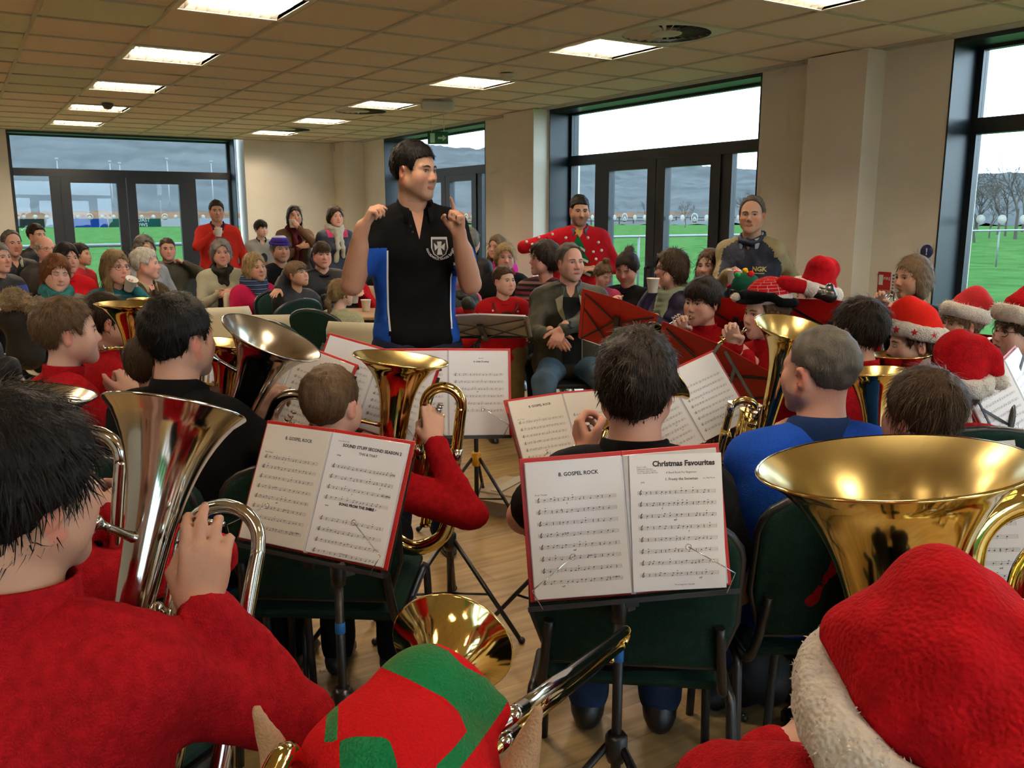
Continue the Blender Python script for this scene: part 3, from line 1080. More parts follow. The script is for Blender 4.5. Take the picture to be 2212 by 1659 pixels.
# ---------------------------------------------------------------- people
SKIN = dict(fair=(0.60, 0.345, 0.25), pink=(0.63, 0.345, 0.26), tan=(0.47, 0.265, 0.17), warm=(0.55, 0.31, 0.205), pale=(0.68, 0.43, 0.33))
HAIRC = dict(black=(0.010, 0.008, 0.007), darkbrown=(0.022, 0.014, 0.009), brown=(0.060, 0.034, 0.018), ltbrown=(0.13, 0.078, 0.040), ginger=(0.17, 0.062, 0.022), blonde=(0.40, 0.27, 0.12),
             dkblonde=(0.23, 0.15, 0.07), grey=(0.30, 0.27, 0.235), white=(0.62, 0.58, 0.50), saltpepper=(0.13, 0.115, 0.095), sandy=(0.22, 0.14, 0.075))
M_skin = add_attr_mat('skin', 0.52, bump=0.05, bscale=260, spec=0.35)
M_hair = add_attr_mat('hair', 0.5, bump=0.25, bscale=60, spec=0.14, stretch=(6, 6, 1))
M_fur = add_attr_mat('plush', 0.95, bump=0.3, bscale=300, spec=0.1, sheen=0.3)
M_eye = add_attr_mat('eye', 0.12, spec=0.6)
M_glasses = mat('spectacle_frame', (0.02, 0.018, 0.02), 0.25)
M_wire = mat('thin_gilt_wire', (0.45, 0.38, 0.28), 0.3, metal=0.9)
M_shoe = mat('black_shoe_leather', (0.010, 0.009, 0.009), 0.4, bump=0.1)

def cloth(col, kind='plain'):
    if isinstance(col, str):
        col = hexc(col)
    key = 'cloth_%s_%02x%02x%02x' % ((kind,)+tuple(int(255*min(1, c)**0.45) for c in col))
    if kind == 'fleece':
        return mat(key, col, 0.95, bump=0.35, bscale=350, var=0.16, vscale=60, spec=0.1, sheen=0.25)
    if kind == 'knit':
        return mat(key, col, 0.95, bump=0.22, bscale=420, var=0.10, vscale=150, spec=0.15, sheen=0.1)
    if kind == 'denim':
        return mat(key, col, 0.85, bump=0.25, bscale=500, var=0.35, vscale=7, spec=0.2)
    if kind == 'coat':
        return mat(key, col, 0.62, bump=0.15, bscale=150, var=0.10, vscale=15, spec=0.35)
    return mat(key, col, 0.9, bump=0.05, bscale=500, var=0.12, vscale=25, spec=0.12)
def bands(key, cols, period, axis=2, warp=0.0):
    """cloth knitted in repeating bands along one axis"""
    if key in MATS:
        return MATS[key]
    m = mat(key, cols[0], 0.92, bump=0.4, bscale=300, spec=0.15)
    nt = m.node_tree
    t = nt.nodes.new('ShaderNodeTexCoord')
    s = nt.nodes.new('ShaderNodeSeparateXYZ')
    mu = nt.nodes.new('ShaderNodeMath')
    mu.operation = 'MULTIPLY'
    mu.inputs[1].default_value = 1/period
    fr = nt.nodes.new('ShaderNodeMath')
    fr.operation = 'FRACT'
    r = nt.nodes.new('ShaderNodeValToRGB')
    r.color_ramp.interpolation = 'CONSTANT'
    n = len(cols)
    while len(r.color_ramp.elements) < n:
        r.color_ramp.elements.new(0.5)
    for i, c in enumerate(cols):
        r.color_ramp.elements[i].position = i/n
        r.color_ramp.elements[i].color = tuple(c)+(1,)
    nt.links.new(t.outputs['Object'], s.inputs['Vector'])
    nt.links.new(s.outputs[axis], mu.inputs[0])
    nt.links.new(mu.outputs['Value'], fr.inputs[0])
    nt.links.new(fr.outputs['Value'], r.inputs['Fac'])
    nt.links.new(r.outputs['Color'], nt.nodes['Principled BSDF'].inputs['Base Color'])
    return m

def head_prims(age, sex, neck_end, jaw=1.0, ears=True, lod=1):
    ch = age == 'kid'
    P = [ell((0, -0.018, 0.030), (0.073, 0.092, 0.083), 0.02),
         ell((0, 0.026, -0.018), (0.060*jaw, 0.060, 0.088), 0.03)]
    jz = -0.094 if ch else -0.100
    jw = (0.85 if ch else 1.0 if sex == 'm' else 0.9)*jaw
    for x in (-1, 1):
        P += [cone((x*0.054*jw, 0.000, -0.052), (x*0.016*jw, 0.062, jz+0.004), 0.022, 0.019, 0.03),
              ball((x*0.040, 0.052, -0.028), 0.026 if not ch else 0.029, 0.025), ball((x*0.038, 0.040, -0.060), 0.021 if sex == 'm' and not ch else 0.028, 0.03),
              cone((x*0.044, 0.066, 0.016), (x*0.012, 0.079, 0.013), 0.009 if sex == 'm' and not ch else 0.006, None, 0.012)]
    P += [ell((0, 0.070, jz), (0.019*jw, 0.016, 0.017), 0.02)]
    nl = 0.8 if ch else 1.0 if sex == 'm' else 0.9
    P += [cone((0, 0.079, 0.004), (0, 0.085+0.017*nl, -0.030), 0.0075, 0.0105*nl, 0.012),
          ball((-0.011*nl, 0.084+0.006*nl, -0.036), 0.0085*nl, 0.008), ball((0.011*nl, 0.084+0.006*nl, -0.036), 0.0085*nl, 0.008)]
    P += [ell((0, 0.073, -0.066), (0.027, 0.012, 0.020), 0.018),
          cone((-0.017, 0.0775, -0.0640), (0, 0.0815, -0.0625), 0.0035, 0.0048, 0.006), cone((0.017, 0.0775, -0.0640), (0, 0.0815, -0.0625), 0.0035, 0.0048, 0.006), cone((-0.011, 0.0795, -0.0735), (0.011, 0.0795, -0.0735), 0.0052, None, 0.006)]
    P += [ell((0, 0.090, -0.0675), (0.020, 0.008, 0.0018), 0.004, sub=True)]
    for x in (-1, 1):
        P += [ell((x*0.030, 0.092, 0.0), (0.020, 0.016, 0.012), 0.012, sub=True)]
        P += [ball((x*0.030, 0.067, 0.000), 0.0135, 0.006)]
        P += [ell((x*0.030, 0.085, -0.0005), (0.0145, 0.011, 0.0052 if lod < 2 else 0.0062), 0.003, sub=True)]
        if ears:
            Re = rotv((0, 0, 1), x*-22)@rotv((1, 0, 0), -12)
            P += [ell((x*0.076, -0.010, -0.012), (0.0085, 0.019, 0.031), 0.008, Re), ell((x*0.083, -0.004, -0.012), (0.006, 0.010, 0.017), 0.004, Re, True)]
    nr = 0.047 if ch else 0.056 if sex == 'm' else 0.046
    e = A(*neck_end)
    P += [cone((0, -0.020, -0.060), e*0.5+A(0, -0.022, -0.060)*0.5, nr, nr*0.98, 0.03), cone(e*0.5+A(0, -0.022, -0.060)*0.5, e, nr*0.98, nr*1.25, 0.03)]
    return P
def head_colors(V, tone, brow, sex, stubble=0.0, blush=1.0):
    t = np.array(tone)
    c = np.repeat(t[None], len(V), 0)
    x, y, z = np.abs(V[:, 0]), V[:, 1], V[:, 2]
    def bl(m, col, k):
        m = np.clip(m, 0, 1)[:, None]*k
        c[:] = c*(1-m)+np.array(col)*m
    bl(np.exp(-((x-0.042)**2+(z+0.03)**2)/0.0005)*(y > 0.03), t*A(1.12, 0.72, 0.72), 0.6*blush)
    bl(np.exp(-(x**2+(z+0.034)**2)/0.0003)*(y > 0.08), t*A(1.1, 0.75, 0.75), 0.6)
    bl((x > 0.074)*(np.abs(z+0.012) < 0.05)*1.0, t*A(1.12, 0.68, 0.66), 0.7)
    if stubble:
        bl(np.clip((-0.03-z)/0.02, 0, 1)*(y > 0.0)*(z > -0.13)*(np.exp(-(x**2)/0.02)), A(*brow)*1.2+0.02, stubble)
    bl((np.abs(z+0.0685) < 0.0105*np.sqrt(np.clip(1-(x/0.023)**2, 0, 1)))*(y > 0.068)*1.0, t*A(0.92, 0.55, 0.56), 0.6)
    bl(np.clip(1-np.abs(z-(0.0195-(x-0.03)**2*4))/0.0055, 0, 1)*(x > 0.011)*(x < 0.049)*(y > 0.055), A(*brow), 0.85 if sex == 'm' else 0.7)
    bl(np.clip(1-np.abs(z-0.0055)/0.003, 0, 1)*(np.abs(x-0.030) < 0.015)*(y > 0.06), A(0.03, 0.02, 0.016), 0.6)
    return c

def hair_field(style, t, kid):
    """primitives, cut, strand length, strand lift"""
    S = [ell((0, -0.018, 0.030), (0.073+t*0.8, 0.092+t, 0.083+t*1.1), 0.02)]
    sl, lift, cut = 0.03, 0.35, None
    def zl(ys, zs):
        return lambda X, Y, Z: (np.interp(Y, ys, zs)-Z)*0.8+0*X
    SH = ([-0.14, -0.055, -0.036, -0.030, 0.018, 0.024, 0.034, 0.048, 0.082, 0.12], [-0.070, -0.062, -0.030, 0.012, 0.014, -0.012, -0.006, 0.046, 0.066, 0.075])
    if style in ('short', 'crop', 'spiky', 'flat'):
        cut = zl(*SH)
        sl, lift = dict(short=(0.028, 0.22), crop=(0.012, 0.5), spiky=(0.030, 1.1), flat=(0.020, 0.5))[style]
    elif style == 'fringe':
        cut = zl([-0.14, -0.05, -0.036, -0.028, 0.016, 0.02, 0.045, 0.06, 0.12], [-0.085, -0.07, -0.045, -0.022, -0.022, -0.030, -0.012, 0.028, 0.028])
        S += [ell((0, 0.045, 0.055), (0.062, 0.05, 0.045), 0.03)]
        sl, lift = 0.04, 0.08
    elif style == 'mop':
        cut = zl([-0.14, -0.05, -0.03, 0.016, 0.03, 0.05, 0.12], [-0.095, -0.085, -0.055, -0.040, -0.02, 0.030, 0.045])
        sl, lift = 0.05, 0.22
    elif style == 'receding':
        cut = zl([-0.14, -0.055, -0.036, -0.030, 0.018, 0.024, 0.030, 0.040, 0.055, 0.12], [-0.070, -0.062, -0.030, 0.012, 0.014, -0.005, 0.03, 0.078, 0.108, 0.14])
        sl, lift = 0.018, 0.4
    elif style == 'fringe_bald':
        f0 = zl(*SH)
        cut = lambda X, Y, Z: np.maximum(f0(X, Y, Z), (Z-0.045-np.maximum(-Y-0.03, 0)*0.6)*0.8)
        sl, lift = 0.02, 0.3
    else:
        def fo(rx, rz, cz, cx=0.0):
            return lambda X, Y, Z: (1-np.sqrt(((X-cx)/rx)**2+((Y-0.105)/0.085)**2+((Z-cz)/rz)**2))*0.05
        S += [ell((0, -0.060, -0.03), (0.072+t, 0.052+t*0.6, 0.085), 0.03)]
        cut = fo(0.067, 0.100, -0.028)
        sl, lift = 0.05, 0.07
        if style in ('womshort', 'curly'):
            for x in (-1, 1):
                S += [ell((x*0.064, -0.022, 0.00), (0.022+t*0.5, 0.05, 0.055), 0.02)]
            f1 = cut
            cut = lambda X, Y, Z: np.maximum(f1(X, Y, Z), (-0.085-Z))
            if style == 'curly':
                lift = 0.5
        elif style == 'bob':
            for x in (-1, 1):
                S += [ell((x*0.066, -0.012, -0.045), (0.022+t*0.6, 0.050, 0.085), 0.02)]
        elif style in ('long', 'wavy'):
            for x in (-1, 1):
                S += [cone((x*0.066, -0.005, 0.0), (x*0.078, 0.005, -0.11), 0.026+t*0.4, 0.030, 0.03), cone((x*0.078, 0.005, -0.11), (x*0.072, 0.035, -0.24), 0.030, 0.020, 0.03)]
            S += [ell((0, -0.075, -0.10), (0.075, 0.040, 0.12), 0.03)]
            sl = 0.08
        elif style in ('bun', 'topknot'):
            S[1] = ell((0, -0.070, -0.02), (0.062+t, 0.04+t*0.6, 0.06), 0.03)
            S += [ell((0, -0.085, 0.105) if style == 'bun' else (0, -0.03, 0.135), (0.036, 0.034, 0.032), 0.012)]
            for x in (-1, 1):
                S += [ell((x*0.064, -0.015, 0.01), (0.016+t*0.4, 0.04, 0.045), 0.02)]
            sl, lift = 0.04, 0.08
        elif style == 'ponytail':
            S[1] = ell((0, -0.070, -0.02), (0.062+t, 0.04+t*0.6, 0.06), 0.03)
            S += [cone((0, -0.105, -0.01), (0, -0.125, -0.07), 0.022, 0.026, 0.02), cone((0, -0.125, -0.07), (0, -0.105, -0.20), 0.026, 0.012, 0.02)]
            for x in (-1, 1):
                S += [ell((x*0.064, -0.015, 0.01), (0.016+t*0.4, 0.04, 0.05), 0.02), cone((x*0.066, 0.01, 0.0), (x*0.066, 0.02, -0.05), 0.012, 0.008, 0.015)]
            sl, lift = 0.05, 0.1
    return S, cut, sl, lift

HANDP = dict(relax=((14, 18, 12),)*4, grip=((48, 58, 40), (50, 60, 42), (52, 62, 44), (54, 64, 44)), flat=((4, 6, 4),)*4, half=((30, 38, 25),)*4,
             point=((6, 8, 6), (72, 82, 50), (76, 84, 50), (78, 84, 50)), pinch=((40, 35, 20), (55, 60, 35), (62, 68, 40), (66, 70, 40)),
             valve=((22, 48, 34), (24, 52, 36), (28, 54, 36), (46, 60, 40)), up=((12, 42, 35), (10, 36, 30), (16, 42, 34), (30, 50, 40)))
def hand_prims(side, pose, thumb='out'):
    C_ = HANDP[pose]
    xs = [-side*0.028, -side*0.010, side*0.009, side*0.026]
    Ls = [0.068, 0.077, 0.070, 0.054]
    kn = [0.086, 0.090, 0.085, 0.076]
    P = [cone((0, -0.045, 0), (0, 0.01, 0), 0.0235, 0.025, 0.012), ell((0, 0.048, -0.003), (0.036, 0.046, 0.0135), 0.012)]
    for i in range(4):
        b = A(xs[i], kn[i], 0.001)
        P.append(cone((xs[i]*0.6, 0.015, 0), b, 0.0125, 0.0105, 0.008))
        c, p = 0.0, b
        for j, fr in enumerate((0.46, 0.30, 0.24)):
            c += math.radians(C_[i][j])
            sp = -side*(0.10, 0.03, -0.03, -0.10)[i]*math.cos(c)*(1 if pose in ('flat', 'relax', 'up') else 0.3)
            q = p+unit(A(sp, math.cos(c), -math.sin(c)))*Ls[i]*fr
            P.append(cone(p, q, 0.0094-0.001*j, 0.0086-0.001*j, 0.003))
            p = q
    tb = dict(out=((-0.050, 0.050, -0.012), (-0.066, 0.078, -0.018), (-0.070, 0.100, -0.022)), wrap=((-0.044, 0.046, -0.028), (-0.040, 0.072, -0.050), (-0.022, 0.088, -0.058)),
              along=((-0.042, 0.055, -0.018), (-0.040, 0.085, -0.026), (-0.034, 0.108, -0.030)))[thumb]
    q = [A(-side*0.024, 0.016, -0.008)]+[A(side*t[0], t[1], t[2]) for t in tb]
    P += [cone(q[0], q[1], 0.017, 0.0125, 0.010), cone(q[1], q[2], 0.0115, 0.0105, 0.004), cone(q[2], q[3], 0.0105, 0.0085, 0.004)]
    return P

PEOPLE = {}
HV = [0.0062, 0.0078, 0.0096]
TV = [0.0138, 0.0180, 0.0228]
def person(key, label, px, d, s=1.0, face=0, body=None, pitch=0, tilt=0, pose='sit', lean=6, seat=0.45, age='man', skin='fair', hair=('short', 'brown'), ht=0.014,
           top=('333333', 'plain'), legs=('14161c', 'plain'), R=None, L=None, lod=2, collar=None, wid=1.0, fat=1.0, glasses=None, stubble=0.0, short=False, knees=0.0, nolegs=False,
           hat=False, eyes=True, jaw=1.0, topmat=None, sway=0.0, slouch=0.0, bulk=None, twist=None, hem=1.06, hip=None, vneck=None, thick=1.0, fine=1.0, smile=False, neck=1.0):
    kid, sex = age == 'kid', 'f' if age in ('woman', 'girl') else 'm'
    kid = age in ('kid', 'girl')
    H = at(px[0], px[1], d)
    tc = unit(A(CAM[0]-H[0], CAM[1]-H[1], 0))
    ir = np.cross(-tc, A(0, 0, 1))
    Z = A(0, 0, 1)
    dirv = lambda a: math.cos(math.radians(a))*tc+math.sin(math.radians(a))*ir
    body = face if body is None else body
    hf, bf = dirv(face), dirv(body)
    Rh = frame(hf)@rotv((1, 0, 0), pitch)@rotv((0, 1, 0), tilt)
    Rb = frame(bf)
    br = Rb[:, 0]
    N = H-Z*0.172*s*neck-bf*0.028*s
    hz = (seat+0.095*s) if pose == 'sit' else 0.515*(H[2]+0.115*s)
    Lt = (N[2]-hz)
    hipc = A(*(N-bf*math.tan(math.radians(lean))*Lt*(1 if pose == 'sit' else 1)+br*sway)[:2], hz)
    if hip is not None:
        hipc[:2] = hip
    base = A(hipc[0], hipc[1], 0)
    root = empty('person', base)
    tag(root, label, 'person')
    e = dict(root=root, H=H, N=N, Rh=Rh, Rb=Rb, s=s, hip=hipc, base=base, key=key, bf=bf, br=br)
    PEOPLE[key] = e
    rs = sum(map(ord, key)) % 997
    tone = A(*SKIN[skin])*(0.94+0.12*((rs*37 % 100)/100))
    hc = tuple(0.72*c for c in HAIRC[hair[1]]) if hair else HAIRC['brown']
    # head and neck
    ne = Rh.T@(N-bf*0.012*s-Z*0.05*s-H)/s
    hv = HV[lod]*fine
    V, F = sdf_mesh(head_prims('kid' if kid else 'adult', sex, ne, jaw, True, lod), hv)
    colr = head_colors(V, tone, A(*hc)*0.8+0.004, sex, stubble)
    parts, cols = [(V@Rh.T*s+H, F)], [colr]
    # arms
    tw = bf if twist is None else dirv(twist)
    sr = br if twist is None else frame(tw)[:, 0]
    sleeves, hands = [], {}
    kind = top[1]
    bk = bulk if bulk is not None else dict(fleece=0.014, coat=0.018, knit=0.012, plain=0.008, polo=0.007).get(kind, 0.01)
    for sd, spec in ((1, R), (-1, L)):
        Sh = N+sr*sd*0.158*s*wid-Z*0.066*s
        if spec is None:
            spec = dict(rel=(sd*0.10, 0.34 if pose == 'sit' else 0.10, None), hand='relax')
        if 'px' in spec:
            x, y, dd = spec['px']
            W = at(x, y, d+dd)
        else:
            rx, ry, rz = spec['rel']
            if rz is None:
                W = hipc+br*rx*s*1.1+bf*(ry-0.06)*s+Z*(0.135*s if pose == 'sit' else 0.0)
                if pose != 'sit':
                    W = Sh+br*sd*0.06*s+bf*0.06*s-Z*0.50*s
            else:
                W = N+br*rx*s+bf*ry*s+Z*rz*s
        l1, l2 = 0.285*s, 0.250*s
        v = W-Sh
        dist = np.linalg.norm(v)
        if dist > (l1+l2)*0.985:
            if dist > (l1+l2)*1.25:
                W = Sh+v/dist*(l1+l2)*1.2
                v = W-Sh
                dist = np.linalg.norm(v)
            k_ = dist/(l1+l2)/0.985
            l1 *= k_
            l2 *= k_
        ca = (l1*l1+dist*dist-l2*l2)/(2*l1*dist)
        pole = spec.get('pole')
        pole = br*sd*0.7-Z*0.9-bf*0.25 if pole is None else br*pole[0]+bf*pole[1]+Z*pole[2]
        u = v/dist
        pp = unit(pole-u*(pole@u))
        El = Sh+u*l1*ca+pp*l1*math.sqrt(max(0, 1-ca*ca))
        fdir = unit(W-El)
        sleeves.append((Sh, El, W, fdir, spec))
        hp = spec.get('hand', 'relax')
        if hp is None:
            hands[sd] = (W, None)
            continue
        fd = spec.get('fd')
        fd = fdir if fd is None else unit(br*fd[0]+bf*fd[1]+Z*fd[2])
        pn = spec.get('pn')
        pn = -Z*0.8-br*sd*0.6 if pn is None else br*pn[0]+bf*pn[1]+Z*pn[2]
        zz = -unit(pn-fd*(pn@fd))
        Rn = np.stack([np.cross(fd, zz), fd, zz], 1)
        hs = s*(0.96 if sex == 'm' else 0.88)
        P = xf(hand_prims(sd, hp, spec.get('thumb', 'out')), Rn, hs, W)
        bare = spec.get('bare', 0.06)
        if short:
            P += [cone(W, El, 0.026*s, 0.040*s, 0.02), cone(El, Sh, 0.042*s, 0.050*s, 0.03), cone(El*0.35+W*0.65, El*0.75+W*0.25, 0.035*s, 0.043*s, 0.03)]
        else:
            P += [cone(W, W+(El-W)*bare/0.25, 0.0245*s, 0.026*s+0.05*bare*s, 0.015)]
        Vh, Fh = sdf_mesh(P, (0.0056, 0.0070, 0.0090)[lod] if not short else 0.0064)
        parts.append((Vh, Fh))
        c = np.repeat(tone[None]*A(1.0, 0.93, 0.90), len(Vh), 0)
        cols.append(c)
        hands[sd] = (W, Rn, hs)
    e['hands'] = hands
    Vj, Fj = join(parts)
    mk('body', Vj-base, Fj, M_skin, root, True, np.concatenate(cols))
    # eyes
    if eyes:
        for x in (-1, 1):
            b = MB().sphere((0, 0, 0), 0.0122, 12, 10, frame((0, 0, -1), (0, 1, 0)))
            Vv = b.verts()
            rr = np.hypot(Vv[:, 0], Vv[:, 2])
            ec = np.where((Vv[:, 1] > 0)[:, None] & (rr < 0.0060)[:, None], A(0.045, 0.035, 0.028), A(0.44, 0.40, 0.37))
            ec = np.where((Vv[:, 1] > 0)[:, None] & (rr < 0.0026)[:, None], A(0.004, 0.004, 0.004), ec)
            mk('eye', (Vv+A(x*0.030, 0.0675, 0))@Rh.T*s+H-base, b.F, M_eye, root, True, ec)
    if abs(face) < 112:
        V0 = parts[0][0]
        V0 = (V0-H)@Rh/s
        fr = V0[V0[:, 1] > 0.03]
        def sy(x, z):
            m = (np.abs(fr[:, 0]-x) < 0.008) & (np.abs(fr[:, 2]-z) < 0.008)
            return fr[m, 1].max() if m.any() else 0.075
        def stroke(name, pts, rad, colr, flat=None):
            P_ = spline([A(x, sy(x, z)-0.0008, z) for x, z in pts], 3)
            r_ = np.interp(np.linspace(0, 1, len(P_)), np.linspace(0, 1, len(rad)), rad)
            b = MB().tube(P_, r_, 6)
            Vv = b.verts()
            return mk(name, Vv@Rh.T*s+H-base, b.F, M_skin, root, True, np.repeat(A(*colr)[None], len(Vv), 0))
        bc = A(*hc)*0.55+0.006
        fb = 1.0 if sex == 'm' and not kid else 0.72
        for x in (-1, 1):
            stroke('eyebrow', [(x*0.012, 0.0165), (x*0.028, 0.0215), (x*0.046, 0.0155)], [0.0024*fb, 0.0032*fb, 0.0010], bc)
            if eyes:
                stroke('eyelashes', [(x*0.0165, 0.0015), (x*0.024, 0.0058), (x*0.032, 0.0062), (x*0.0435, 0.0010)], [0.0008, 0.0015, 0.0015, 0.0009], A(0.035, 0.022, 0.016))
            else:
                stroke('eyelashes', [(x*0.0165, -0.0005), (x*0.030, -0.0045), (x*0.0435, 0.0)], [0.0008, 0.0015, 0.0008], A(0.05, 0.03, 0.022))
        sm = 0.004 if smile else 0.0
        lc = tone*A(0.80, 0.44, 0.44)
        b1 = [(-0.021-sm, -0.0665+sm), (-0.010, -0.0665), (0.0, -0.0668), (0.010, -0.0665), (0.021+sm, -0.0665+sm)]
        lo_ = stroke('lips', [(x, z-0.0030) for x, z in b1], [0.0010, 0.0040, 0.0044, 0.0040, 0.0010], lc*1.08)
        up_ = stroke('upper_lip', [(x, z+0.0026) for x, z in b1], [0.0010, 0.0026, 0.0030, 0.0026, 0.0010], lc)
        ln_ = stroke('mouth_line', [(x*1.06, z) for x, z in b1], [0.0006, 0.0013, 0.0014, 0.0013, 0.0006], tone*0.16)
    # hair
    if hair and hair[0] != 'none':
        S, cut, sl, lift = hair_field(hair[0], ht, kid)
        if hat:
            c0 = cut
            cut = lambda X, Y, Z: np.maximum(c0(X, Y, Z), (Z-0.045)+0*X)
        sd_ = rs
        n_ = wob(sd_, 0.0030*thick, 95)
        Vh, Fh = sdf_mesh(S, (0.0068, 0.0090, 0.0110)[lod], n_, cut)
        if len(Fh):
            nc = wob(sd_+1, 1.0, 60)
            cc = A(*hc)[None]*(1+0.22*nc(Vh[:, 0]*3, Vh[:, 1]*3, Vh[:, 2]))[:, None].clip(0.5, 1.6)
            ho = mk('hair', Vh@Rh.T*s+H-base, Fh, M_hair, root, True, cc)
            cr = A(0.012, -0.045, 0.10)
            def flow(P, Nn):
                D = P-cr
                D = D-Nn*(D*Nn).sum(1)[:, None]
                D = D/(np.linalg.norm(D, axis=1)[:, None]+1e-6)
                D[:, 2] -= 0.55
                if hair[0] in ('spiky', 'flat'):
                    D[:, 1] += 0.5
                return D
            ns = (3000, 1100, 400)[lod]
            W_, T_, rv = strands(Vh, Fh, ns, sl*(1.0 if lod < 2 else 1.2), (0.0009, 0.0017, 0.0030)[lod]*thick, flow, lift, sd_, 0.6, 0.17, A(0, -0.018, 0.02) if hair[0] not in ('long', 'wavy', 'ponytail') else None)
            sc = A(*hc)[None]*(rv[:, None]*1.1)
            mk('hair_strands', W_@Rh.T*s+H-base, T_, M_hair, ho, True, sc)['kind'] = 'stuff'
    # top
    P = []
    pts = []
    shift = slouch
    prof = [(0.00, 0.030, 0.062), (0.10, 0.122, 0.050), (0.22, 0.112, 0.084), (0.40, 0.090, 0.100), (0.62, 0.072, 0.098), (0.82, 0.074, 0.102), (1.0, 0.080, 0.108), (1.2, 0.082, 0.108)]
    sp = hipc-N
    tt = sorted(t for t in set([q[0] for q in prof]+[0.31, 0.51, 0.72, 0.91, 0.16, hem]) if t <= hem)
    prof = [(t, float(np.interp(t, [q[0] for q in prof], [q[1] for q in prof])), float(np.interp(t, [q[0] for q in prof], [q[2] for q in prof]))) for t in tt]
    for t, hx, r in prof:
        c = N+sp*t-bf*(math.sin(math.pi*min(t, 1))*(0.015+shift)+(0.012 if t == 0 else 0))*s-Z*(0.02*s if t == 0 else 0)
        f2 = fat if t > 0.15 else 1
        rr = (r*f2*(0.85 if sex == 'f' or kid else 0.92)+bk*(1.0 if t > 0 else 0.3))*s
        ax = sr*(1-t)+br*t if t < 1 else br
        hh = hx*wid*s*(f2 if t > 0.3 else 1)
        P.append(cone(c-ax*hh, c+ax*hh, rr, rr, 0.05*s if t > 0.05 else 0.045*s))
    if age == 'woman':
        for x in (-1, 1):
            P.append(ell(N+sp*0.38+br*x*0.075*s+bf*0.085*s, A(0.07, 0.07, 0.07)*s, 0.06*s))
    for (Sh, El, W, fdir, spec), sd in zip(sleeves, (1, -1)):
        b = bk*s
        P.append(cone(N+(Sh-N)*0.45-Z*0.005*s, Sh, 0.045*s+b, 0.052*s+b, 0.05*s))
        if short:
            En = Sh+(El-Sh)*0.62
            P.append(cone(Sh, En, 0.054*s+b, 0.060*s+b, 0.035*s))
        else:
            We = W+(El-W)*spec.get('bare', 0.06)*0.25/0.25*1.0
            P.append(cone(Sh, El, 0.050*s+b, 0.038*s+b, 0.035*s))
            P.append(cone(El, We, 0.038*s+b, 0.027*s+b*0.75, 0.015*s))
            if kind == 'fleece' and lod < 2:
                P.append(cone(We-fdir*0.035*s, We, 0.034*s+b*0.7, 0.033*s+b*0.7, 0.006*s))
    n1 = wob(rs, (0.0045 if kind != 'coat' else 0.006)*s, 26/s)
    n2 = wob(rs+7, 0.0022*s, 70/s)
    h_ = TV[lod]*(0.8+0.2*s)
    V, F = sdf_mesh(P, h_, lambda x, y, z: n1(x, y, z*0.7)+n2(x, y, z), None)
    tm = topmat or cloth(top[0], kind)
    to = mk(top[2] if len(top) > 2 else dict(fleece='fleece_top', coat='coat', knit='jumper', polo='polo_shirt').get(kind, 'top'), V-base, F, tm, root)
    e['top'] = to
    e['bvh'] = BVHTree.FromPolygons([Vector(v) for v in V], [tuple(int(i) for i in f) for f in F])
    e['sleeves'] = sleeves
    # collar
    if collar:
        ck, cc = collar
        ax = unit(H-Rh[:, 1]*0.01*s-N)
        Rc = frame(bf-ax*(bf@ax), ax)
        nr = (0.050 if kid else 0.058 if sex == 'm' else 0.050)*s
        b = MB()
        if ck == 'fleece':
            b.lathe([(nr*1.55, -0.040*s), (nr*1.40, 0.0), (nr*1.32, 0.030*s), (nr*1.34, 0.040*s), (nr*1.24, 0.042*s), (nr*1.18, 0.02*s), (nr*1.2, -0.04*s)], N+Z*0.018*s-bf*0.002*s, Rc, 28)
        elif ck in ('polo', 'shirt'):
            # folded collar, open at the throat (forward is the second column)
            pf = [(nr*1.55, -0.026*s), (nr*1.60, -0.022*s), (nr*1.28, 0.036*s), (nr*1.20, 0.038*s), (nr*1.14, 0.03*s), (nr*1.2, -0.03*s)]
            og = math.radians(24)
            an_ = np.linspace(math.pi/2+og, math.pi/2+2*math.pi-og, 30)
            o_ = N+Z*0.020*s+bf*0.004*s
            Vl = np.concatenate([np.stack([r_*np.cos(an_), r_*np.sin(an_), np.full(30, h2)], 1) for r_, h2 in pf])@Rc.T+o_
            b.add(Vl, [(i*30+q, i*30+q+1, (i+1)*30+q+1, (i+1)*30+q) for i in range(len(pf)-1) for q in range(29)])
            for q in (0, 29):
                b.add(Vl[[i*30+q for i in range(len(pf))]], [list(range(len(pf)))], False)
        else:
            b.tube([N+Rc@(A(math.cos(a)*nr*1.36, math.sin(a)*nr*1.36, (0.000+0.010*math.sin(a)*-1)*s)) for a in np.arange(24)/24*2*math.pi], 0.010*s, 8, closed=True)
        Vc = b.verts()
        if vneck or ck in ('polo', 'shirt'):
            # open at the throat
            rel = (Vc-N)@bf
            side = (Vc-N)@br
            k_ = np.clip(rel/(nr*1.2), 0, 1)
            Vc = Vc-Z*(k_*0.034*s)[:, None]+br*(np.sign(side)*k_*0.010*s)[:, None]
        mk('collar', Vc-base, b.F, cloth(cc, 'fleece' if ck == 'fleece' else 'plain'), root)
    if collar and collar[0] in ('polo', 'shirt') and abs(body) < 100:
        dv = vneck or 0.055
        ms_ = mat('skin_tone_%d' % int(tone[0]*1000), tuple(tone*A(1, 0.94, 0.9)), 0.55)
        decal(e, 'throat', [(-0.030*s, 0.02*s), (0.030*s, 0.02*s), (0.022*s, -0.02*s), (0, -dv*s), (-0.022*s, -0.02*s)], ms_, 0.002, 2)
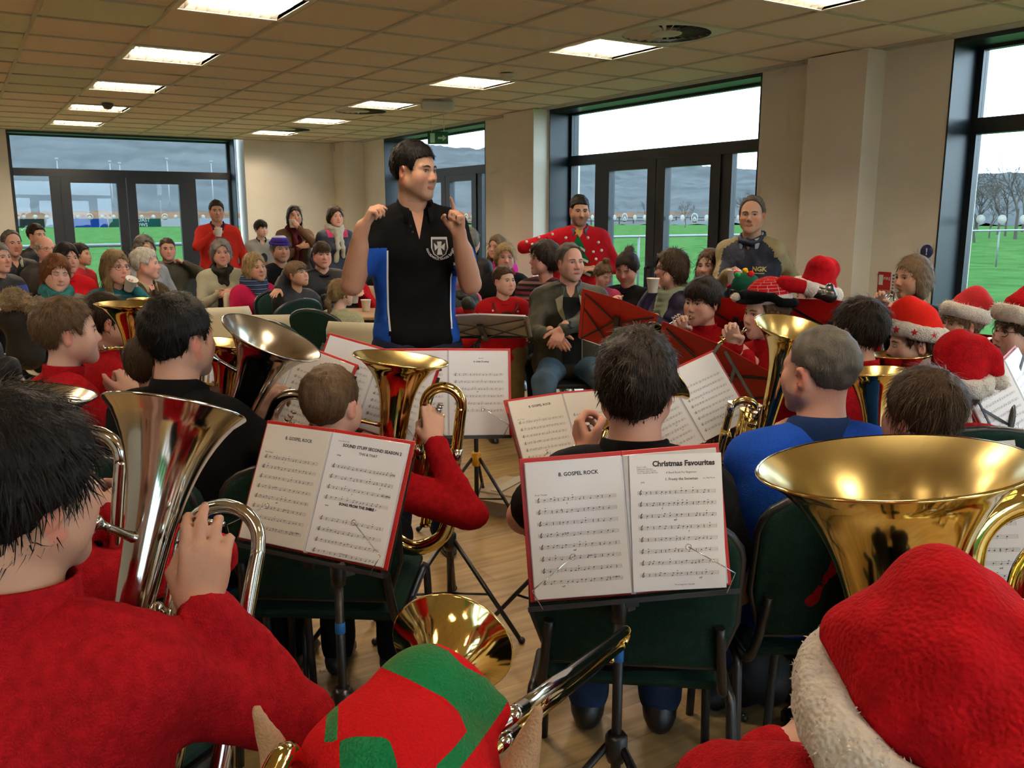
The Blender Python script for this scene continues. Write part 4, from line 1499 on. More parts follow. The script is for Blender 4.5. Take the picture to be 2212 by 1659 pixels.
    # legs
    if not nolegs:
        P, feet = [], []
        bl = 0.012*s
        P.append(cone(hipc-br*0.085*s, hipc+br*0.085*s, 0.118*s*fat, None, 0.05*s))
        for sd in (1, -1):
            hj = hipc+br*sd*0.095*s-Z*0.01*s
            if pose == 'sit':
                kn = hipc+br*sd*(0.10+knees)*s+bf*0.41*s
                kn[2] = min(max(0.50*s, seat+0.03), seat+0.10)
                an = A(*(kn-bf*0.02*s)[:2], 0.09*s)
            else:
                kn = A(*(hj+bf*0.02*s)[:2], hz*0.52)
                an = A(*(hj-bf*0.01*s+br*sd*0.01)[:2], 0.085*s)
            P += [cone(hj, kn, 0.083*s+bl, 0.062*s+bl, 0.04*s), cone(kn, an, 0.060*s+bl, 0.047*s+bl, 0.03*s)]
            feet.append(an)
        V, F = sdf_mesh(P, TV[lod]*1.5, wob(rs+3, 0.004*s, 30/s))
        mk('trousers', V-base, F, cloth(*legs), root)
        for an in feet:
            a = A(an[0], an[1], 0)
            P = [cone(a+bf*0.0+Z*0.045*s, a+bf*0.13*s+Z*0.034*s, 0.043*s, 0.034*s, 0.03), cone(a-bf*0.03*s+Z*0.042*s, a+Z*0.085*s, 0.040*s, 0.046*s, 0.03), cone(a-bf*0.04*s+Z*0.012, a+bf*0.15*s+Z*0.012, 0.030*s, 0.033*s, 0.01)]
            V, F = sdf_mesh(P, 0.017, None, lambda X, Y, Z_: (0.004-Z_)+0*X+0*Y)
            mk('shoe', V-base, F, M_shoe, root)
    if glasses:
        b = MB()
        for x in (-1, 1):
            loop = [A(x*0.031+0.0235*math.cos(t)*(1.0), 0.086-0.006*abs(math.cos(t)), -0.002+0.0165*math.sin(t)) for t in np.arange(16)/16*2*math.pi]
            b.tube(loop, 0.0016 if glasses == 'dark' else 0.0010, 5, closed=True)
            b.tube([(x*0.053, 0.080, 0.004), (x*0.074, 0.040, 0.006), (x*0.078, -0.012, 0.002)], 0.0014, 5)
        b.tube([(-0.008, 0.090, 0.002), (0, 0.092, 0.004), (0.008, 0.090, 0.002)], 0.0014, 5)
        mk('glasses', b.verts()@Rh.T*s+H-base, b.F, M_glasses if glasses == 'dark' else M_wire, root, b.S)
    return e
def on_chest(e, u, v, off=0.003, side=None, dirv=None):
    """point of the clothing in front of chest coordinates (right, up from the neck base)"""
    f = e['bf'] if dirv is None else dirv
    r = np.cross(f, A(0, 0, 1)) if side is None else side
    p = e['N']+r*u+A(0, 0, 1)*v
    o = p+f*0.6
    hit = e['bvh'].ray_cast(Vector(o), Vector(-f), 1.0)
    if hit[0] is None:
        return p+f*0.12
    return np.array(hit[0])+f*off
def decal(e, name, outline, m, off=0.003, n=1, label=None, dirv=None):
    """flat emblem pressed onto the clothing; outline in metres (right, up), wearer's right positive"""
    import bmesh
    bm = bmesh.new()
    vs_ = [bm.verts.new((p[0], p[1], 0)) for p in outline]
    bm.faces.new(vs_)
    bmesh.ops.triangulate(bm, faces=bm.faces[:])
    for _ in range(n):
        bmesh.ops.subdivide_edges(bm, edges=bm.edges[:], cuts=1)
    bmesh.ops.triangulate(bm, faces=bm.faces[:])
    V = np.array([on_chest(e, v.co.x, v.co.y, off, None, dirv) for v in bm.verts])
    bm.verts.index_update()
    F = [[v.index for v in f.verts] for f in bm.faces]
    bm.free()
    o = mk(name, V-e['base'], F, m, e['root'], True)
    if label:
        o['label'] = label
    return o
def decal_text(e, txt, size, u, v, m, bold=0.0, off=0.004, name='lettering'):
    V, F = text_mesh(txt, size, bold)
    P = np.array([on_chest(e, u-p[0], v+p[1], off) for p in V])
    return mk(name, P-e['base'], F, m, e['root'], False)
def cup_in_hand(e, sd, label, tilt=None):
    W, Rn, hs = e['hands'][sd]
    c = W+Rn[:, 1]*0.078*hs-Rn[:, 2]*0.060*hs
    return cup(c-A(0, 0, 0.05), label, tilt)
M_foam = mat('polystyrene_foam', (0.78, 0.76, 0.70), 0.7, bump=0.1, bscale=400)
def cup(p, label, tilt=None):
    o = MB().lathe([(0.0, 0.004), (0.026, 0.003), (0.028, 0.0), (0.030, 0.002), (0.0415, 0.090), (0.0435, 0.091), (0.0435, 0.096), (0.0395, 0.096), (0.0285, 0.012), (0, 0.010)], (0, 0, 0), np.eye(3), 20).build('polystyrene_cup', M_foam)
    o.location = p
    if tilt is not None:
        o.rotation_euler = tilt
    return tag(o, label, 'cup')

def paint(e, fn, m):
    """second cloth colour on faces of the top where fn(right, forward, up) holds, measured from the neck base"""
    me = e['top'].data
    me.materials.append(m)
    k = len(me.materials)-1
    n = len(me.polygons)
    c = np.zeros(n*3, np.float32)
    me.polygons.foreach_get('center', c)
    c = c.reshape(-1, 3)+e['base']-e['N']
    q = fn(c@e['br'], c@e['bf'], c[:, 2])
    mi = np.zeros(n, np.int32)
    me.polygons.foreach_get('material_index', mi)
    mi[q] = k
    me.polygons.foreach_set('material_index', mi)
def scarf(e, col, kind='plain', ends=True, r=0.034, drop=0.34, loops=2, key=None):
    s = e['s']
    P = []
    N, bf, br = e['N'], e['bf'], e['br']
    Z = A(0, 0, 1)
    for l in range(loops):
        q = [N+(br*math.cos(t)*0.072+bf*(math.sin(t)*0.078-0.004))*s+Z*(0.022+0.026*l-0.028*math.sin(t))*s for t in np.arange(16)/16*2*math.pi]
        for i in range(16):
            P.append(cone(q[i], q[(i+1) % 16], r*s, None, 0.012))
    if ends:
        for x in (-1, 1):
            a = N+bf*0.085*s+br*x*0.022*s
            m = on_chest(e, x*0.035*s, -drop*0.55*s, 0.0)
            b = on_chest(e, x*0.045*s, -drop*s*(1.0 if x > 0 else 0.85), 0.0)
            P += [cone(a, m, r*s*0.95, r*s*0.7, 0.02), cone(m, b, r*s*0.7, r*s*0.75, 0.02)]
    V, F = sdf_mesh(P, 0.011, wob(sum(map(ord, e['key'])), 0.006, 55))
    o = mk('scarf', V-e['base'], F, col if not isinstance(col, str) else cloth(col, kind), e['root'])
    return o
# ---------------------------------------------------------------- hats
RED_S = hexc('a80f18')
M_santa = mat('santa_plush_red', RED_S, 0.9, bump=0.35, bscale=220, var=0.22, vscale=30, spec=0.1, sheen=0.35)
M_trim = mat('white_plush_trim', (0.62, 0.57, 0.50), 0.95, bump=0.5, bscale=200, var=0.10, vscale=60, spec=0.05, sheen=0.2)
def hat_part(e, name, V, F, m, par=None, col=None):
    return mk(name, V@e['Rh'].T*e['s']+e['H']-e['base'], F, m, par or e['root'], True, col)
def fur(e, V, F, n, ln, wd, col, par, seed=1):
    rg = np.random.RandomState(seed)
    fl = lambda P, N: rg.normal(size=P.shape)+A(0, 0, -0.3)
    W_, T_, rv = strands(V, F, n, ln, wd, fl, 1.0, seed, 0.35, 0.3)
    o = hat_part(e, 'fur', W_, T_, M_fur, par, np.array(col)[None]*rv[:, None].clip(0.8, 1.15))
    o['kind'] = 'stuff'
def santa_hat(e, label, path=None, zb=0.052, slope=0.28, rb=0.021, m=None, trim=None, nfur=500, pom=None, stars=0, h=0.006, seed=3, furlen=0.012, rest=(0.083, 0.103, 0.090), wrinkle=0.004, spread=38):
    m = m or M_santa
    tr = trim or M_trim
    P = [ell((0, -0.018, 0.045), rest, 0.02)]
    pa = [A(*q) for q in (path or [(0, -0.02, 0.10, 0.07), (0.03, -0.05, 0.17, 0.045), (0.08, -0.07, 0.19, 0.03), (0.12, -0.08, 0.13, 0.018)])]
    for a, b in zip(pa[:-1], pa[1:]):
        P.append(cone(a[:3], b[:3], a[3], b[3], 0.03))
    n_ = wob(seed, wrinkle, 38)
    V, F = sdf_mesh(P, h, n_, lambda X, Y, Z: np.where((Z < 0.12)+0*X+0*Y > 0, (zb+slope*Y-Z)*0.9+0*X, -1))
    hat = empty('santa_hat', e['base'])
    hat.location = e['base']
    tag(hat, label, 'hat')
    hat_part(e, 'hat_body', V, F, m, hat)
    ring = [A(math.cos(t)*(rest[0]+0.004), -0.018+math.sin(t)*(rest[1]+0.004), 0) for t in np.arange(24)/24*2*math.pi]
    ring = [q+A(0, 0, zb+slope*q[1]) for q in ring]
    P = []
    for i in range(24):
        a, b = ring[i], ring[(i+1) % 24]
        for dz in (-0.012, 0.010):
            P.append(cone(a+A(0, 0, dz), b+A(0, 0, dz), rb, None, 0.02))
    V, F = sdf_mesh(P, h*1.1, wob(seed+1, 0.002, 80))
    t_ = hat_part(e, 'fur_trim', V, F, tr, hat)
    if nfur:
        fur(e, V, F, nfur, furlen, 0.0011 if nfur > 800 else 0.002, (0.66, 0.60, 0.53), t_, seed)
    if pom is not None:
        V, F = sdf_mesh([ball(pom[:3], pom[3], 0.01)], h, wob(seed+2, 0.002, 120))
        q = hat_part(e, 'pompom', V, F, tr, hat)
        fur(e, V, F, max(120, nfur//4), furlen*1.2, 0.0016, (0.70, 0.66, 0.60), q, seed+5)
    for i in range(stars):
        a = math.radians(90-spread+spread*i*(2/(stars-1)) if stars > 1 else 90)
        c = A(math.cos(a)*(rest[0]+0.004), -0.018+math.sin(a)*(rest[1]+0.004), 0)
        nrm = unit(A(math.cos(a)/rest[0], math.sin(a)/rest[1], 0))
        c = c+A(0, 0, zb+slope*c[1])+nrm*(rb+0.007)
        up = A(0, 0, 1)
        sd = np.cross(up, nrm)
        ang = np.arange(10)/10*2*math.pi+math.pi/2
        V = [c+(sd*math.cos(t)+up*math.sin(t))*(0.018 if k % 2 == 0 else 0.0078)+nrm*(0.0 if k < 10 else 0) for k, t in enumerate(ang)]
        V = np.array(V+[c+nrm*0.006])
        hat_part(e, 'star', V, [(k, (k+1) % 10, 10) for k in range(10)], mat('star_red', hexc('c01818'), 0.4), hat)
    e['hat'] = hat
    return hat

# ---------------------------------------------------------------- furniture
M_black = mat('black_enamel', (0.012, 0.012, 0.013), 0.35)
M_green = mat('dark_green_upholstery', (0.004, 0.022, 0.016), 0.85, bump=0.2, bscale=400, var=0.15, vscale=40, spec=0.2)
M_cream = mat('cream_chair_shell', (0.66, 0.60, 0.42), 0.42)
M_chrome = mat('chrome', (0.72, 0.72, 0.72), 0.12, metal=1.0)
def arch(w_, h_, n=10, top=0.55):
    o = [(-w_*0.42, 0), (w_*0.42, 0)]
    rr = w_/2
    z0 = h_-rr*top
    o += [(w_/2, h_*0.30)]
    o += [(rr*math.cos(t), z0+rr*top*math.sin(t)) for t in np.linspace(0, math.pi, n)]
    o += [(-w_/2, h_*0.30)]
    return o
def build_green():
    r = empty('stacking_chair')
    MB().rbox((0, 0.0, 0.445), (0.43, 0.43, 0.055), 0.022).build('seat', M_green, r)
    Rk = frame((0, 1, 0))@rotv((1, 0, 0), -10)
    Rk = rotv((1, 0, 0), 10)@frame((0, 1, 0))
    def pad(w_, h_, t, y):
        b = MB()
        o = np.array(arch(w_, h_, 14))
        k = len(o)
        rows = [(1.0, 0.0), (1.0, t*0.7), (0.94, t)]
        V = []
        for sc, yy in rows+[(0.94, -t*0.25)]:
            cz = h_*0.5
            V += [(x*sc, yy, cz+(z-cz)*sc) for x, z in o]
        F = []
        for a in range(2):
            F += [(a*k+i, a*k+(i+1) % k, (a+1)*k+(i+1) % k, (a+1)*k+i) for i in range(k)]
        F += [(3*k+i, 3*k+(i+1) % k, (i+1) % k, i) for i in range(k)]
        F += [list(range(2*k, 3*k)), list(range(4*k-1, 3*k-1, -1))]
        V = np.array(V)
        V[:, 1] += 0.35*(V[:, 0]**2)
        return b.add(V@rotv((1, 0, 0), 12).T+A(0, y, 0.50), F, True)
    pad(0.44, 0.40, 0.045, -0.235).build('backrest', M_green, r)
    pad(0.45, 0.41, 0.016, -0.262).build('back_shell', M_green, r)
    ed = np.array([(x, 0.0, z) for x, z in arch(0.455, 0.415, 14)])
    ed[:, 1] += 0.35*(ed[:, 0]**2)
    MB().tube(ed@rotv((1, 0, 0), 12).T+A(0, -0.248, 0.498), 0.011, 8, closed=True).build('edge_trim', M_black, r)
    for sx in (-1, 1):
        MB().tube(spline([(sx*0.215, 0.20, 0.41), (sx*0.225, 0.21, 0.38), (sx*0.235, 0.225, 0.0)], 4), 0.0125, 8).build('leg', M_black, r)
        MB().tube(spline([(sx*0.225, -0.05, 0.415), (sx*0.228, -0.17, 0.41), (sx*0.235, -0.215, 0.36), (sx*0.24, -0.26, 0.0)], 5), 0.0125, 8).build('leg', M_black, r)
        MB().tube(spline([(sx*0.215, 0.20, 0.41), (sx*0.215, 0.0, 0.412), (sx*0.215, -0.19, 0.415), (sx*0.205, -0.245, 0.47), (sx*0.19, -0.285, 0.62)], 5), 0.012, 8).build('side_rail', M_black, r)
    return r
def build_cream():
    r = empty('shell_chair')
    prof = spline([(0.22, 0.455), (0.18, 0.468), (0.0, 0.450), (-0.14, 0.452), (-0.20, 0.50), (-0.225, 0.60), (-0.25, 0.86)], 5)
    V, F = [], []
    n = len(prof)
    for i, (y, z) in enumerate(prof):
        hw = 0.21 if i < n*0.6 else 0.21-0.02*(i/n-0.6)*2
        for j in range(7):
            u = (j/6-0.5)*2
            c = 0.02*u*u*(1 if i > n*0.6 else 0.4)
            hh = hw*(1-0.10*max(0, (i-n+2))*(1 if abs(u) > 0.9 else 0))
            V.append((u*hh, y+(c if i > n*0.6 else 0), z+(c if i <= n*0.6 else 0)))
    for i in range(n-1):
        for j in range(6):
            F.append((i*7+j, i*7+j+1, (i+1)*7+j+1, (i+1)*7+j))
    V = np.array(V)
    k = len(V)
    V2 = V.copy()
    for i in range(n):
        a, b = prof[max(i-1, 0)], prof[min(i+1, n-1)]
        t = unit(A(0, b[0]-a[0], b[1]-a[1]))
        V2[i*7:(i+1)*7] += A(0, t[2], -t[1])*-0.010
    F2 = F+[tuple(q+k for q in f[::-1]) for f in F]
    for i in range(n-1):
        F2 += [(i*7, (i+1)*7, (i+1)*7+k, i*7+k), (i*7+6, i*7+6+k, (i+1)*7+6+k, (i+1)*7+6)]
    for j in range(6):
        F2 += [(j, j+k, j+1+k, j+1), ((n-1)*7+j, (n-1)*7+j+1, (n-1)*7+j+1+k, (n-1)*7+j+k)]
    mk('shell', np.concatenate([V, V2]), F2, M_cream, r, True)
    for sx in (-1, 1):
        for sy in (-1, 1):
            MB().tube([(sx*0.15, sy*0.12, 0.445), (sx*0.21, sy*0.21, 0.0)], 0.011, 8).build('leg', M_chrome, r)
    MB().tube([(-0.15, 0.12, 0.44), (0.15, 0.12, 0.44)], 0.008, 6).tube([(-0.15, -0.12, 0.44), (0.15, -0.12, 0.44)], 0.008, 6).build('under_frame', M_chrome, r)
    return r
def build_folding():
    r = empty('folding_chair')
    MB().rbox((0, 0, 0.445), (0.40, 0.38, 0.03), 0.012).build('seat', M_black, r)
    MB().rbox((0, -0.235, 0.74), (0.40, 0.025, 0.16), 0.01, rotv((1, 0, 0), 10)).build('backrest', M_black, r)
    for sx in (-1, 1):
        MB().tube([(sx*0.20, -0.25, 0.82), (sx*0.205, 0.26, 0.0)], 0.010, 8).build('leg', M_chrome, r)
        MB().tube([(sx*0.185, 0.16, 0.44), (sx*0.19, -0.26, 0.0)], 0.010, 8).build('leg', M_chrome, r)
    return r
CH_SRC = {}
def chair(kind, pos, fdir, label):
    """copies share the mesh data of the first of each kind"""
    if kind not in CH_SRC:
        r = CH_SRC[kind] = dict(green=build_green, cream=build_cream, folding=build_folding)[kind]()
    else:
        r = copy_tree(CH_SRC[kind])
    r.location = (pos[0], pos[1], 0)
    r.rotation_euler = (0, 0, math.atan2(-fdir[0], fdir[1]))
    tag(r, label, 'chair', dict(green='dark green padded stacking chairs', cream='cream shell chairs', folding='folding chairs')[kind])
    return r
def chair_for(e, kind, label, back=0.0):
    p = e['hip']+e['bf']*(0.09*e['s']-back)
    return chair(kind, p, e['bf'], label)

# ---------------------------------------------------------------- music folders and stands
M_folder = mat('red_plastic_folder', hexc('b01610'), 0.38, bump=0.05, bscale=40)
M_page = mat('music_paper', (0.84, 0.85, 0.88), 0.5, coat=0.25, bump=0.12, bscale=9)
M_page2 = mat('music_paper_warm', (0.80, 0.765, 0.70), 0.55, coat=0.12, bump=0.08, bscale=8)
M_ink = mat('printing_ink', (0.03, 0.03, 0.035), 0.7)
M_staff = mat('staff_line_ink', (0.20, 0.20, 0.21), 0.7)
M_sleeve = mat('clear_plastic_sleeve_edge', (0.62, 0.63, 0.66), 0.12, bump=0.2, bscale=50, coat=0.6)
def music_print(title, n=8, seed=1, texts=(), skip=(), y0=0.225, dy=0.0255):
    """page print in page metres, origin at the page centre: (ink V,F) and (staff V,F)"""
    rg = random.Random(seed)
    ink, st = MB(), MB()
    def q(b, x0, z0, x1, z1, dy_=0.0):
        b.add([(x0, dy_, z0), (x1, dy_, z0), (x1, dy_, z1), (x0, dy_, z1)], [(0, 1, 2, 3)], False)
    def tx(s_, size, x, z, bold=0.0, al='CENTER', shear=0.0):
        V, F = text_mesh(s_, size, bold, al, shear)
        if len(V):
            ink.add(np.stack([V[:, 0]+x, np.zeros(len(V)), V[:, 1]+z], 1), F, False)
    if title:
        tx(title, 0.0115, 0.01, 0.115, 0.0003)
    for t in texts:
        tx(*t)
    for i in range(n):
        if i in skip:
            continue
        zc = y0-0.1485-i*dy-0.012
        for k in range(5):
            q(st, -0.088, zc+(k-2)*0.0018-0.00016, 0.088, zc+(k-2)*0.0018+0.00016)
        for k in range(5):
            xb = -0.088+0.176*k/4
            q(st, xb-0.0002, zc-0.0036, xb+0.0002, zc+0.0036)
        # clef
        cl = spline([(-0.083, 0, zc-0.005), (-0.081, 0, zc+0.003), (-0.0795, 0, zc+0.0066), (-0.083, 0, zc+0.002), (-0.0845, 0, zc-0.0015), (-0.081, 0, zc-0.003), (-0.0795, 0, zc-0.0008), (-0.082, 0, zc+0.0004)], 4)
        for a, b in zip(cl[:-1], cl[1:]):
            d = unit(b-a)
            nn = A(-d[2], 0, d[0])*0.0005
            ink.add([a-nn, b-nn, b+nn, a+nn], [(0, 1, 2, 3)], False)
        x = -0.068
        while x < 0.082:
            zz = zc+rg.randint(-3, 3)*0.0009
            if rg.random() < 0.22:
                q(ink, x-0.0006, zc-0.003, x+0.0006, zc+0.003)
            else:
                ang = np.arange(8)/8*2*math.pi
                c, s_ = math.cos(0.35), math.sin(0.35)
                ink.add([(x+0.0017*math.cos(t)*c-0.0011*math.sin(t)*s_, 0, zz+0.0017*math.cos(t)*s_+0.0011*math.sin(t)*c) for t in ang], [list(range(8))], False)
                up = zz < zc
                xs_ = x+(0.0015 if up else -0.0015)
                q(ink, xs_-0.0002, min(zz, zz+(0.0065 if up else -0.0065)), xs_+0.0002, max(zz, zz+(0.0065 if up else -0.0065)))
                if rg.random() < 0.25:
                    q(ink, xs_, zz+0.005, xs_+0.0025, zz+0.0062)
            x += rg.uniform(0.0075, 0.017)
        if rg.random() < 0.4:
            tx(rg.choice(['f', 'mf', 'p']), 0.006, rg.uniform(-0.06, 0.06), zc-0.0115, 0.0001, 'CENTER', 0.2)
    return ink, st
GOSPEL = [('Rock Tempo', 0.0050, -0.088, 0.0755, 0.0, 'LEFT'), ('A', 0.007, -0.033, 0.0395), ('B', 0.007, -0.028, -0.0125), ('mm. C', 0.0065, 0.025, -0.063), ('D.C. al FINE', 0.0055, 0.068, -0.113)]
def folder(c, R, label, pages, open_=6, k=1.0):
    """open music folder; R columns right, away from the reader, up. pages: two dicts or None"""
    W, Hh = 0.225*k, 0.315*k
    r = empty('music_folder', c)
    tag(r, label, 'folder', 'red music folders on stands')
    for sd in (-1, 1):
        Rs = R@rotv((0, 0, 1), sd*open_)
        cc = Rs@A(sd*W/2, 0, 0)
        MB().rbox(cc, (W, 0.003, Hh), 0.0012, Rs).build('cover', M_folder, r)
        pg = pages[0 if sd < 0 else 1]
        if pg is None:
            continue
        dx, dz, rot = pg.get('off', (0, 0, 0))
        Rp = Rs@rotv((0, 1, 0), rot)
        m = pg.get('m', M_page)
        pc = Rs@A(sd*(W/2-0.005*k)+dx, -0.0055, dz-0.002)
        MB().rbox(pc, (0.214*k, 0.007, 0.300*k), 0.001, Rs).build('sleeve_stack', M_sleeve, r)
        pc = pc-Rs[:, 1]*0.0042
        if 'loose' in pg:
            pc = pc-Rs[:, 1]*0.002+Rs@A(*pg['loose'])
        p = MB().box(pc, (0.209*k, 0.0010, 0.296*k), Rp).build('page', m, r)
        ink, st = pg['print']
        off = -Rp[:, 1]*0.0009
        for b, nm, mm in ((ink, 'printed_notes', M_ink), (st, 'printed_staves', M_staff)):
            if b.n:
                mk(nm, b.verts()@Rp.T*k+pc+off, b.F, mm, p, False)
    Rs = R
    MB().box(Rs@A(0, 0.001, 0), (0.012, 0.003, Hh), Rs).build('spine', M_folder, r)
    MB().box(Rs@A(0.001, -0.004, -0.004), (0.010, 0.006, 0.300*k), Rs).build('inner_spine', M_sleeve, r)
    return r
M_stand = mat('stand_black_enamel', (0.010, 0.010, 0.011), 0.4)
M_yellow = mat('stand_yellow_plastic', hexc('e0a020'), 0.4)
M_tape = mat('blue_tape', hexc('1668b8'), 0.5)
def stand(c, R, label, foot=None, collar=M_black, tape=None, clips=True, Hh=0.315, lat=True, wd=0.44):
    """folding music stand; desk plane just behind c in frame R"""
    foot = A(*(c+R[:, 1]*0.06)[:2]) if foot is None else A(*foot)
    r = empty('music_stand', (foot[0], foot[1], 0))
    tag(r, label, 'music stand', 'folding music stands')
    o = A(foot[0], foot[1], 0)
    dk = c+R[:, 1]*0.012-R[:, 2]*(Hh/2)
    hub = dk+R[:, 1]*0.03+R[:, 2]*0.10
    top = A(foot[0], foot[1], hub[2]-0.05)
    MB().tube([o+A(0, 0, 0.62), top, hub], 0.008, 10).build('upper_shaft', M_stand, r, o)
    MB().tube([o+A(0, 0, 0.12), o+A(0, 0, 0.66)], 0.0115, 10).build('lower_shaft', M_stand, r, o)
    MB().lathe([(0.0, 0.64), (0.017, 0.64), (0.019, 0.66), (0.019, 0.69), (0.014, 0.70), (0, 0.70)], o, np.eye(3), 14).box(o+A(0.026, 0, 0.67), (0.03, 0.012, 0.022)).build('height_clamp', M_black, r, o)
    MB().lathe([(0.0, 0.30), (0.020, 0.30), (0.026, 0.32), (0.026, 0.36), (0.018, 0.37), (0, 0.37)], o, np.eye(3), 14).build('leg_collar', collar, r, o)
    a0 = sum(map(ord, label)) % 60
    for k in range(3):
        a = math.radians(a0+120*k)
        d = A(math.cos(a), math.sin(a), 0)
        MB().tube([o+d*0.02+A(0, 0, 0.34), o+d*0.30+A(0, 0, 0.012)], 0.0085, 8).tube([o+d*0.012+A(0, 0, 0.13), o+d*0.17+A(0, 0, 0.16)], 0.005, 6).sphere(o+d*0.305+A(0, 0, 0.013), 0.013, 10, 6).build('leg', M_stand, r, o)
    if tape is not None:
        MB().lathe([(0.0122, tape-0.014), (0.0128, tape-0.013), (0.0128, tape+0.013), (0.0122, tape+0.014)], o, np.eye(3), 14).build('blue_tape', M_tape, r, o)
    D = lambda x, z, y=0.0: dk+R[:, 0]*x+R[:, 2]*z+R[:, 1]*y
    MB().box(D(0, 0.10, 0.008), (0.028, 0.012, 0.24), R).build('desk_spine', M_stand, r, o)
    MB().box(D(0, -0.004, -0.012), (wd, 0.034, 0.003), R).box(D(0, 0.001, -0.029), (wd, 0.002, 0.008), R).build('ledge', M_stand, r, o)
    if lat:
        b = MB()
        for sx in (-1, 1):
            for z0, z1 in ((0.0, 0.20), (0.20, 0.0), (0.18, 0.29)):
                b.box((D(0, z0, 0.006)+D(sx*wd*0.47, z1, 0.006))/2, (math.hypot(wd*0.47, z1-z0), 0.003, 0.010), R@rotv((0, 1, 0), -sx*math.degrees(math.atan2(z1-z0, wd*0.47))))
            b.box((D(sx*wd*0.47, 0, 0.006)+D(sx*wd*0.47, 0.26, 0.006))/2, (0.010, 0.003, 0.26), R)
        b.build('desk_arms', M_stand, r, o)
    if clips:
        for sx in (-1, 1):
            p0, p1, p2 = D(sx*0.19, 0.0, -0.038), D(sx*0.21, 0.04, -0.045), D(sx*0.12, 0.10, -0.035)
            b = MB().tube([p0, p1, p2], 0.0013, 6)
            b.tube([p2+R@A(0.006*math.cos(t), 0, 0.006*math.sin(t)) for t in np.arange(10)/10*2*math.pi], 0.0012, 5, closed=True)
            b.build('page_clip', M_chrome, r, o)
    return r
def fpose(right, up):
    r = unit(right)
    u = unit(A(*up)-r*(A(*up)@r))
    return np.stack([r, np.cross(u, r), u], 1)
def fview(px, d, yaw=0, tilt=20, roll=0):
    """pose of a folder at a point: yaw from facing the camera, tilt back, roll in its own plane"""
    c = at(px[0], px[1], d)
    v = unit(A(c[0]-CAM[0], c[1]-CAM[1], 0))
    f = rotv((0, 0, 1), yaw)@v
    R = frame(f)@rotv((1, 0, 0), -tilt)@rotv((0, 1, 0), roll)
    return c, R

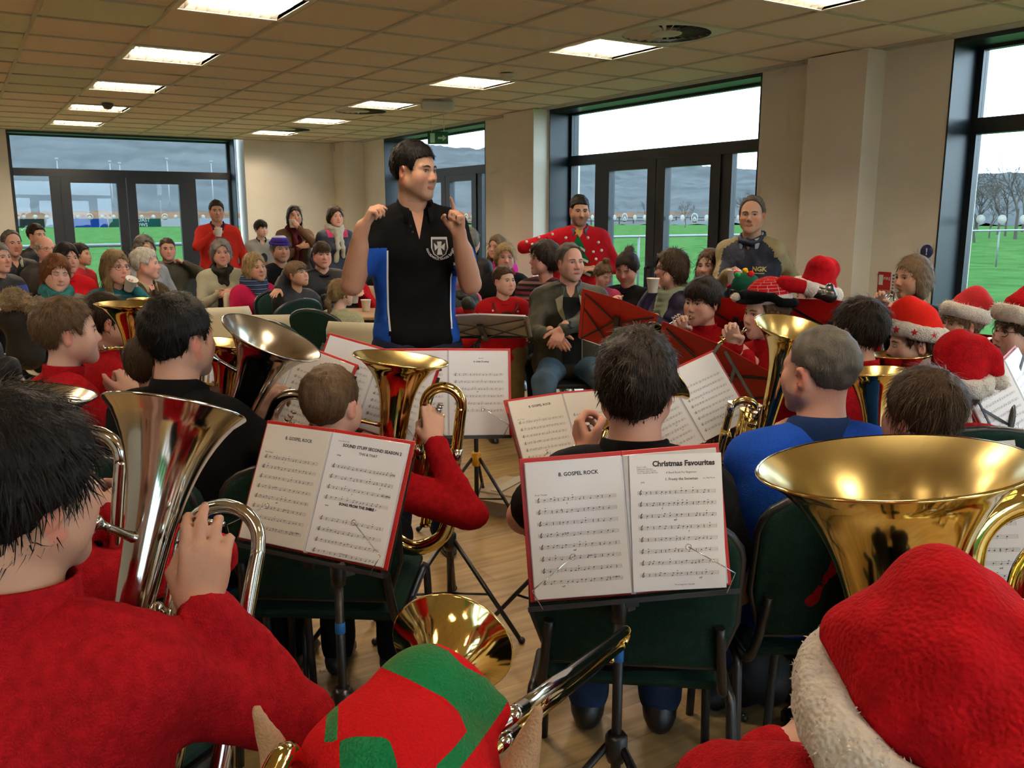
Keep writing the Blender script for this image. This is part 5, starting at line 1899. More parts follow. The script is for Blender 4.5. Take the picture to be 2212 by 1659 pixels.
# ---------------------------------------------------------------- brass instruments
def metal(key, col, rough):
    m = mat(key, col, rough, metal=1.0, bump=0.01, bscale=25)
    return m
M_brass = metal('lacquered_brass', (0.80, 0.60, 0.22), 0.09)
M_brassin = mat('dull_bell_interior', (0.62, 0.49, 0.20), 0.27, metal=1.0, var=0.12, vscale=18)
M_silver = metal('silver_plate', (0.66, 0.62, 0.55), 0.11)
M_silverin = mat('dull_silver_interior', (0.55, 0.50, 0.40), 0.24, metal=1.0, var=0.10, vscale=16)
def loc2w(pts, R, k, o):
    P = np.asarray(pts, float)
    Q = P[:, :3]*k@np.asarray(R).T+o
    return np.concatenate([Q, P[:, 3:4]*k], 1) if P.shape[1] == 4 else Q
def upright_horn(name, label, rim, axis, right, Rb, Lb=0.62, m=None, mi=None, arcs=((0.055, 0.19, -0.20),), mouth=None, silver=False, throat=0.030, flare=7.0, group='upright brass horns', valves=True, bottom=True, vx=0.10, vz=-0.40, rimw=0.0035, nseg=48):
    """bell-up horn: axis points out of the bell, right is the player's right; all lengths in metres"""
    m, mi = (m or (M_silver if silver else M_brass)), (mi or (M_silverin if silver else M_brassin))
    ax = unit(axis)
    rt = unit(A(*right)-ax*(A(*right)@ax))
    R = np.stack([rt, np.cross(ax, rt), ax], 1)     # right, away from the player, bell axis
    rim = A(*rim)
    r = empty(name, rim)
    tag(r, label, 'brass horn', group)
    L = lambda pts: loc2w(pts, R, 1, 0*rim)
    t = np.linspace(0, 1, 30)
    prof = throat+(Rb-throat)*(np.exp(-flare*t)*(1-t)**0.6)
    taper = np.interp(t, [0.5, 1], [0, 0.35])*throat
    prof = prof-taper
    outer = np.stack([prof, -t*Lb], 1)
    out = np.concatenate([[(Rb-0.001, 0.0012), (Rb+rimw*0.4, 0.001), (Rb+rimw*0.7, -0.0015), (Rb+rimw*0.3, -0.0035)], outer[1:]])
    MB().lathe(out, (0, 0, 0), R, nseg).build('bell', m, r)
    inn = np.stack([prof-0.0016, -t*Lb], 1)
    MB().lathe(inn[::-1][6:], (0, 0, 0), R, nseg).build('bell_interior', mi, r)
    bt = prof[-1]
    if bottom:
        wB = arcs[0][1] if arcs else vx*1.55
        P = [(0, 0, -Lb, bt), (0, 0, -Lb-0.05, bt*0.98), (wB*0.15, 0, -Lb-0.11, bt*0.95), (wB*0.5, 0, -Lb-0.14, bt*0.92), (wB*0.85, 0, -Lb-0.11, bt*0.88), (wB, 0, -Lb-0.05, bt*0.84), (wB, 0, -Lb+0.10, bt*0.78)]
        MB().tube(spline(L(P), 5), None, 14).build('bottom_bow', m, r)
    for i, (x0, x1, zt) in enumerate(arcs):
        rr = bt*(0.62 if i == 0 else 0.52)
        yb = 0.0 if i == 0 else -0.035*i
        xm, hw = (x0+x1)/2, (x1-x0)/2
        P = [(x0, yb, -Lb+0.02, rr*0.9), (x0, yb, zt-hw*1.6, rr*0.95)]+[(xm-hw*math.cos(a), yb, zt-hw+hw*math.sin(a), rr) for a in np.linspace(0, math.pi, 7)]+[(x1, yb, zt-hw*1.6, rr*1.04), (x1, yb, -Lb+0.05, rr*1.1)]
        MB().tube(spline(L(P), 4), None, 14).build('bow_tube', m, r)
        for z_ in (-Lb*0.62,):
            fb = MB()
            for x_ in (x0, x1):
                fb.tube(L([(x_, yb, z_-0.022), (x_, yb, z_+0.022)]), rr*1.13, 14)
            fb.build('ferrule', M_silver, r)
    if valves:
        for j in range(3):
            y = -0.042+j*0.04
            v = MB().tube(L([(vx, y, -Lb-0.04), (vx, y, vz)]), 0.0145, 14).tube(L([(vx, y, vz), (vx, y, vz+0.012)]), 0.0165, 14).tube(L([(vx, y, -Lb-0.05), (vx, y, -Lb-0.04)]), 0.0165, 14).build('valve', m, r)
            MB().tube(L([(vx, y, vz+0.012), (vx, y, vz+0.036)]), 0.0032, 8).tube(L([(vx, y, vz+0.036), (vx, y, vz+0.043)]), 0.0095, 14).build('finger_button', M_silver, v)
        for j, (yy, ln) in enumerate(((-0.06, 0.10), (0.075, 0.13))):
            P = [(vx-0.02, yy, vz-0.09), (vx-0.02, yy*1.5, vz-0.09), (vx-0.02, yy*1.5, vz-0.09-ln), (vx+0.02, yy*1.5, vz-0.09-ln), (vx+0.02, yy*1.5, vz-0.10), (vx+0.02, yy, vz-0.10)]
            MB().tube(spline(L(P), 5), 0.0075, 10).build('valve_slide', m, r)
    if mouth is not None:
        mo = A(*mouth)-rim
        ml = R.T@mo
        end = A(0, 0, ml[2]-0.02)
        e0 = end+unit(ml-end)*np.interp(-end[2], t*Lb, prof)
        P = [ml*0.22+e0*0.78, ml*0.6+e0*0.4, ml*0.8+e0*0.2]
        MB().tube(L([tuple(e0)+(0.008,)]+[tuple(p)+(0.0062,) for p in P]), None, 12).build('mouthpipe', m, r)
        d = unit(e0-ml)
        mp = [(0.0, 0.012), (0.010, 0.0125), (0.018, 0.010), (0.028, 0.006), (0.036, 0.005), (0.075, 0.0062), (0.085, 0.0078), (0.092, 0.0065)]
        MB().tube(L([tuple(ml+d*a)+(b_,) for a, b_ in mp]), None, 14).build('mouthpiece', M_silver, r)
    return r
def cornet(label, mouth, direc, m=None, rim=0.058, k=1.0, roll=0, up=(0, 0, 1)):
    """valve brass played forwards: mouth point and pointing direction"""
    m = m or M_silver
    R = frame(direc, up, roll)
    mouth = A(*mouth)
    r = empty('cornet', mouth)
    tag(r, label, 'brass horn', 'cornets')
    L = lambda pts: loc2w(pts, R, k, 0*mouth)
    mp = [(0.0, 0.0125), (0.006, 0.0125), (0.012, 0.010), (0.022, 0.005), (0.055, 0.0055), (0.062, 0.007)]
    MB().tube(L([(0, y, 0, rr) for y, rr in mp]), None, 14).build('mouthpiece', M_silver, r)
    MB().tube(spline(L([(0, 0.055, 0, 0.0055), (0, 0.16, 0, 0.0058), (0, 0.23, -0.002, 0.006), (0, 0.275, -0.012, 0.006), (0, 0.285, -0.035, 0.006), (0, 0.265, -0.058, 0.006), (0, 0.19, -0.062, 0.006)]), 5), None, 10).build('leadpipe', m, r)
    t = np.linspace(0, 1, 22)
    pr = 0.0075+(rim-0.0075)*np.exp(-6.5*(1-t))*t**0.5
    bell = np.stack([pr, 0.06+t*0.30], 1)
    Rb = np.stack([R[:, 0], -R[:, 2], R[:, 1]], 1)
    bell = np.concatenate([bell, [(rim+0.002, 0.361), (rim+0.0015, 0.363), (rim-0.001, 0.362)]])
    MB().lathe(bell*k, R@A(0.012, 0, 0.014)*k, Rb, 32).build('bell', m, r)
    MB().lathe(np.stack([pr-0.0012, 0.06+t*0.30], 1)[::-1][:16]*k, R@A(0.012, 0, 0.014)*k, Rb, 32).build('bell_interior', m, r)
    MB().tube(spline(L([(0.012, 0.062, 0.014, 0.0075), (0.012, 0.035, 0.008, 0.0072), (0.008, 0.022, -0.02, 0.007), (0.004, 0.035, -0.050, 0.0068), (0, 0.075, -0.060, 0.0065), (0, 0.12, -0.062, 0.0062)]), 5), None, 10).build('bell_bow', m, r)
    for j in range(3):
        y = 0.125+j*0.030
        v = MB().tube(L([(0, y, -0.115), (0, y, 0.012)]), 0.0115*k, 12).tube(L([(0, y, 0.012), (0, y, 0.020)]), 0.013*k, 12).tube(L([(0, y, -0.125), (0, y, -0.115)]), 0.013*k, 12).build('valve', m, r)
        MB().tube(L([(0, y, 0.02), (0, y, 0.043)]), 0.0028*k, 8).tube(L([(0, y, 0.043), (0, y, 0.049)]), 0.0085*k, 12).build('finger_button', m, v)
    MB().tube(spline(L([(0.012, 0.215, -0.085), (0.012, 0.27, -0.085), (0.012, 0.285, -0.098), (0.012, 0.27, -0.110), (0.012, 0.20, -0.110)]), 5), 0.0055*k, 10).build('valve_slide', m, r)
    MB().tube(spline(L([(-0.02, 0.125, -0.05), (-0.04, 0.12, -0.05), (-0.045, 0.12, -0.07), (-0.04, 0.12, -0.085), (-0.02, 0.125, -0.085)]), 4), 0.005*k, 8).build('valve_slide', m, r)
    return r
# ---------------------------------------------------------------- the conductor
RED_F = '9e131b'
M_pipe = mat('white_piping', (0.70, 0.70, 0.72), 0.6)
M_patch = mat('pale_embroidery', (0.62, 0.62, 0.60), 0.8, bump=0.3, bscale=400)
M_dkpatch = mat('black_embroidery', (0.012, 0.012, 0.014), 0.8)
e = person('conductor', 'conductor in a black polo shirt with both hands raised, standing before the band', fine=0.76, px=(897, 368), d=3.85, face=52, body=12, pitch=-4, pose='stand', lean=1, lod=0, age='man', skin='warm', hair=('flat', 'black'), ht=0.013,
           vneck=0.115, top=('08080a', 'polo'), legs=('141d2e', 'denim'), short=True, collar=('polo', '08080a'), stubble=0.22, bulk=0.008, wid=0.99, fat=0.97, hem=0.95,
           R=dict(px=(783, 492, -0.20), hand='pinch', fd=(-0.42, 0.15, 0.85), pn=(-0.9, 0.2, 0.1), thumb='along', pole=(0.30, -0.1, -1.0)),
           L=dict(px=(992, 505, -0.20), hand='point', fd=(0.10, 0.25, 1.0), pn=(0.9, 0.5, 0), thumb='wrap', pole=(-0.30, -0.1, -1.0)))
s_ = e['s']
paint(e, lambda u, f, v: (np.abs(u) > 0.138) & (v < -0.155) & (np.abs(u) < 0.24) & (v > -0.75), cloth('1d4aa0', 'plain'))
for sg in (-1, 1):
    decal(e, 'white_piping', [(sg*0.134, -0.16), (sg*0.141, -0.16), (sg*0.141, -0.40), (sg*0.139, -0.50), (sg*0.132, -0.50), (sg*0.134, -0.40)], M_pipe, 0.003, 2)
cu, cv = -0.084, -0.150
shield = [(-0.034, 0.045), (0.034, 0.045), (0.036, 0.0), (0.026, -0.028), (0.0, -0.046), (-0.026, -0.028), (-0.036, 0.0)]
decal(e, 'crest', [(cu+a, cv+b) for a, b in shield], M_patch, 0.004, 2, 'pale embroidered shield crest')
decal(e, 'crest_field', [(cu+a*0.86, cv+b*0.84-0.003) for a, b in shield], M_dkpatch, 0.0055, 2)
decal(e, 'crest_figure', [(cu+a, cv+b) for a, b in ((-0.024, 0.02), (-0.008, 0.006), (-0.010, 0.026), (0.010, 0.026), (0.008, 0.006), (0.024, 0.02), (0.020, -0.012), (0.006, 0.0), (0.012, -0.030), (-0.012, -0.030), (-0.006, 0.0), (-0.020, -0.012))], M_patch, 0.007, 1)
V, F = text_mesh('GOODWICK BRASS BAND', 0.0125, 0.0004)
x = V[:, 0]
ang = x/0.052
rr = 0.058-V[:, 1]
P = np.array([on_chest(e, cu-math.sin(a)*r_, cv+0.006-math.cos(a)*r_, 0.004) for a, r_ in zip(ang, rr)])
mk('crest_lettering', P-e['base'], F, M_patch, e['root'], False)
MB().sphere(on_chest(e, 0.036, -0.06, 0.002)-e['base'], 0.005, 8, 6).sphere(on_chest(e, 0.028, -0.085, 0.002)-e['base'], 0.005, 8, 6).build('button', M_black, e['root'])

# ---------------------------------------------------------------- audience, left side
person('a01', 'man cut by the left edge in a dark coat with bright blue lining', (-4, 556), 8.0, face=42, lod=2, hair=('short', 'grey'), skin='pink', top=('14151a', 'coat'))
e = PEOPLE['a01']
paint(e, lambda u, f, v: (u < -0.10) & (v < -0.05), cloth('1c3f9c', 'coat'))
person('a02', 'man with cropped grey hair and black jacket seated far left', (26, 526), 9.6, face=22, lod=2, hair=('receding', 'saltpepper'), skin='pink', top=('101012', 'coat'), collar=('shirt', 'b8c0a8'))
person('a03', 'dark-haired man in a black coat behind the white-haired man', (80, 508), 10.8, face=35, lod=2, hair=('short', 'darkbrown'), skin='warm', top=('0d0d0f', 'coat'), collar=('shirt', '9a9a98'))
person('a04', 'white-haired elderly man with glasses in a dark brown coat', (100, 538), 9.5, face=22, lod=2, hair=('fringe_bald', 'white'), skin='pink', top=('2a2520', 'coat'), glasses='dark')
e = person('a05', 'woman with black hair in a red jumper bearing a pudding motif', (145, 558), 8.3, age='woman', face=28, lod=2, hair=('womshort', 'black'), ht=0.022, skin='pink', top=('b3121a', 'knit'), collar=('crew', 'b3121a'), fat=1.12)
M_pud = cloth('7a2a1c', 'knit')
decal(e, 'pudding_motif', [(0.02+0.075*math.cos(t), -0.27+0.065*math.sin(t)) for t in np.arange(14)/14*6.283], M_pud, 0.005, 2, 'brown Christmas pudding motif')
for u in (-0.01, 0.045):
    decal(e, 'motif_eye', [(u+0.012*math.cos(t), -0.25+0.012*math.sin(t)) for t in np.arange(8)/8*6.283], M_dkpatch, 0.008, 0)
person('a06', 'dark-haired child in a red jacket behind the woman in the pudding jumper', (176, 550), 9.0, s=0.85, age='kid', face=62, lod=2, hair=('short', 'darkbrown'), skin='warm', top=('a8161c', 'coat'))
e = person('a07', 'ginger-haired woman with closed eyes, teal scarf and grey striped top', (122, 590), 6.8, smile=True, age='woman', face=18, pitch=-8, tilt=-6, lod=1, hair=('womshort', 'ginger'), ht=0.020, skin='pale', eyes=False, top=('5b5750', 'knit'),
           topmat=bands('grey_black_stripes', [hexc('77716a'), hexc('77716a'), hexc('25231f')], 0.05))
scarf(e, '2c6a6c', 'plain', True, 0.036)
e = person('a08', 'woman with long fair hair and dark glasses drinking from a cup, teal cardigan', (251, 577), 6.9, age='woman', face=32, lod=1, hair=('long', 'dkblonde'), ht=0.016, skin='pink', top=('1f5c66', 'knit'), glasses='dark',
           L=dict(px=(291, 622, -0.02), hand='grip', fd=(0.35, 0.2, 0.9), pn=(0.9, 0.3, 0.1), thumb='wrap', pole=(-0.6, 0.1, -1)))
cup_in_hand(e, -1, 'white foam cup at the lips of the woman in teal', (0.5, 0.3, 0))
e = person('a09', 'elderly man with swept white hair in profile, brown blazer and tie', (316, 570), 7.6, face=75, body=45, lod=1, hair=('short', 'white'), ht=0.020, skin='pink', top=('4a3a28', 'plain', 'blazer'), collar=('shirt', 'a89878'))
decal(e, 'tie', [(0.012, -0.03), (-0.014, -0.03), (-0.024, -0.26), (0.0, -0.30), (0.022, -0.26)], cloth('2a1c18', 'plain'), 0.008, 2)
e = person('a10', 'woman with wavy greying hair in a pale grey jumper', (313, 536), 9.2, age='woman', face=26, lod=2, hair=('wavy', 'saltpepper'), ht=0.020, skin='warm', top=('8a8f94', 'knit'))
person('a11', 'man with cropped hair leaning back in a dark olive coat', (362, 538), 10.0, face=6, body=-10, lean=-10, lod=2, hair=('crop', 'brown'), ht=0.007, skin='pink', top=('2b2a1e', 'coat'), fat=1.1,
       R=dict(rel=(0.18, 0.28, -0.30), hand='relax'), L=dict(px=(398, 568, -0.1), hand='grip'))
e = person('a12', 'man in a plain red jumper standing with a cup by the back window', (468, 456), 10.7, face=6, pose='stand', lean=0, lod=2, hair=('short', 'darkbrown'), skin='tan', top=('b52a22', 'knit'), collar=('shirt', '23232a'), legs=('131316', 'plain'), wid=1.1, fat=1.05,
           R=dict(px=(463, 503, -0.25), hand='grip', fd=(-0.8, 0.5, 0.35), pn=(-0.3, 0.6, 0.1), thumb='wrap', pole=(1, -0.2, -0.8)))
cup_in_hand(e, 1, 'white foam cup held by the man in the plain red jumper')
e = person('a13', 'grey-haired woman with clasped hands, cream cardigan and charcoal scarf', (478, 546), 8.7, smile=True, age='woman', face=6, lod=1, hair=('curly', 'grey'), ht=0.022, skin='pink', top=('a8a690', 'knit', 'cardigan'), glasses='thin',
           R=dict(px=(478, 632, -0.22), hand='half', fd=(-0.8, 0.5, -0.1), pn=(-0.2, -0.8, -0.5)), L=dict(px=(500, 632, -0.24), hand='half', fd=(0.8, 0.5, -0.1), pn=(0.2, -0.8, -0.5)))
scarf(e, '26251f', 'plain', True, 0.032, 0.42, 1)
e = person('a14', 'blonde woman in a raspberry cardigan and patterned blue scarf', (551, 577), 7.9, smile=True, age='woman', face=32, tilt=5, lod=1, hair=('bob', 'blonde'), ht=0.018, skin='warm', top=('b01c48', 'knit', 'cardigan'))
scarf(e, bands('blue_patterned_scarf', [hexc('3a4a66'), hexc('1a2438'), hexc('6a7a94'), hexc('222c44')], 0.035), 'plain', True, 0.040, 0.30)
e = person('a15', 'man in a purple bobble hat and black patterned jumper', (606, 538), 8.5, face=18, lod=1, hair=('mop', 'saltpepper'), hat=True, skin='tan', top=('0e0e10', 'knit'), wid=1.08, stubble=0.2)
hb_ = empty('bobble_hat', e['base'])
tag(hb_, 'purple knitted hat with white pattern bands on the man in the black jumper', 'hat')
V, F = sdf_mesh([ell((0, -0.018, 0.045), (0.086, 0.106, 0.088), 0.02)], 0.008, wob(2, 0.0015, 90), lambda X, Y, Z: (0.045-0.1*Y-Z)+0*X)
hat_part(e, 'hat_body', V, F, bands('purple_hat_bands', [hexc('3a2a7a'), hexc('46369a'), hexc('d8d4e0'), hexc('2a2050')], 0.075), hb_)
V, F = sdf_mesh([cone((0.084*math.cos(t), -0.018+0.104*math.sin(t), 0.052-0.1*math.sin(t)*0.1), (0.084*math.cos(t+0.4), -0.018+0.104*math.sin(t+0.4), 0.052-0.1*math.sin(t+0.4)*0.1), 0.012, None, 0.01) for t in np.arange(16)*0.3927], 0.008)
hat_part(e, 'hat_band', V, F, cloth('3c2c88', 'knit'), hb_)
rgj = random.Random(8)
for k in range(16):
    u, v = rgj.uniform(-0.12, 0.12), rgj.uniform(-0.28, -0.13)
    decal(e, 'snowflake_motif', [(u+0.014*math.cos(t)*(1 if i % 2 else 0.35), v+0.014*math.sin(t)*(1 if i % 2 else 0.35)) for i, t in enumerate(np.arange(12)/12*6.283)], M_patch, 0.005, 0)
e = person('a16', 'boy in a pale grey jumper with a penguin standing by the back wall', (564, 494), 11.3, s=0.88, age='kid', face=32, body=15, pose='stand', lean=0, lod=2, hair=('fringe', 'darkbrown'), skin='pale', top=('9a9c96', 'knit'), collar=('polo', '141416'))
decal(e, 'penguin_motif', [(0.045*math.cos(t), -0.20+0.060*math.sin(t)) for t in np.arange(14)/14*6.283], M_dkpatch, 0.005, 1, 'black penguin motif')
decal(e, 'penguin_scarf', [(-0.05, -0.275), (0.05, -0.265), (0.05, -0.245), (-0.05, -0.255)], mat('motif_orange', hexc('c87a20'), 0.8), 0.008, 1)
e = person('a17', 'woman sipping from a cup by the back wall, brown cardigan and maroon scarf', (636, 466), 10.9, age='woman', face=12, pose='stand', lean=0, lod=2, hair=('bob', 'darkbrown'), ht=0.010, skin='warm', top=('5a4432', 'knit', 'cardigan'), legs=('1c2c48', 'denim'),
           L=dict(px=(645, 492, -0.17), hand='grip', fd=(0.6, 0.2, 0.75), pn=(0.4, -0.8, 0.1), thumb='wrap', pole=(-0.9, 0.1, -1)), R=dict(px=(650, 532, -0.2), hand='relax', fd=(-1, 0.2, 0.1), pn=(0, -1, 0)))
scarf(e, '4a1820', 'plain', True, 0.034, 0.40, 1)
cup_in_hand(e, -1, 'white foam cup raised by the woman in the maroon scarf')
e = person('a18', 'woman in a navy coat with pink lining and white scarf by the back wall', (725, 468), 10.7, age='woman', face=22, pose='stand', lean=0, lod=2, hair=('womshort', 'brown'), ht=0.018, skin='pink', top=('20263c', 'coat'), legs=('15161c', 'plain'))
paint(e, lambda u, f, v: (v > -0.07) & (np.abs(u) < 0.12) & (f > -0.02), cloth('b82a5c', 'coat'))
scarf(e, 'b6b4a4', 'knit', True, 0.036, 0.34)
e = person('a19', 'man in a dark navy jacket seated behind the blond boy', (696, 550), 8.2, face=14, lod=1, hair=('fringe', 'brown'), ht=0.010, skin='pink', top=('10121a', 'coat'), wid=1.12, collar=('crew', '10121a'), jaw=1.08)
e = person('a20', 'fair-haired boy with raised chin resting an arm on a green chair', (641, 592), 7.3, s=0.9, age='kid', face=52, body=35, pitch=12, tilt=4, lod=1, hair=('fringe', 'sandy'), ht=0.010, skin='warm', top=('101218', 'coat'), seat=0.43,
           R=dict(px=(600, 625, -0.1), hand='flat', fd=(0.7, 0.5, -0.3), pn=(0, 0, -1), pole=(0.3, 0.2, 1)), L=dict(px=(700, 640, -0.1), hand=None))
e = person('a21', 'toddler in a red jumper with white collar at the table', (757, 583), 8.3, s=0.75, age='kid', face=-32, lod=1, hair=('crop', 'sandy'), ht=0.008, skin='pale', top=('a8141c', 'knit'), collar=('polo', 'c8c4bc'), seat=0.45,
           L=dict(px=(782, 632, -0.12), hand='flat', fd=(-0.3, 1, -0.2), pn=(0, 0, -1)))
person('a21b', 'dark-coated person half hidden behind the conductor beside the toddler', (806, 552), 8.9, face=-60, lod=2, hair=('short', 'darkbrown'), skin='warm', top=('0c0d12', 'coat'), R=dict(px=(772, 580, -0.2), hand='half', fd=(0.3, 0.4, 0.8), pn=(0.8, 0, 0)))
e = person('a22', 'small girl with a ponytail in a pale cream fleece seen from behind', (738, 632), 6.2, s=0.80, age='girl', face=112, body=140, lod=1, hair=('ponytail', 'dkblonde'), ht=0.010, skin='pale', top=('a9ab8c', 'fleece'), seat=0.42)

# ---------------------------------------------------------------- audience, right side
e = person('a23', 'elderly man in a red waterproof with green hood behind the conductor', (986, 590), 6.9, face=55, body=38, lod=1, hair=('receding', 'grey'), skin='pink', top=('b01c26', 'coat'), glasses='thin', bulk=0.03, fat=1.05,
           L=dict(px=(1010, 652, -0.25), hand=None))
paint(e, lambda u, f, v: (v > -0.085) & (np.abs(u) < 0.17), cloth('20241c', 'coat'))
scarf(e, '1e221a', 'coat', False, 0.040, 0.2, 1)
person('a24', 'dark-haired person in a black coat turned away beyond the conductor', (1016, 520), 8.3, face=150, lod=2, hair=('womshort', 'saltpepper'), skin='pink', top=('0d0d10', 'coat'))
person('a24b', 'fair woman in a bright pink top beside the pillar', (1073, 533), 9.3, age='woman', face=-35, lod=2, hair=('long', 'sandy'), skin='pink', top=('c8268c', 'fleece'), seat=0.5)
e = person('a25', 'smiling blonde woman with glasses, black cardigan and red scarf', (1091, 556), 8.0, smile=True, age='woman', face=8, lod=1, hair=('curly', 'blonde'), ht=0.022, skin='pink', top=('0c0c0f', 'knit', 'cardigan'), glasses='thin', fat=1.15, wid=1.05)
scarf(e, '8a141c', 'plain', False, 0.030, 0.2, 1)
e = person('a26', 'small boy in a red reindeer jumper standing at the front', (1089, 606), 5.9, s=0.83, age='kid', face=38, body=14, pose='stand', lean=0, lod=1, hair=('crop', 'brown'), ht=0.010, skin='pale', top=('a5141b', 'knit'), legs=('6a5c3c', 'plain'), collar=('crew', 'a5141b'),
           L=dict(px=(1138, 705, -0.2), hand='half', fd=(0.3, 1, -0.3)), R=dict(px=(1060, 712, -0.1), hand='half'))
M_reindeer = cloth('5a4030', 'knit')
decal(e, 'reindeer_motif', [(0.055*math.cos(t), -0.105+0.045*math.sin(t)) for t in np.arange(14)/14*6.283], cloth('3c3226', 'knit'), 0.004, 1, 'brown reindeer face motif')
for sg in (-1, 1):
    decal(e, 'reindeer_antler', [(sg*0.035, -0.075), (sg*0.05, -0.075), (sg*0.085, -0.030), (sg*0.082, 0.005), (sg*0.073, 0.005), (sg*0.072, -0.030)], M_reindeer, 0.005, 1)
    decal(e, 'reindeer_eye', [(sg*0.025+0.014*math.cos(t), -0.092+0.014*math.sin(t)) for t in np.arange(10)/10*6.283], M_patch, 0.007, 0)
    decal(e, 'reindeer_pupil', [(sg*0.023+0.006*math.cos(t), -0.094+0.006*math.sin(t)) for t in np.arange(8)/8*6.283], M_dkpatch, 0.0085, 0)
for u, v in ((0.09, -0.05), (-0.08, -0.06), (0.02, -0.09), (-0.11, -0.2), (0.12, -0.17)):
    decal(e, 'snow_dot', [(u+0.007*math.cos(t), v+0.007*math.sin(t)) for t in np.arange(8)/8*6.283], M_patch, 0.004, 0)
b = MB().tube([PEOPLE['a26']['hands'][-1][0]+PEOPLE['a26']['hands'][-1][1]@A(0.027*math.cos(t), -0.02, 0.024*math.sin(t)) for t in np.arange(12)/12*6.283], 0.007, 6, closed=True)
b.build('wristband', mat('wristband_blue', hexc('3c8cae'), 0.5), e['root'], e['base'])
e = person('a27', 'woman with short brown hair in profile, patterned knitted jumper', (1174, 558), 6.4, age='woman', face=-72, body=-25, lod=1, hair=('womshort', 'darkbrown'), ht=0.024, skin='pink', top=('6a4a4a', 'knit'),
           topmat=bands('fair_isle_bands', [hexc('6e4a50'), hexc('2a2026'), hexc('96706c'), hexc('3a2c34'), hexc('7c3440'), hexc('241c22')], 0.11))
e = person('a28', 'seated man in an olive zip jacket and jeans, front row by the music stand', fine=0.76, px=(1232, 566), d=5.7, face=30, body=6, lod=0, hair=('receding', 'saltpepper'), ht=0.012, skin='pink', stubble=0.28, top=('2f2e20', 'coat', 'jacket'), legs=('4c6478', 'denim'), knees=0.09, collar=('shirt', '55606a'),
           wid=1.12, fat=1.08, R=dict(px=(1197, 722, -0.36), hand='half', fd=(-0.55, 0.6, -0.6), pn=(-0.4, -0.5, -0.6)), L=dict(px=(1214, 712, -0.40), hand='half', fd=(0.5, 0.5, -0.7), pn=(0.2, -0.6, -0.6)))
decal(e, 'pullover_front', [(0.055, -0.045), (-0.05, -0.05), (-0.075, -0.20), (-0.075, -0.48), (0.05, -0.48), (0.06, -0.20)], cloth('15191c', 'knit'), 0.003, 3, 'dark pullover under the open jacket')
for sg, c_ in ((1, '8a8468'), (-1, '8a8468')):
    decal(e, 'jacket_lapel', [(sg*0.05, -0.03), (sg*0.10, -0.06), (sg*0.085, -0.13), (sg*0.058, -0.19)], cloth(c_, 'coat'), 0.008, 1)
decal(e, 'zip', [(-0.072, -0.19), (-0.079, -0.19), (-0.081, -0.48), (-0.074, -0.48)], M_steel, 0.006, 2)
decal(e, 'chest_logo', [(-0.125, -0.165), (-0.105, -0.158), (-0.108, -0.166)], M_patch, 0.004, 0)
e = person('a29', 'dark-bearded man in a red Christmas tree jumper standing at the doors', fine=0.76, px=(1252, 453), d=7.4, face=12, body=4, pitch=-12, pose='stand', lean=4, lod=0, hair=('crop', 'black'), ht=0.009, skin='warm', stubble=0.55, top=('a81420', 'knit'), collar=('shirt', '4a5666'), legs=('20283a', 'denim'), wid=1.15, fat=1.10, bulk=0.016,
           R=dict(px=(1192, 530, -0.10), hand='half', fd=(-0.6, -0.6, -0.5), pole=(0.75, -0.8, 0.1), bare=0.20), L=dict(px=(1283, 580, -0.05), hand='relax', bare=0.10))
G_ = cloth('0f5c34', 'knit')
tu, tv = 0.015, -0.10
for k, (w_, z0, z1) in enumerate(((0.075, 0.02, -0.07), (0.11, -0.05, -0.16), (0.14, -0.13, -0.27))):
    decal(e, 'tree_tier', [(tu, tv+z0+0.05), (tu-w_, tv+z1), (tu-w_*0.4, tv+z1+0.02), (tu, tv+z1-0.01), (tu+w_*0.4, tv+z1+0.02), (tu+w_, tv+z1)], G_, 0.004+0.002*k, 2, 'green tree motif' if k == 0 else None)
    decal(e, 'tinsel', [(tu-w_*0.8, tv+z1+0.02), (tu-w_*0.3, tv+z1+0.045), (tu+w_*0.3, tv+z1+0.03), (tu+w_*0.8, tv+z1+0.05), (tu+w_*0.75, tv+z1+0.03), (tu+w_*0.3, tv+z1+0.012), (tu-w_*0.3, tv+z1+0.025), (tu-w_*0.75, tv+z1)], M_patch, 0.010, 1)
decal(e, 'tree_star', [(tu+0.036*math.sin(t)*(1 if i % 2 == 0 else 0.42), tv+0.095+0.036*math.cos(t)*(1 if i % 2 == 0 else 0.42)) for i, t in enumerate(np.arange(10)/10*6.283)], mat('gold_star', hexc('c89a2a'), 0.7), 0.008, 1, 'gold star motif')
pomb = MB().sphere((0, 0, 0), 0.0125, 8, 6)
pme = raw_mesh('pompom', pomb.verts(), pomb.F, mat('white_pompom', (0.72, 0.70, 0.66), 0.95, bump=0.5, bscale=300), True)
rgp = random.Random(21)
done = []
for _ in range(400):
    u, v = rgp.uniform(-0.21, 0.24), rgp.uniform(-0.62, -0.05)
    if abs(u-tu) < 0.035+0.14*max(0, min(1, (tv+0.12-v)/0.35)) and v < tv+0.14 or any(math.hypot(u-a, v-b_) < 0.062 for a, b_ in done):
        continue
    h_ = e['bvh'].ray_cast(Vector(e['N']+e['br']*u+A(0, 0, v)+e['bf']*0.6), Vector(-e['bf']), 1.0)
    if h_[0] is None:
        continue
    done.append((u, v))
    o = bpy.data.objects.new('pompom', pme)
    o.location = np.array(h_[0])+e['bf']*0.005-e['base']
    link(o, e['root'])
Sh, El, W_, fd_, _sp = e['sleeves'][0]
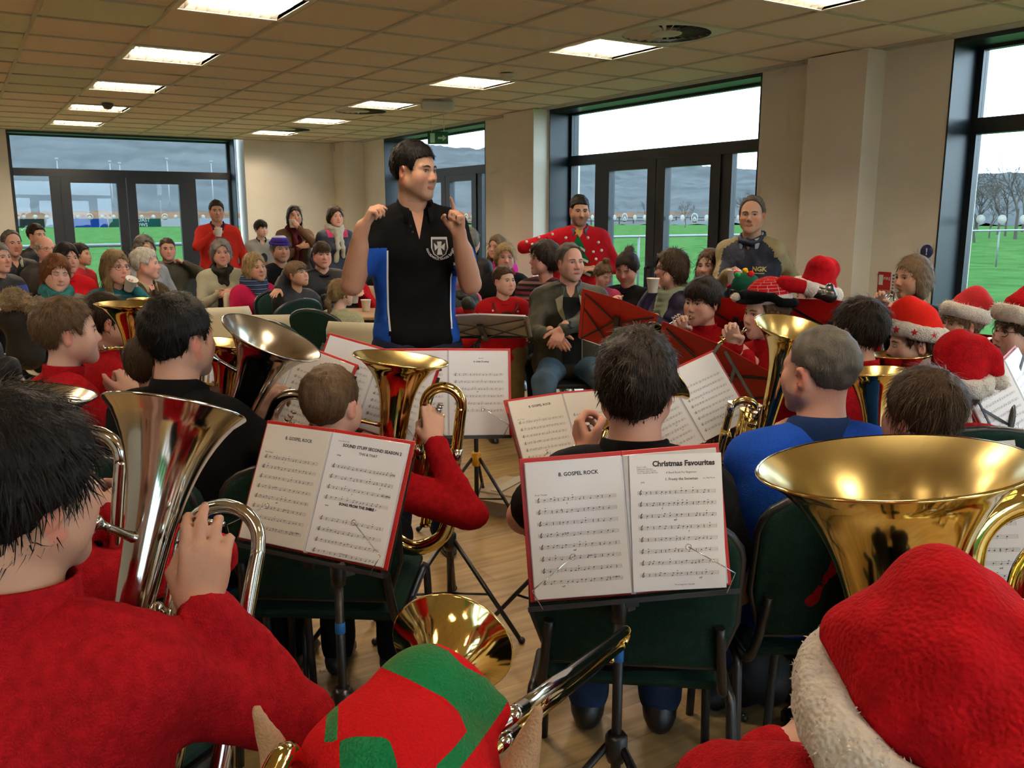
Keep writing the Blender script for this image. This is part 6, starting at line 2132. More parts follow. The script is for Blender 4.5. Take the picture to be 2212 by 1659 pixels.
for a, b_ in ((0.15, 0.9), (0.35, 0.2), (0.55, 0.8), (0.75, 0.1), (0.92, 0.6), (0.3, -0.5), (0.8, -0.6)):
    o = bpy.data.objects.new('pompom', pme)
    c = Sh+(El-Sh)*a
    o.location = c+unit(e['bf']*1.0+A(0, 0, 1)*b_)*0.075-e['base']
    link(o, e['root'])
e = person('a30', 'little girl with a topknot looking down in a pink top', (1304, 592), 6.6, s=0.74, age='girl', face=35, pitch=-28, pose='stand', lean=0, lod=1, hair=('topknot', 'ltbrown'), ht=0.008, skin='pale', eyes=False, top=('b84a6c', 'knit'))
e = person('a31', 'woman with a dark hair bun looking down, black jumper with white antlers', (1354, 578), 6.7, age='woman', face=-22, pitch=-26, tilt=-4, lod=1, hair=('bun', 'darkbrown'), ht=0.012, skin='pink', eyes=False, top=('0c0c0e', 'knit'), collar=('crew', '0c0c0e'), fat=1.05,
           R=dict(px=(1318, 655, -0.3), hand='half'), L=dict(px=(1345, 690, -0.3), hand='half'))
for sg in (1, -0.3):
    decal(e, 'antler_motif', [(-0.02-sg*0.02, -0.19), (-0.03-sg*0.06, -0.15), (-0.03-sg*0.07, -0.10), (-0.03-sg*0.085, -0.10), (-0.03-sg*0.08, -0.15), (-0.03-sg*0.11, -0.14), (-0.03-sg*0.11, -0.155), (-0.03-sg*0.07, -0.17), (-0.02-sg*0.03, -0.205)], M_patch, 0.005, 1)
e = person('a32', 'woman in a purple coat and pale green scarf drinking from a cup', (1447, 580), 6.05, age='woman', face=-72, body=-45, lod=1, hair=('curly', 'brown'), ht=0.024, skin='pink', glasses='thin', top=('221a38', 'coat'), legs=('101014', 'plain'), fat=1.1,
           R=dict(px=(1412, 624, -0.1), hand='grip', fd=(-0.4, 0.35, 0.85), pn=(-0.6, 0.7, 0.1), thumb='wrap', pole=(0.5, 0.2, -1)), L=dict(px=(1408, 686, -0.2), hand='flat', fd=(0.1, 1, -0.2), pn=(0, -0.1, -1)))
scarf(e, '8a947c', 'knit', True, 0.034, 0.36, 1)
cup_in_hand(e, 1, 'white foam cup at the mouth of the woman in purple')
MB().sphere(e['H']+e['Rh']@A(-0.082, -0.006, -0.045)-e['base'], 0.005, 8, 6).build('earring', M_silver, e['root'])
e = person('a33', 'girl with long straight brown hair in a black spotted top', (1532, 574), 6.3, age='woman', face=-26, body=-5, tilt=3, lod=1, hair=('long', 'ltbrown'), ht=0.010, skin='pale', top=('0d0d10', 'plain'))
for k in range(60):
    u, v = rgp.uniform(-0.17, 0.17), rgp.uniform(-0.45, -0.05)
    decal(e, 'white_spot', [(u+0.006*math.cos(t), v+0.006*math.sin(t)) for t in np.arange(6)/6*6.283], M_patch, 0.004, 0)
e = person('a34', 'grey-haired man in a navy and beige jacket standing by the pillar with a cup', fine=0.76, px=(1624, 464), d=6.1, face=-8, body=-14, pose='stand', lean=-1, lod=0, hair=('receding', 'saltpepper'), ht=0.012, skin='tan', top=('141a2c', 'coat', 'jacket'), collar=('shirt', '8c98a4'), legs=('1a1e2a', 'plain'), wid=0.98, bulk=0.014, fat=0.98,
           R=dict(px=(1578, 590, -0.30), hand='grip', fd=(-0.75, 0.55, 0.25), pn=(-0.4, 0.5, 0.0), thumb='wrap', pole=(0.45, -0.2, -1)), L=dict(px=(1690, 650, 0.0), hand=None, pole=(-0.3, -0.4, -1)))
def arm_near(e, u, f, v, r_):
    P_ = e['N']+u[:, None]*e['br']+f[:, None]*e['bf']+v[:, None]*A(0, 0, 1)
    m = np.zeros(len(u), bool)
    for Sh, El, W_, fd_, _ in e['sleeves']:
        for a, b_ in ((Sh, El), (El, W_)):
            t = np.clip(((P_-a)@(b_-a))/((b_-a)@(b_-a)), 0, 1)
            m |= np.linalg.norm(P_-a-t[:, None]*(b_-a), axis=1) < r_
    return m
paint(e, lambda u, f, v: (arm_near(e, u, f, v, 0.088) & ((np.abs(u) > 0.165) | (f > 0.19))) | (v > -0.06+(0.17-np.abs(u))*0.8), cloth('8a7c58', 'coat'))
scarf(e, '12172a', 'coat', False, 0.022, 0.2, 1)
decal_text(e, 'NGK', 0.042, -0.085, -0.19, mat('yellow_thread', hexc('b8b070'), 0.7), 0.0012)
decal(e, 'logo_underline', [(-0.05, -0.201), (-0.12, -0.201), (-0.12, -0.207), (-0.05, -0.207)], mat('yellow_thread', hexc('b8b070'), 0.7), 0.005, 1)
cup_in_hand(e, 1, 'white foam cup held by the man in the navy and beige jacket')
e = person('a00', 'person cut by the left edge with dark coat and jeans', (-62, 655), 4.4, face=75, body=80, lod=1, hair=('short', 'brown'), top=('141416', 'coat'), legs=('3a4450', 'denim'), L=dict(px=(20, 790, -0.1), hand=None), bulk=0.035)
# fur trimmed hood of a coat left on a chair
fh = empty('fur_trimmed_hood', at(48, 655, 5.9))
tag(fh, 'tan fur trimmed hood of a coat hung on a chair at far left', 'coat')
V, F = sdf_mesh([cone((-0.09+0.03*i, 0.02*math.sin(i*1.3), 0.04*math.sin(i*0.9)), (-0.06+0.03*i, 0.02*math.sin(i*1.3+1.3), 0.04*math.sin(i*0.9+0.9)), 0.045, None, 0.03) for i in range(6)], 0.012, wob(9, 0.008, 60))
o = mk('fur_trim', V, F, mat('tan_fur', (0.20, 0.145, 0.08), 0.95, bump=0.6, bscale=90, var=0.4, vscale=40), fh)
W2, T2, rv = strands(V, F, 900, 0.03, 0.002, lambda P, N: np.random.RandomState(2).normal(size=P.shape), 1.0, 4, 0.4, 0.4)
mk('fur', W2, T2, M_fur, o, True, A(0.24, 0.18, 0.10)[None]*rv[:, None])['kind'] = 'stuff'
V, F = sdf_mesh([cone((-0.08, 0.08, -0.06), (0.08, 0.08, -0.08), 0.06, 0.07, 0.05), cone((0, 0.08, -0.1), (0.0, 0.10, -0.30), 0.10, 0.11, 0.08)], 0.02, wob(4, 0.01, 20))
mk('coat_body', V, F, cloth('17140f', 'coat'), fh)
# ---------------------------------------------------------------- the band
def horn(name, label, rim_px, d, Rb, low_px, lean=0.0, right=None, mouth=None, **kw):
    """low_px: a point of the bell tube below the rim; lean: how far the foot of the bell axis stands beyond the rim"""
    rim = at(rim_px[0], rim_px[1], d)
    q = ray(*low_px)
    low = CAM+q*(math.hypot(*(rim-CAM)[:2])+lean)/math.hypot(q[0], q[1])
    right = RT if right is None else right
    return upright_horn(name, label, rim, rim-low, right, Rb, mouth=mouth, **kw)
def lips(e, f=0.012):
    return e['H']+e['Rh']@A(0, 0.086+f, -0.067)*e['s']
FL = (RED_F, 'fleece')
def logo(e, u=0.09, v=-0.17):
    """orange band emblem: ring with a small horn inside"""
    m = mat('orange_thread', hexc('d8601c'), 0.8)
    k = e['s']
    ring = [(u+0.030*k*math.cos(t), v+0.030*k*math.sin(t)) for t in np.linspace(0, 6.283, 19)]+[(u+0.024*k*math.cos(t), v+0.024*k*math.sin(t)) for t in np.linspace(6.283, 0, 19)]
    decal(e, 'emblem_ring', ring[:-1], m, 0.004, 0, 'orange embroidered band emblem')
    decal(e, 'emblem_horn', [(u-0.014*k, v-0.008*k), (u-0.002*k, v-0.004*k), (u+0.016*k, v+0.008*k), (u+0.018*k, v-0.010*k), (u, v-0.012*k)], m, 0.005, 0)

# left foreground boy with silver tenor horn
e = person('b18', 'black-haired boy in a red fleece playing a silver tenor horn, left foreground', (42, 1052), 1.24, s=0.96, face=122, body=140, pitch=-4, lod=0, hair=('mop', 'black'), ht=0.020, thick=1.2, skin='warm', age='man', top=FL, collar=('fleece', RED_F), legs=('101014', 'plain'), lean=10, wid=1.05,
           R=dict(px=(432, 1318, 0.02), hand='up', fd=(0.02, 0.30, 1.0), pn=(-0.35, 0.95, 0), thumb='wrap', pole=(0.1, -0.5, -1.0)), L=dict(px=(330, 1420, 0.16), hand='grip'))
horn('tenor_horn', 'silver tenor horn of the boy in the left foreground', (379, 882), 1.42, 0.102, (285, 1330), -0.10, mouth=lips(e), silver=True, Lb=0.50, arcs=((0.050, 0.162, -0.135),), vx=0.085, vz=-0.20, throat=0.026, flare=5.0, nseg=64)
chair_for(e, 'green', 'dark green chair under the boy with the silver tenor horn')
# player hidden behind him
e = person('b21', 'player mostly hidden behind the boy in the left foreground', (40, 985), 1.85, s=0.92, face=118, body=125, lod=1, hair=('short', 'darkbrown'), skin='fair', age='kid', top=FL, legs=('101014', 'plain'),
           R=dict(px=(205, 1120, 0.0), hand='grip', fd=(-0.2, 0.9, 0.2), pn=(-0.6, 0, 0.1), thumb='wrap'))
horn('baritone_horn', 'dull silver baritone horn behind the head of the left foreground boy', (62, 846), 1.82, 0.112, (40, 1250), 0.0, mouth=None, silver=True, Lb=0.5, arcs=((0.075, 0.175, -0.06),), vx=0.10, vz=-0.18, throat=0.030)
chair_for(e, 'green', 'dark green chair of the hidden player at left')
# young man in black polo with silver euphonium
e = person('b03', 'young man in a black polo shirt playing a silver euphonium', (390, 728), 2.68, face=128, body=142, lod=0, hair=('short', 'black'), ht=0.016, skin='fair', top=('0a0a0c', 'polo'), short=True, collar=('polo', '0a0a0c'), legs=('0e0e12', 'plain'), wid=1.05,
           R=dict(px=(572, 905, 0.12), hand='valve', fd=(0.25, 0.55, 0.75), pn=(-0.2, 0.7, -0.7), thumb='wrap', pole=(0.9, 0, -0.7)), L=dict(px=(470, 960, 0.2), hand=None))
paint(e, lambda u, f, v: (np.abs(u) > 0.13) & (v < -0.26), cloth('182a6c', 'plain'))
horn('euphonium', 'silver euphonium with bell tilted towards the cream chairs', (588, 728), 2.70, 0.150, (500, 940), 0.06, mouth=lips(e), silver=True, Lb=0.50, arcs=((0.085, 0.215, -0.13),), vx=0.14, vz=-0.24, throat=0.040, flare=6.0, nseg=64)
chair_for(e, 'green', 'dark green chair of the young man in the black polo shirt')
# boys on the left edge
e = person('b01', 'brown-haired boy in profile in a red fleece, at left', (148, 717), 3.2, s=0.93, age='kid', face=96, body=104, lod=0, hair=('short', 'ltbrown'), ht=0.014, skin='pale', top=FL, collar=('fleece', RED_F), legs=('101014', 'plain'),
           L=dict(px=(258, 850, 0.1), hand='grip'), R=dict(px=(285, 850, -0.05), hand='grip'))
logo(e, -0.02, -0.16)
horn('baritone_horn', 'gold baritone horn held upright by the boy in profile at left', (290, 655), 3.35, 0.128, (300, 870), 0.0, mouth=lips(e), Lb=0.45, arcs=((0.08, 0.17, -0.12),), throat=0.034)
chair_for(e, 'green', 'dark green chair of the boy in profile at left')
e = person('b02', 'dark-haired boy in a red fleece behind the boy in profile', (232, 692), 3.85, s=0.92, age='kid', face=98, lod=1, hair=('mop', 'darkbrown'), ht=0.012, skin='warm', top=FL, collar=('fleece', RED_F), legs=('101014', 'plain'))
logo(e, -0.02, -0.16)
horn('baritone_horn', 'gold horn bell just behind the young man in black', (345, 648), 3.95, 0.125, (345, 850), 0.0, mouth=lips(e), Lb=0.45, arcs=((0.08, 0.17, -0.12),), throat=0.034)
chair_for(e, 'green', 'dark green chair of the dark-haired boy at left')
e = person('b22', 'small player hidden behind the young man in the black polo', (342, 790), 2.95, s=0.84, age='kid', face=100, lod=1, hair=('short', 'brown'), skin='fair', top=FL, legs=('101014', 'plain'), R=dict(px=(452, 862, 0.05), hand='grip', fd=(0, 0.9, 0.3), pn=(-0.6, 0, 0), thumb='wrap'))
horn('baritone_horn', 'small gold horn between the young man and the silver euphonium', (497, 740), 3.0, 0.112, (480, 920), 0.0, mouth=lips(e), Lb=0.42, arcs=((0.08, 0.16, -0.12),), throat=0.030)
chair_for(e, 'green', 'dark green chair of the small hidden player')
# boy with gold baritone, from behind
e = person('b04', 'short-haired boy from behind in a red fleece playing a gold baritone', (717, 872), 2.55, s=0.93, age='kid', face=150, body=165, lod=0, hair=('crop', 'ltbrown'), ht=0.012, skin='pale', top=FL, collar=('fleece', RED_F), legs=('101014', 'plain'),
           R=dict(px=(938, 955, 0.02), hand='valve', fd=(-0.1, 0.45, 1.0), pn=(-0.3, 0.9, 0), thumb='wrap', pole=(1.0, 0.1, -0.8)), L=dict(px=(860, 1010, 0.2), hand=None))
horn('baritone_horn', 'gold baritone horn of the boy seen from behind', (866, 774), 2.62, 0.140, (842, 1000), 0.0, mouth=lips(e), Lb=0.44, arcs=((0.085, 0.195, -0.07),), vx=0.13, vz=-0.17, throat=0.040, nseg=64)
chair_for(e, 'green', 'dark green chair of the boy with the gold baritone')
# young man from behind in the centre
e = person('b05', 'dark-haired young man from behind in a black polo shirt, centre', (1374, 832), 2.15, s=1.08, face=178, body=182, lod=0, hair=('short', 'darkbrown'), ht=0.022, thick=1.2, skin='pink', top=('0a0a0d', 'polo'), short=True, collar=('polo', '0a0a0d'), legs=('20304a', 'denim'), wid=1.0,
           L=dict(px=(1268, 985, 0.18), hand='grip', fd=(-0.3, 0.5, 0.8), pn=(0.8, 0.3, 0), thumb='wrap', pole=(-0.7, 0.2, -0.8)), R=dict(rel=(0.12, 0.30, -0.35), hand='grip'))
upright_horn('tenor_horn', 'brass horn held in front of the dark-haired young man in the centre', at(1452, 815, 2.55), unit(RT*0.75+UP*0.55+FW*0.1), -UP, 0.075, mouth=None, m=M_brass, Lb=0.40, arcs=(), valves=False, throat=0.018, bottom=False)
MB().tube(spline([at(1308, 930, 2.36), at(1300, 955, 2.34), at(1306, 985, 2.34), at(1330, 1010, 2.36)], 5), 0.009, 10).build('mouthpipe', M_brass, bpy.data.objects['tenor_horn.001'], at(1452, 815, 2.55))
chair_for(e, 'green', 'dark green chair in the centre foreground below the white music', -0.0)
# older man in blue jumper
e = person('b06', 'grey-haired man from behind in a royal blue jumper playing a tenor horn', (1768, 800), 2.42, s=1.0, face=-128, body=-158, lod=0, hair=('crop', 'saltpepper'), ht=0.006, thick=0.7, skin='pink', top=('123f9c', 'knit', 'jumper'), collar=('polo', '14284f'), legs=('1c2a44', 'denim'), wid=1.06, fat=1.04, bulk=0.012, stubble=0.15,
           L=dict(px=(1672, 985, 0.10), hand='grip', fd=(0.2, 0.5, 0.8), pn=(0.7, 0.2, 0), thumb='wrap'), R=dict(rel=(0.05, 0.32, -0.30), hand='grip'))
horn('tenor_horn', 'brass tenor horn beside the face of the man in the blue jumper', (1712, 706), 2.62, 0.105, (1655, 925), 0.06, right=-RT, mouth=lips(e), Lb=0.44, arcs=((0.04, 0.12, -0.24),), vx=0.06, vz=-0.30, throat=0.026, flare=5.5)
chair_for(e, 'green', 'dark green chair of the man in the blue jumper')
# cornets on the right
e = person('b07', 'dark-fringed boy in a red fleece playing a silver cornet', (1517, 652), 4.3, s=0.93, age='kid', face=-38, body=-30, pitch=-4, lod=0, hair=('fringe', 'darkbrown'), ht=0.018, skin='pale', top=FL, collar=('fleece', RED_F), legs=('101014', 'plain'),
           R=dict(px=(1470, 722, -0.28), hand='valve', fd=(-0.2, 0.5, 0.8), pn=(-0.6, 0.6, -0.2), thumb='wrap'), L=dict(px=(1482, 738, -0.22), hand='grip', fd=(0.5, 0.5, 0.6), pn=(0.7, 0.2, 0), thumb='wrap'))
logo(e, -0.07, -0.17)
cornet('silver cornet of the dark-fringed boy', lips(e), at(1432, 722, 3.98)-lips(e))
chair_for(e, 'green', 'dark green chair of the dark-fringed cornet boy')
e = person('b08', 'boy in a novelty brick chimney hat playing a brass cornet', (1653, 675), 3.85, s=0.93, age='kid', face=-58, body=-50, pitch=-4, lod=0, hair=('short', 'ltbrown'), hat=True, skin='pale', top=FL, collar=('fleece', RED_F), legs=('101014', 'plain'),
           R=dict(px=(1588, 742, -0.22), hand='valve', fd=(-0.2, 0.5, 0.8), pn=(-0.6, 0.6, -0.2), thumb='wrap'), L=dict(px=(1612, 768, -0.10), hand='grip', fd=(0.3, 0.6, 0.5), pn=(0.7, 0.2, 0), thumb='wrap', pole=(-0.6, 0, -1)))
logo(e, -0.07, -0.19)
cornet('brass cornet of the boy in the brick hat', lips(e), at(1540, 765, 3.61)-lips(e), M_brass)
chair_for(e, 'green', 'dark green chair of the boy in the brick hat')
# the brick hat: white-jointed bricks as pieces on a red body, black brim, white fur and booted legs
bh = empty('novelty_hat', e['base'])
tag(bh, 'red brick chimney novelty hat with black brim and tiny booted leg', 'hat')
V, F = sdf_mesh([ell((0, -0.02, 0.070), (0.088, 0.108, 0.090), 0.02)], 0.007, None, lambda X, Y, Z: (0.045+0.15*Y-Z)+0*X)
hat_part(e, 'hat_body', V, F, cloth('d8ccc4', 'plain'), bh)
M_brick = cloth('c2161c', 'plain')
for row in range(8):
    ph = math.radians(14+row*10.2)
    nb = max(3, int(15*math.cos(ph)))
    for k in range(nb):
        a0 = (k+0.5*(row % 2))/nb*2*math.pi
        a1 = a0+2*math.pi/nb*0.93
        pts = []
        for aa, pp in ((a0, ph-0.078), (a1, ph-0.078), (a1, ph+0.078), (a0, ph+0.078)):
            pts.append(pp)
        Vb, nseg = [], 4
        for pp in (ph-0.076, ph+0.076):
            for q in range(nseg+1):
                aa = a0+(a1-a0)*q/nseg
                Vb.append((1.018*0.088*math.cos(pp)*math.cos(aa), -0.02+1.018*0.108*math.cos(pp)*math.sin(aa), 0.070+1.018*0.090*math.sin(pp)))
        Vb = np.array(Vb)
        if Vb[:, 2].min() < 0.045+0.15*Vb[0, 1]+0.012:
            continue
        hat_part(e, 'brick', Vb, [(q, q+1, nseg+2+q, nseg+1+q) for q in range(nseg)], M_brick, bh)
br_ = [A(math.cos(t)*0.094, -0.02+math.sin(t)*0.116, 0.052+0.15*math.sin(t)*0.12+(0.02 if math.sin(t) > 0.3 else 0)) for t in np.arange(20)/20*2*math.pi]
V, F = sdf_mesh([cone(br_[i], br_[(i+1) % 20], 0.016, None, 0.02) for i in range(20)]+[ell((0, 0.075, 0.058), (0.068, 0.065, 0.011), 0.02)], 0.007)
hat_part(e, 'brim', V, F, cloth('0b0b0c', 'fleece'), bh)
V, F = sdf_mesh([ball((0.03, 0.128, 0.078), 0.020), ball((0.052, 0.118, 0.074), 0.018)], 0.006, wob(3, 0.002, 90))
hat_part(e, 'fur_cuff', V, F, M_trim, bh)
V, F = sdf_mesh([cone((-0.06, -0.06, 0.13), (-0.085, -0.155, 0.105), 0.036, 0.030, 0.02)], 0.007)
hat_part(e, 'trouser_leg', V, F, M_santa, bh)
V, F = sdf_mesh([cone((-0.085, -0.155, 0.105), (-0.095, -0.178, 0.092), 0.033, 0.033, 0.01)], 0.007)
hat_part(e, 'leg_fur', V, F, M_trim, bh)
V, F = sdf_mesh([cone((-0.098, -0.180, 0.088), (-0.115, -0.255, 0.060), 0.028, 0.027, 0.02), cone((-0.115, -0.255, 0.06), (-0.085, -0.275, 0.095), 0.025, 0.020, 0.02)], 0.007)
bo = hat_part(e, 'boot', V, F, mat('black_vinyl', (0.012, 0.011, 0.011), 0.3), bh)
b = MB().tube([A(-0.140, -0.205, 0.085)+A(0.0, 0.016*math.cos(t), 0.014*math.sin(t)) for t in np.arange(4)/4*6.283+0.785], 0.0025, 5, closed=True)
hat_part(e, 'buckle', b.verts(), b.F, mat('buckle_gilt', (0.5, 0.40, 0.2), 0.3, metal=1), bo)
e = person('b09', 'child in a dark green bobble hat and glasses playing a cornet', (1607, 640), 4.95, s=0.86, age='kid', face=-28, lod=1, hair=('fringe', 'darkbrown'), hat=True, skin='pale', glasses='thin', top=FL, collar=('fleece', RED_F), legs=('101014', 'plain'))
gh = empty('bobble_hat', e['base'])
tag(gh, 'dark green knitted hat with small coloured bobbles on a child with glasses', 'hat')
V, F = sdf_mesh([ell((0, -0.018, 0.052), (0.088, 0.108, 0.100), 0.02)], 0.007, wob(2, 0.0015, 90), lambda X, Y, Z: (0.035-Z)+0*X+0*Y)
hat_part(e, 'hat_body', V, F, cloth('0e4432', 'knit'), gh)
for (x, y, z), c_ in zip(((0, 0.0, 0.158), (0.045, 0.02, 0.140), (-0.045, 0.01, 0.142), (0.095, 0.02, 0.06), (-0.095, 0.02, 0.07), (0.02, 0.06, 0.135)), ('d8a81c', 'b01c3c', 'c81c24', 'a01c44', 'a02444', '1c8a4c')):
    V, F = sdf_mesh([ball((x, y, z), 0.020 if z > 0.1 else 0.016)], 0.006, wob(int(z*1000), 0.002, 120))
    hat_part(e, 'bobble', V, F, cloth(c_, 'fleece'), gh)
cornet('brass cornet of the child in the green hat', lips(e), at(1578, 688, 4.66)-lips(e), M_brass, k=0.9)
chair_for(e, 'green', 'dark green chair of the child in the green hat')
e = person('b10', 'child in a santa hat with red stars by the pillar', (1757, 642), 4.6, s=0.90, age='kid', face=-95, lod=1, hair=('short', 'brown'), hat=True, skin='pale', top=FL, collar=('fleece', RED_F), legs=('101014', 'plain'))
santa_hat(e, 'upright santa hat with three red stars by the pillar', [(0, -0.02, 0.10, 0.082), (0, -0.03, 0.145, 0.078), (0.03, -0.07, 0.155, 0.05)], stars=5, spread=70, nfur=250, h=0.008, seed=11)
chair_for(e, 'green', 'dark green chair of the child in the upright santa hat')
e = person('b11', 'woman with bobbed fair hair playing a silver flugelhorn by the right wall', (1970, 598), 5.5, age='woman', face=-48, body=-45, pitch=-4, lod=0, hair=('bob', 'sandy'), ht=0.011, skin='tan', top=('0c0c0f', 'plain'),
           R=dict(px=(1905, 662, -0.25), hand='valve', fd=(-0.2, 0.5, 0.8), pn=(-0.6, 0.6, -0.2), thumb='wrap'), L=dict(px=(1932, 672, -0.18), hand='grip', fd=(0.5, 0.5, 0.6), pn=(0.7, 0.2, 0), thumb='wrap'))
cornet('silver flugelhorn of the woman by the right wall', lips(e), at(1893, 668, 5.25)-lips(e), rim=0.07, k=1.15)
chair_for(e, 'cream', 'cream chair of the woman with the flugelhorn')
e = person('b12', 'dark tousle-haired boy in a red fleece turned away, right of the man in blue', (1850, 712), 3.4, s=0.94, age='kid', face=-118, body=-110, lod=0, hair=('mop', 'darkbrown'), ht=0.016, skin='warm', top=FL, collar=('fleece', RED_F), legs=('101014', 'plain'))
cornet('brass cornet of the tousle-haired boy', lips(e), at(1795, 790, 3.45)-lips(e), M_brass)
chair_for(e, 'green', 'dark green chair of the tousle-haired boy')
e = person('b13', 'boy with lowered eyes in a tall santa hat with red stars', (1972, 742), 3.6, s=0.90, age='kid', face=-72, pitch=-6, lod=0, hair=('short', 'brown'), hat=True, skin='pale', eyes=False, top=FL, collar=('fleece', RED_F), legs=('101014', 'plain'))
santa_hat(e, 'tall folded santa hat with a band of red stars', [(0, -0.02, 0.09, 0.082), (0.0, 0.0, 0.125, 0.066), (-0.01, 0.02, 0.150, 0.040), (0.0, 0.045, 0.142, 0.028), (0.01, 0.06, 0.10, 0.026)], zb=0.056, rb=0.017, rest=(0.079, 0.097, 0.088), stars=7, spread=105, nfur=0, h=0.006, seed=13, m=mat('santa_felt_orange_red', hexc('e0281c'), 0.9, bump=0.3, bscale=300, spec=0.1, sheen=0.2))
horn('tenor_horn', 'brass horn bell below the tall santa hat with stars', (1943, 765), 3.5, 0.105, (1938, 960), 0.0, right=-RT, mouth=None, Lb=0.40, arcs=((0.06, 0.14, -0.12),), throat=0.028)
chair_for(e, 'green', 'dark green chair of the boy in the tall santa hat')
e = person('b14', 'child in a snowflake santa hat with thick fur by the window', (2078, 700), 4.6, s=0.86, age='kid', face=-58, lod=1, hair=('fringe', 'sandy'), hat=True, skin='warm', top=FL, collar=('fleece', RED_F), legs=('101014', 'plain'))
santa_hat(e, 'santa hat with snowflakes and thick shaggy white fur', [(0, -0.02, 0.10, 0.080), (-0.02, -0.05, 0.135, 0.065), (-0.05, -0.09, 0.12, 0.04)], zb=0.066, rb=0.022, rest=(0.079, 0.097, 0.088), nfur=1200, furlen=0.022, h=0.007, seed=14, pom=(0.095, 0.045, 0.05, 0.03), m=mat('snowflake_red', hexc('b0141c'), 0.9, bump=0.3, bscale=300))
for k in range(14):
    a, ph = rgp.uniform(0, 6.28), rgp.uniform(0.25, 1.2)
    n_ = A(math.cos(ph)*math.cos(a), math.cos(ph)*math.sin(a), math.sin(ph))
    c_ = A(0, -0.02, 0.055)+n_*A(0.088, 0.108, 0.100)
    s1 = unit(np.cross(n_, A(0.2, 0.1, 1)))
    s2 = np.cross(n_, s1)
    Vs = np.array([c_+n_*0.006+(s1*math.cos(t)+s2*math.sin(t))*(0.009 if i % 2 else 0.003) for i, t in enumerate(np.arange(12)/12*6.283)])
    hat_part(e, 'snowflake', Vs, [list(range(12))], M_patch, e['hat'])
cornet('brass cornet of the child in the snowflake hat', lips(e), at(2030, 728, 4.4)-lips(e), M_brass, k=0.9)
chair_for(e, 'green', 'dark green chair of the child in the snowflake hat')
e = person('b15', 'child in dark glasses and a furry santa hat at the right edge', (2198, 716), 4.0, s=0.90, age='kid', face=-55, lod=0, hair=('fringe', 'brown'), hat=True, skin='pale', glasses='dark', top=FL, collar=('fleece', RED_F), legs=('101014', 'plain'),
           R=dict(px=(2140, 790, -0.2), hand='valve', fd=(-0.2, 0.5, 0.8), pn=(-0.6, 0.6, -0.2), thumb='wrap'))
santa_hat(e, 'santa hat with thick white fur at the right edge', [(0, -0.02, 0.10, 0.082), (0.0, -0.05, 0.14, 0.06), (-0.04, -0.1, 0.13, 0.035)], zb=0.066, rb=0.021, rest=(0.079, 0.097, 0.088), nfur=1200, furlen=0.020, h=0.007, seed=15)
cornet('brass cornet of the child in dark glasses', lips(e), at(2130, 760, 3.78)-lips(e), M_brass)
chair_for(e, 'green', 'dark green chair of the child in dark glasses')
e = person('b16', 'child in a drooping santa hat with pompom seen from behind', (2066, 838), 3.2, s=0.92, age='kid', face=-158, body=-160, lod=0, hair=('short', 'brown'), hat=True, skin='fair', top=FL, collar=('fleece', RED_F), legs=('101014', 'plain'))
santa_hat(e, 'drooping santa hat with white pompom on the child seen from behind', [(0, -0.02, 0.10, 0.080), (-0.01, -0.01, 0.13, 0.070), (0.05, -0.01, 0.135, 0.048), (0.10, -0.02, 0.11, 0.030), (0.120, -0.03, 0.065, 0.020)], zb=0.030, slope=0.10, rb=0.017, rest=(0.079, 0.097, 0.088), nfur=300, h=0.006, seed=16, pom=(0.128, -0.03, 0.030, 0.030))
chair_for(e, 'green', 'dark green chair of the child in the drooping santa hat')
e = person('b17', 'brown-haired boy from behind, right of the man in the blue jumper', (1990, 892), 2.3, s=0.90, age='kid', face=-132, body=-150, lod=0, hair=('mop', 'brown'), ht=0.016, skin='fair', top=FL, collar=('shirt', '23262c'), legs=('101014', 'plain'))
horn('tenor_horn', 'brass tenor horn of the brown-haired boy seen from behind', (1888, 800), 2.62, 0.085, (1892, 985), 0.0, right=-RT, mouth=None, Lb=0.42, arcs=((0.05, 0.13, -0.16),), throat=0.026, flare=6)
chair_for(e, 'green', 'dark green chair of the brown-haired boy seen from behind')

# ---------------------------------------------------------------- foreground: elf hat with trombone, santa hat with tuba
e = person('b19', 'child in a red and green elf hat playing a trombone, bottom centre', (880, 1800), 0.90, s=0.94, age='kid', face=172, body=165, pitch=-6, lod=0, hair=None, eyes=False, skin='pink', top=FL, collar=('fleece', RED_F), legs=('101014', 'plain'), lean=6,
           R=dict(rel=(0.12, 0.42, -0.18), hand='grip'), L=dict(rel=(-0.08, 0.22, -0.12), hand='grip'))
eh = empty('elf_hat', e['base'])
tag(eh, 'red and green felt elf hat with pointed ears, bottom centre', 'hat')
P = [ell((0, -0.018, 0.048), (0.090, 0.108, 0.098), 0.03), cone((0, -0.02, 0.07), (0.02, 0.02, 0.120), 0.082, 0.050, 0.05), cone((0.02, 0.02, 0.120), (0.085, 0.035, 0.105), 0.044, 0.014, 0.03), cone((0, -0.02, 0.0), (0, -0.02, -0.03), 0.088, 0.086, 0.03)]
V, F = sdf_mesh(P, 0.0045, wob(31, 0.003, 34), lambda X, Y, Z: (-0.035-0.0*Y-Z)+0*X+0*Y)
hw_ = V@e['Rh'].T*e['s']+e['H']-CAM
fx_, fy_ = CX+FPX*(hw_@RT)/(hw_@FW), CY-FPX*(hw_@UP)/(hw_@FW)
